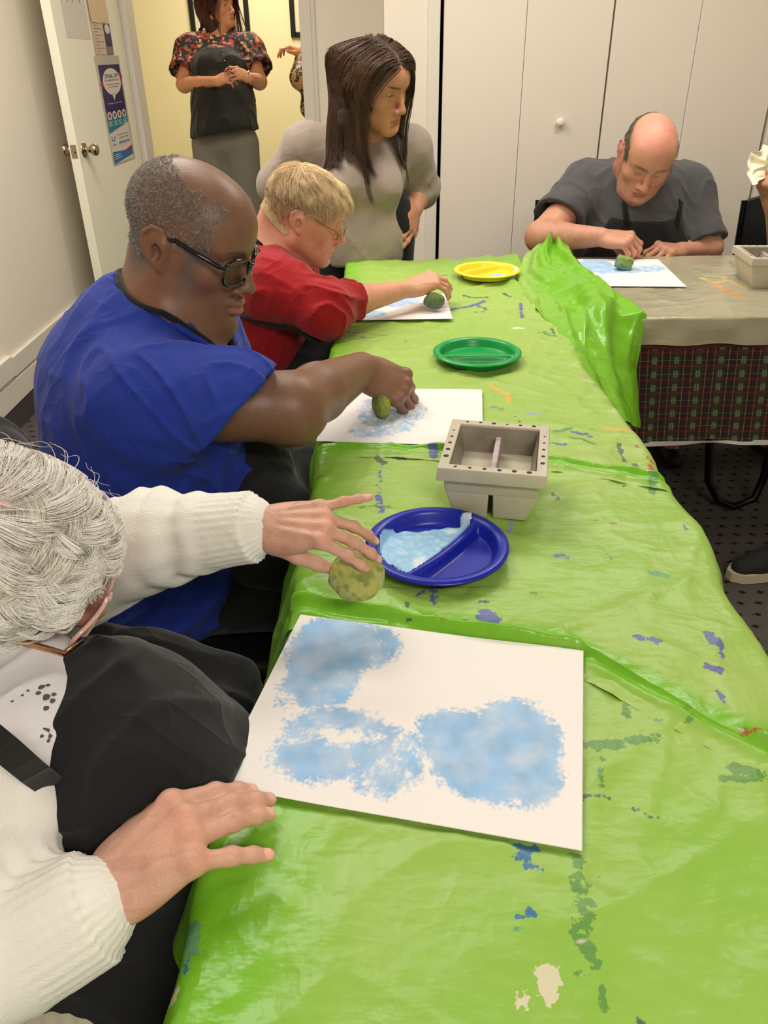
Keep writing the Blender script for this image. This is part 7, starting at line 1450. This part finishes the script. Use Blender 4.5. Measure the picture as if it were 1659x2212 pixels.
def edge_person():
    """seated beyond the right edge of the photo: a forearm and fist holding a paper towel show"""
    P = atw; px = lambda x, y, w: P(x, y, w); s = SDF(); w_ = px(1672, 445, 2.78); el = px(1690, 560, 2.86); sh = px(1830, 430, 3.0)
    M1 = frame(w_, x=(-.06, -.02, .09), z=(-.8, -.45, -.1)); t1 = hand(s, M1, {'index': (4, 62, 80, 40), 'middle': (1, 66, 84, 40), 'ring': (-3, 68, 84, 40), 'little': (-8, 70, 84, 40)}, 1.0, fat=1.1, thumb=[(.02, .024, -.01), (.045, .03, -.03), (.062, .016, -.042), (.07, -.002, -.045)])
    s.path([w_, el, sh], [.030, .046, .06], .03); nb = sh+np.array([.20, .05, .06]); HM = headM(nb+np.array([0, -.06, .17]), -110, 15); head(s, HM, 1.0, neckto=nb); pel = np.array([nb[0], nb[1]+.05, .52]); s.path([sh, nb, pel], [.06, .07, .14], .05)
    for q in (-.1, .1): hip = pel+(q, 0, 0); kn = np.array([pel[0]+q*1.3, pel[1]-.40, .49]); an = kn+(0, .03, -.40); s.path([hip, kn, an], [.10, .06, .04], .03); s.cone(an, an+(0, -.12, -.045), .036, .028, .02)
    body = tomesh(s, 'person', MATS['tan_skin'], .0035, (1.1, 2.4, .0), (2.2, 3.5, 1.5), None, (178, 130, 98)); tag(body, 'person cut off by the right edge, only a raised forearm and fist in view', 'person')
    t = SDF(); c_ = el*.8+sh*.2; t.path([sh, c_, c_+(el-sh)*.1], [.09, .075, .075], .04); t.path([sh, nb+(0, 0, -.05), pel], [.09, .14, .18], .06); t.cone(nb+(0, 0, .1), nb, .07, .06, .01, 's'); cuff(t, c_, el-sh, .1, .055, .04)
    tomesh(t, 'pullover', mat('sage_green_cotton', (90, 110, 84), rough=.9), .007, (1.1, 2.4, .35), (2.3, 3.5, 1.4), body)
    p = SDF()
    for q in (-.1, .1): hip = pel+(q, 0, 0); kn = np.array([pel[0]+q*1.3, pel[1]-.40, .49]); an = kn+(0, .03, -.38); p.path([hip, kn, an], [.12, .08, .065], .03)
    tomesh(p, 'trousers', MATS['black_trousers'], .008, (1.1, 2.3, .03), (2.3, 3.6, .8), body)
    for q in (-.1, .1): footwear(body, np.array([pel[0]+q*1.3, pel[1]-.37, 0]), (0, -1), res=.007)
    # crumpled paper towel in the fist
    n = 60; g = np.linspace(0, 1, n); U, Vv = np.meshgrid(g, g, indexing='ij'); U, Vv = U.ravel(), Vv.ravel(); tl, tr, br, bl2 = px(1628, 318, 2.74), px(1735, 330, 2.74), px(1725, 398, 2.76), px(1614, 394, 2.72)
    Q = (tl[None]*((1-U)*(1-Vv))[:, None]+tr[None]*(U*(1-Vv))[:, None]+br[None]*(U*Vv)[:, None]+bl2[None]*((1-U)*Vv)[:, None]); nn = np.stack([noise3(np.stack([U*4, Vv*4, U*0+o], 1)) for o in (1, 6, 12)], 1); Q = Q+nn*(.018, .030, .014)+np.outer(np.maximum(folds(Q, (1, 0, .8), 8, 26, 3), 0)**2, [0, -.018, 0])
    i = np.arange(n-1)[:, None]*n+np.arange(n-1)[None]; F_ = np.stack([i, i+n, i+n+1, i+1], -1).reshape(-1, 4); o = mesh('paper_towel', np.concatenate([Q, Q+(0, .0006, 0)]), np.concatenate([F_, F_[:, ::-1]+len(Q)]), mat('tissue_paper', (246, 238, 208), rough=.9), None, True); tag(o, 'crumpled white paper towel held up in the fist at the right edge', 'paper towel')
edge_person()

# ============================================================= sponges
def sponge(c, M, r, lab, res=.0016, cut=None, col=(128, 146, 60), tint=(70, 130, 140), boxy=False):
    """a lump of natural-looking sponge full of holes"""
    s = SDF(); s.M = M.copy(); s.M[:3, 3] = c; s.box((0, 0, 0), r, .008, .01) if boxy else s.ell((0, 0, 0), r, .01); 
    if cut: s.half((0, 0, cut), (0, 0, 1), .004)
    s.M = np.eye(4); mr = max(r)
    def dis(Q):
        q = (Q-c)/.0062; i = np.floor(q); best = np.full(len(Q), 9.0)
        for dx in (-1, 0, 1):
            for dy in (-1, 0, 1):
                for dz in (-1, 0, 1):
                    ci = i+(dx, dy, dz); hsh = np.stack([np.modf(np.abs(np.sin(ci@np.array(k))*43758.5453))[0] for k in ((12.9, 78.2, 37.7), (39.3, 11.1, 83.1), (73.1, 52.2, 9.15))], 1); best = np.minimum(best, np.linalg.norm(q-ci-hsh, axis=1)+.35*hsh[:, 0])
        return .0030*(1-sstep(.10, .42, best))+.0016*noise3(Q*240)-.002*noise3(Q*70)
    s.disp = dis
    def pt(V, C):
        l = (V-c)@M[:3, :3]; n = noise3(V*130); blend(C, np.clip(sstep(.0, .5, n)*.6, 0, 1), (88, 104, 50)); blend(C, np.clip(sstep(.3, -.9, l[:, 2]/r[2])*.75+sstep(.2, .6, noise3(V*45+7))*.5, 0, .85), tint); d = dis(V); blend(C, np.clip(sstep(.0018, .0030, d)*.75, 0, 1), (52, 58, 34))
    o = tomesh(s, 'sponge', mat('sponge', attr=True, rough=.95), res, np.array(c)-mr*1.25, np.array(c)+mr*1.25, None, col, pt); tag(o, lab, 'sponge', 'paint sponges in the hands'); return o
sponge(atw(770, 1244, .968), frame((0, 0, 0), z=(.1, -.5, .85), x=(1, 0, 0)), (.034, .034, .017), 'round green sponge held over the blue plate by the white-haired person', tint=(146, 166, 124), col=(166, 168, 92))
sponge(at(824, 874, z=TZ+.034), frame((0, 0, 0), z=(0, 0, 1), x=(1, .2, 0)), (.017, .030, .027), 'yellow-green sponge pressed on the sheet by the person in blue', col=(146, 152, 62), tint=(104, 132, 84))
sponge(at(938, 650, z=TZ+.038), frame((0, 0, 0), z=(0, .2, 1), x=(1, 0, 0)), (.030, .018, .022), 'dark green sponge touched to the sheet by the person in red', col=(104, 116, 74), res=.002, tint=(84, 112, 118))
sponge(at(1348, 568, z=TZ+.032), frame((0, 0, 0), z=(.35, 0, .95), x=(1, 0, -.3)), (.025, .020, .020), 'blue-stained green sponge pinched by the bald person', res=.002, col=(134, 156, 84), tint=(74, 128, 140), boxy=True)

# ============================================================= chairs
uph = mat('black_vinyl', (20, 20, 21), rough=.55, bump=.2, bscale=300)
def chair(x, y, rz, lab, arms=False, top=1.0):
    e = empty('stacking_chair', (x, y, 0), rz); tag(e, lab, 'chair', 'black chairs around the tables')       # faces +X at rz=0
    MB().box((-.22, -.23, .335), (.22, .23, .378), bev=.018).build('seat', uph, e, True, auto=50)
    b = MB(); n = 14; V = []; F_ = []
    for i in range(n+1):
        a = -1+2*i/n; yy = .22*a; xx = -.235+.05*a*a*-1+.0
        for z_, dx in ((.56, 0), (.72, -.012), (.86, -.03)): V += [(xx+.05*a*a+dx-.03, yy, .5+(z_-.5)*top-.03*abs(a)**4*(z_ > .8))]
    m_ = len(V)
    V2 = [(v[0]+.03, v[1], v[2]) for v in V]
    for i in range(n):
        for j in range(2): k = i*3+j; F_.append((k, k+3, k+4, k+1)); F_.append((m_+k, m_+k+1, m_+k+4, m_+k+3))
    for i in range(n): k = i*3; F_.append((k, m_+k, m_+k+3, k+3)); F_.append((k+2, k+5, m_+k+5, m_+k+2))
    for k in (0, n*3): F_ += [(k, k+1, m_+k+1, m_+k), (k+1, k+2, m_+k+2, m_+k+1)]
    b.add(V+V2, F_).build('backrest', uph, e, True, auto=60)
    for q in (-1, 1):
        MB().tube([(.20, q*.235, .012), (.19, q*.235, .32), (.17, q*.235, .35)], .0115, 10).build('leg', blackm, e, True, auto=60)
        MB().tube([(-.24, q*.235, .012), (-.20, q*.235, .40), (-.235, q*.225, .5+.12*top), (-.27, q*.22, .5+.34*top)], .0115, 10).build('leg', blackm, e, True, auto=60)
        if arms: MB().tube([(.19, q*.245, .40), (.20, q*.27, .60), (.14, q*.275, .655), (-.10, q*.275, .66), (-.24, q*.24, .64)], .013, 10).build('armrest', blackm, e, True, auto=60)
    MB().tube([(.19, -.235, .325), (.19, .235, .325)], .010, 8).tube([(-.2, -.235, .325), (-.2, .235, .325)], .010, 8).build('seat_frame', blackm, e, True)
    return e
chair(-.40, 1.36, 0, 'black chair under the person in the blue T-shirt', top=.5); chair(-.42, 2.16, 0, 'black chair under the person in red')
chair(.86, 3.10, -PI/2, 'black chair under the bald person'); chair(1.66, 3.02, -PI/2, 'black chair at the right edge behind the second basin')
chair(-.50, .58, .05, 'black chair with tubular arms under the white-haired person', arms=True)

# ============================================================= things on the floor and on laps
def sneaker(c, rz, lab, cm_, sm_, L_=.28, name='sneaker'):
    M = rotm('z', math.degrees(rz)); M[:3, 3] = (c[0], c[1], 0); s = SDF(); s.M = M
    s.path([(-.10, 0, .070), (-.02, 0, .058), (.08, 0, .040), (.13, 0, .034)], [.040, .042, .038, .030], .03); s.ell((-.10, 0, .09), (.045, .036, .05), .02); s.cone((-.09, 0, .17), (-.09, 0, .10), .030, .028, .01, 's'); s.half((0, 0, .022), (0, 0, -1), .003); s.M = np.eye(4)
    o = tomesh(s, name, cm_, .003, M[:3, 3]-(.2, .2, .0), M[:3, 3]+(.22, .22, .2)); tag(o, lab, 'shoe')
    MB().prism([(x*1.02, y) for x, y in ((-.145, -.022), (-.13, -.036), (-.03, -.040), (.08, -.046), (.14, -.036), (.168, -.012), (.168, .012), (.14, .036), (.08, .046), (-.03, .038), (-.13, .034), (-.145, .02))], .001, .030, M).build('sole', sm_, o, True, auto=40); return o
wr_ = MATS['white_rubber']; p = at(1640, 1215, z=.03); sneaker((p[0]+.06, p[1]+.0), PI+.25, 'black canvas sneaker with a worn white sole on the carpet at the right edge', mat('black_canvas', (24, 26, 26), rough=.8), mat('worn_rubber', (190, 176, 150), rough=.7))
p = at(1648, 960, z=.05); sneaker((p[0]+.05, p[1]+.02), -PI/2+.3, 'mustard yellow shoe under the cream table at the right edge', mat('mustard_leather', (168, 140, 46), rough=.5), MATS['black_shoe'])
# striped cushion on the arm chair, bottom left
s = SDF(); c = atw(50, 2215, .74); s.ell(c, (.085, .06, .030), .01); s.disp = lambda Q: .0012*np.sin((Q[:, 0]*.8+Q[:, 1]*.6)*520)
o = tomesh(s, 'cushion', mat('cream_stripe', (196, 186, 160), rough=.9), .0025, c-.12, c+.12); tag(o, 'cream ribbed cushion tucked beside the armrest in the bottom left corner', 'cushion')
# handbag with a flowered lining beside the white-haired person's chair
fbm = bpy.data.materials.new('flowered_cotton'); fbm.use_nodes = True; nt = fbm.node_tree; N, L = nt.nodes, nt.links; vo = N.new('ShaderNodeTexVoronoi'); vo.inputs['Scale'].default_value = 30; tc = N.new('ShaderNodeTexCoord'); L.new(tc.outputs['Object'], vo.inputs['Vector']); sp = N.new('ShaderNodeSeparateXYZ'); L.new(vo.outputs['Color'], sp.inputs[0])
r = N.new('ShaderNodeValToRGB'); r.color_ramp.interpolation = 'CONSTANT'; e0 = r.color_ramp.elements; e0[0].color = srgb(70, 130, 190); e0[1].position = .45; e0[1].color = srgb(30, 40, 60)
for p_, c_x in ((.7, (214, 180, 90)), (.8, (190, 50, 90)), (.9, (60, 120, 180))): el_ = e0.new(p_); el_.color = srgb(*c_x)
L.new(sp.outputs[0], r.inputs[0]); L.new(r.outputs[0], N['Principled BSDF'].inputs['Base Color'])
A_, B2 = at(395, 1408, z=.36), at(590, 1447, z=.36); ax = B2-A_; Lb = np.linalg.norm(ax)+.04; Mb = frame((A_+B2)/2, x=ax, z=(0, 0, 1)); Mb[2, 3] = 0
b = MB(); nz = 14; V = []; F_ = []
for i in range(2):
    pass
def ring(z, hx, hy, n=40): return [(hx*np.sign(math.cos(t))*abs(math.cos(t))**.5, hy*np.sign(math.sin(t))*abs(math.sin(t))**.6, z) for t in np.linspace(0, 2*PI, n, endpoint=False)]
rings = [ring(.001, Lb/2*.8, .07), ring(.02, Lb/2*.9, .085), ring(.18, Lb/2*.95, .095), ring(.34, Lb/2, .085), ring(.36, Lb/2, .080), ring(.34, Lb/2-.008, .074), ring(.05, Lb/2*.9-.01, .07)]
V = np.array([p_ for r_ in rings for p_ in r_]); n = 40; F_ = [(i*n+j, i*n+(j+1) % n, (i+1)*n+(j+1) % n, (i+1)*n+j) for i in range(len(rings)-1) for j in range(n)]+[tuple(range(n))[::-1], tuple((len(rings)-1)*n+j for j in range(n))]
o = MB().add(V, F_, Mb).build('tote_bag', fbm, None, True); tag(o, 'flowered blue tote bag standing on the carpet behind the black apron', 'bag')
s = SDF(); a_ = at(368, 1404, z=.37); b2 = at(420, 1411, z=.37); s.path([a_, (a_+b2)/2+(0, 0, .008), b2], [.012, .013, .008], .01); o = tomesh(s, 'rolled_napkin', MATS['tissue_paper'], .002, a_-.08, b2+.08); tag(o, 'small white rolled napkin lying on the flowered bag', 'napkin')
# dark jacket over the back of the white-haired person's chair, top left of the white hair
s = SDF(); s.path([atw(-120, 1005, 1.12), atw(-30, 965, 1.12), atw(10, 985, 1.10), atw(34, 1035, 1.08)], [.08, .040, .030, .035], .05); s.disp = lambda Q: -.008*np.maximum(folds(Q, (.2, .2, .9), 5, 16, 3), 0)**2
o = tomesh(s, 'jacket', mat('dark_jacket', (22, 22, 26), rough=.9, sheen=.2), .005, (-1.1, .7, .5), (-.3, 1.4, 1.15)); tag(o, 'dark jacket heaped behind the white-haired person', 'jacket')
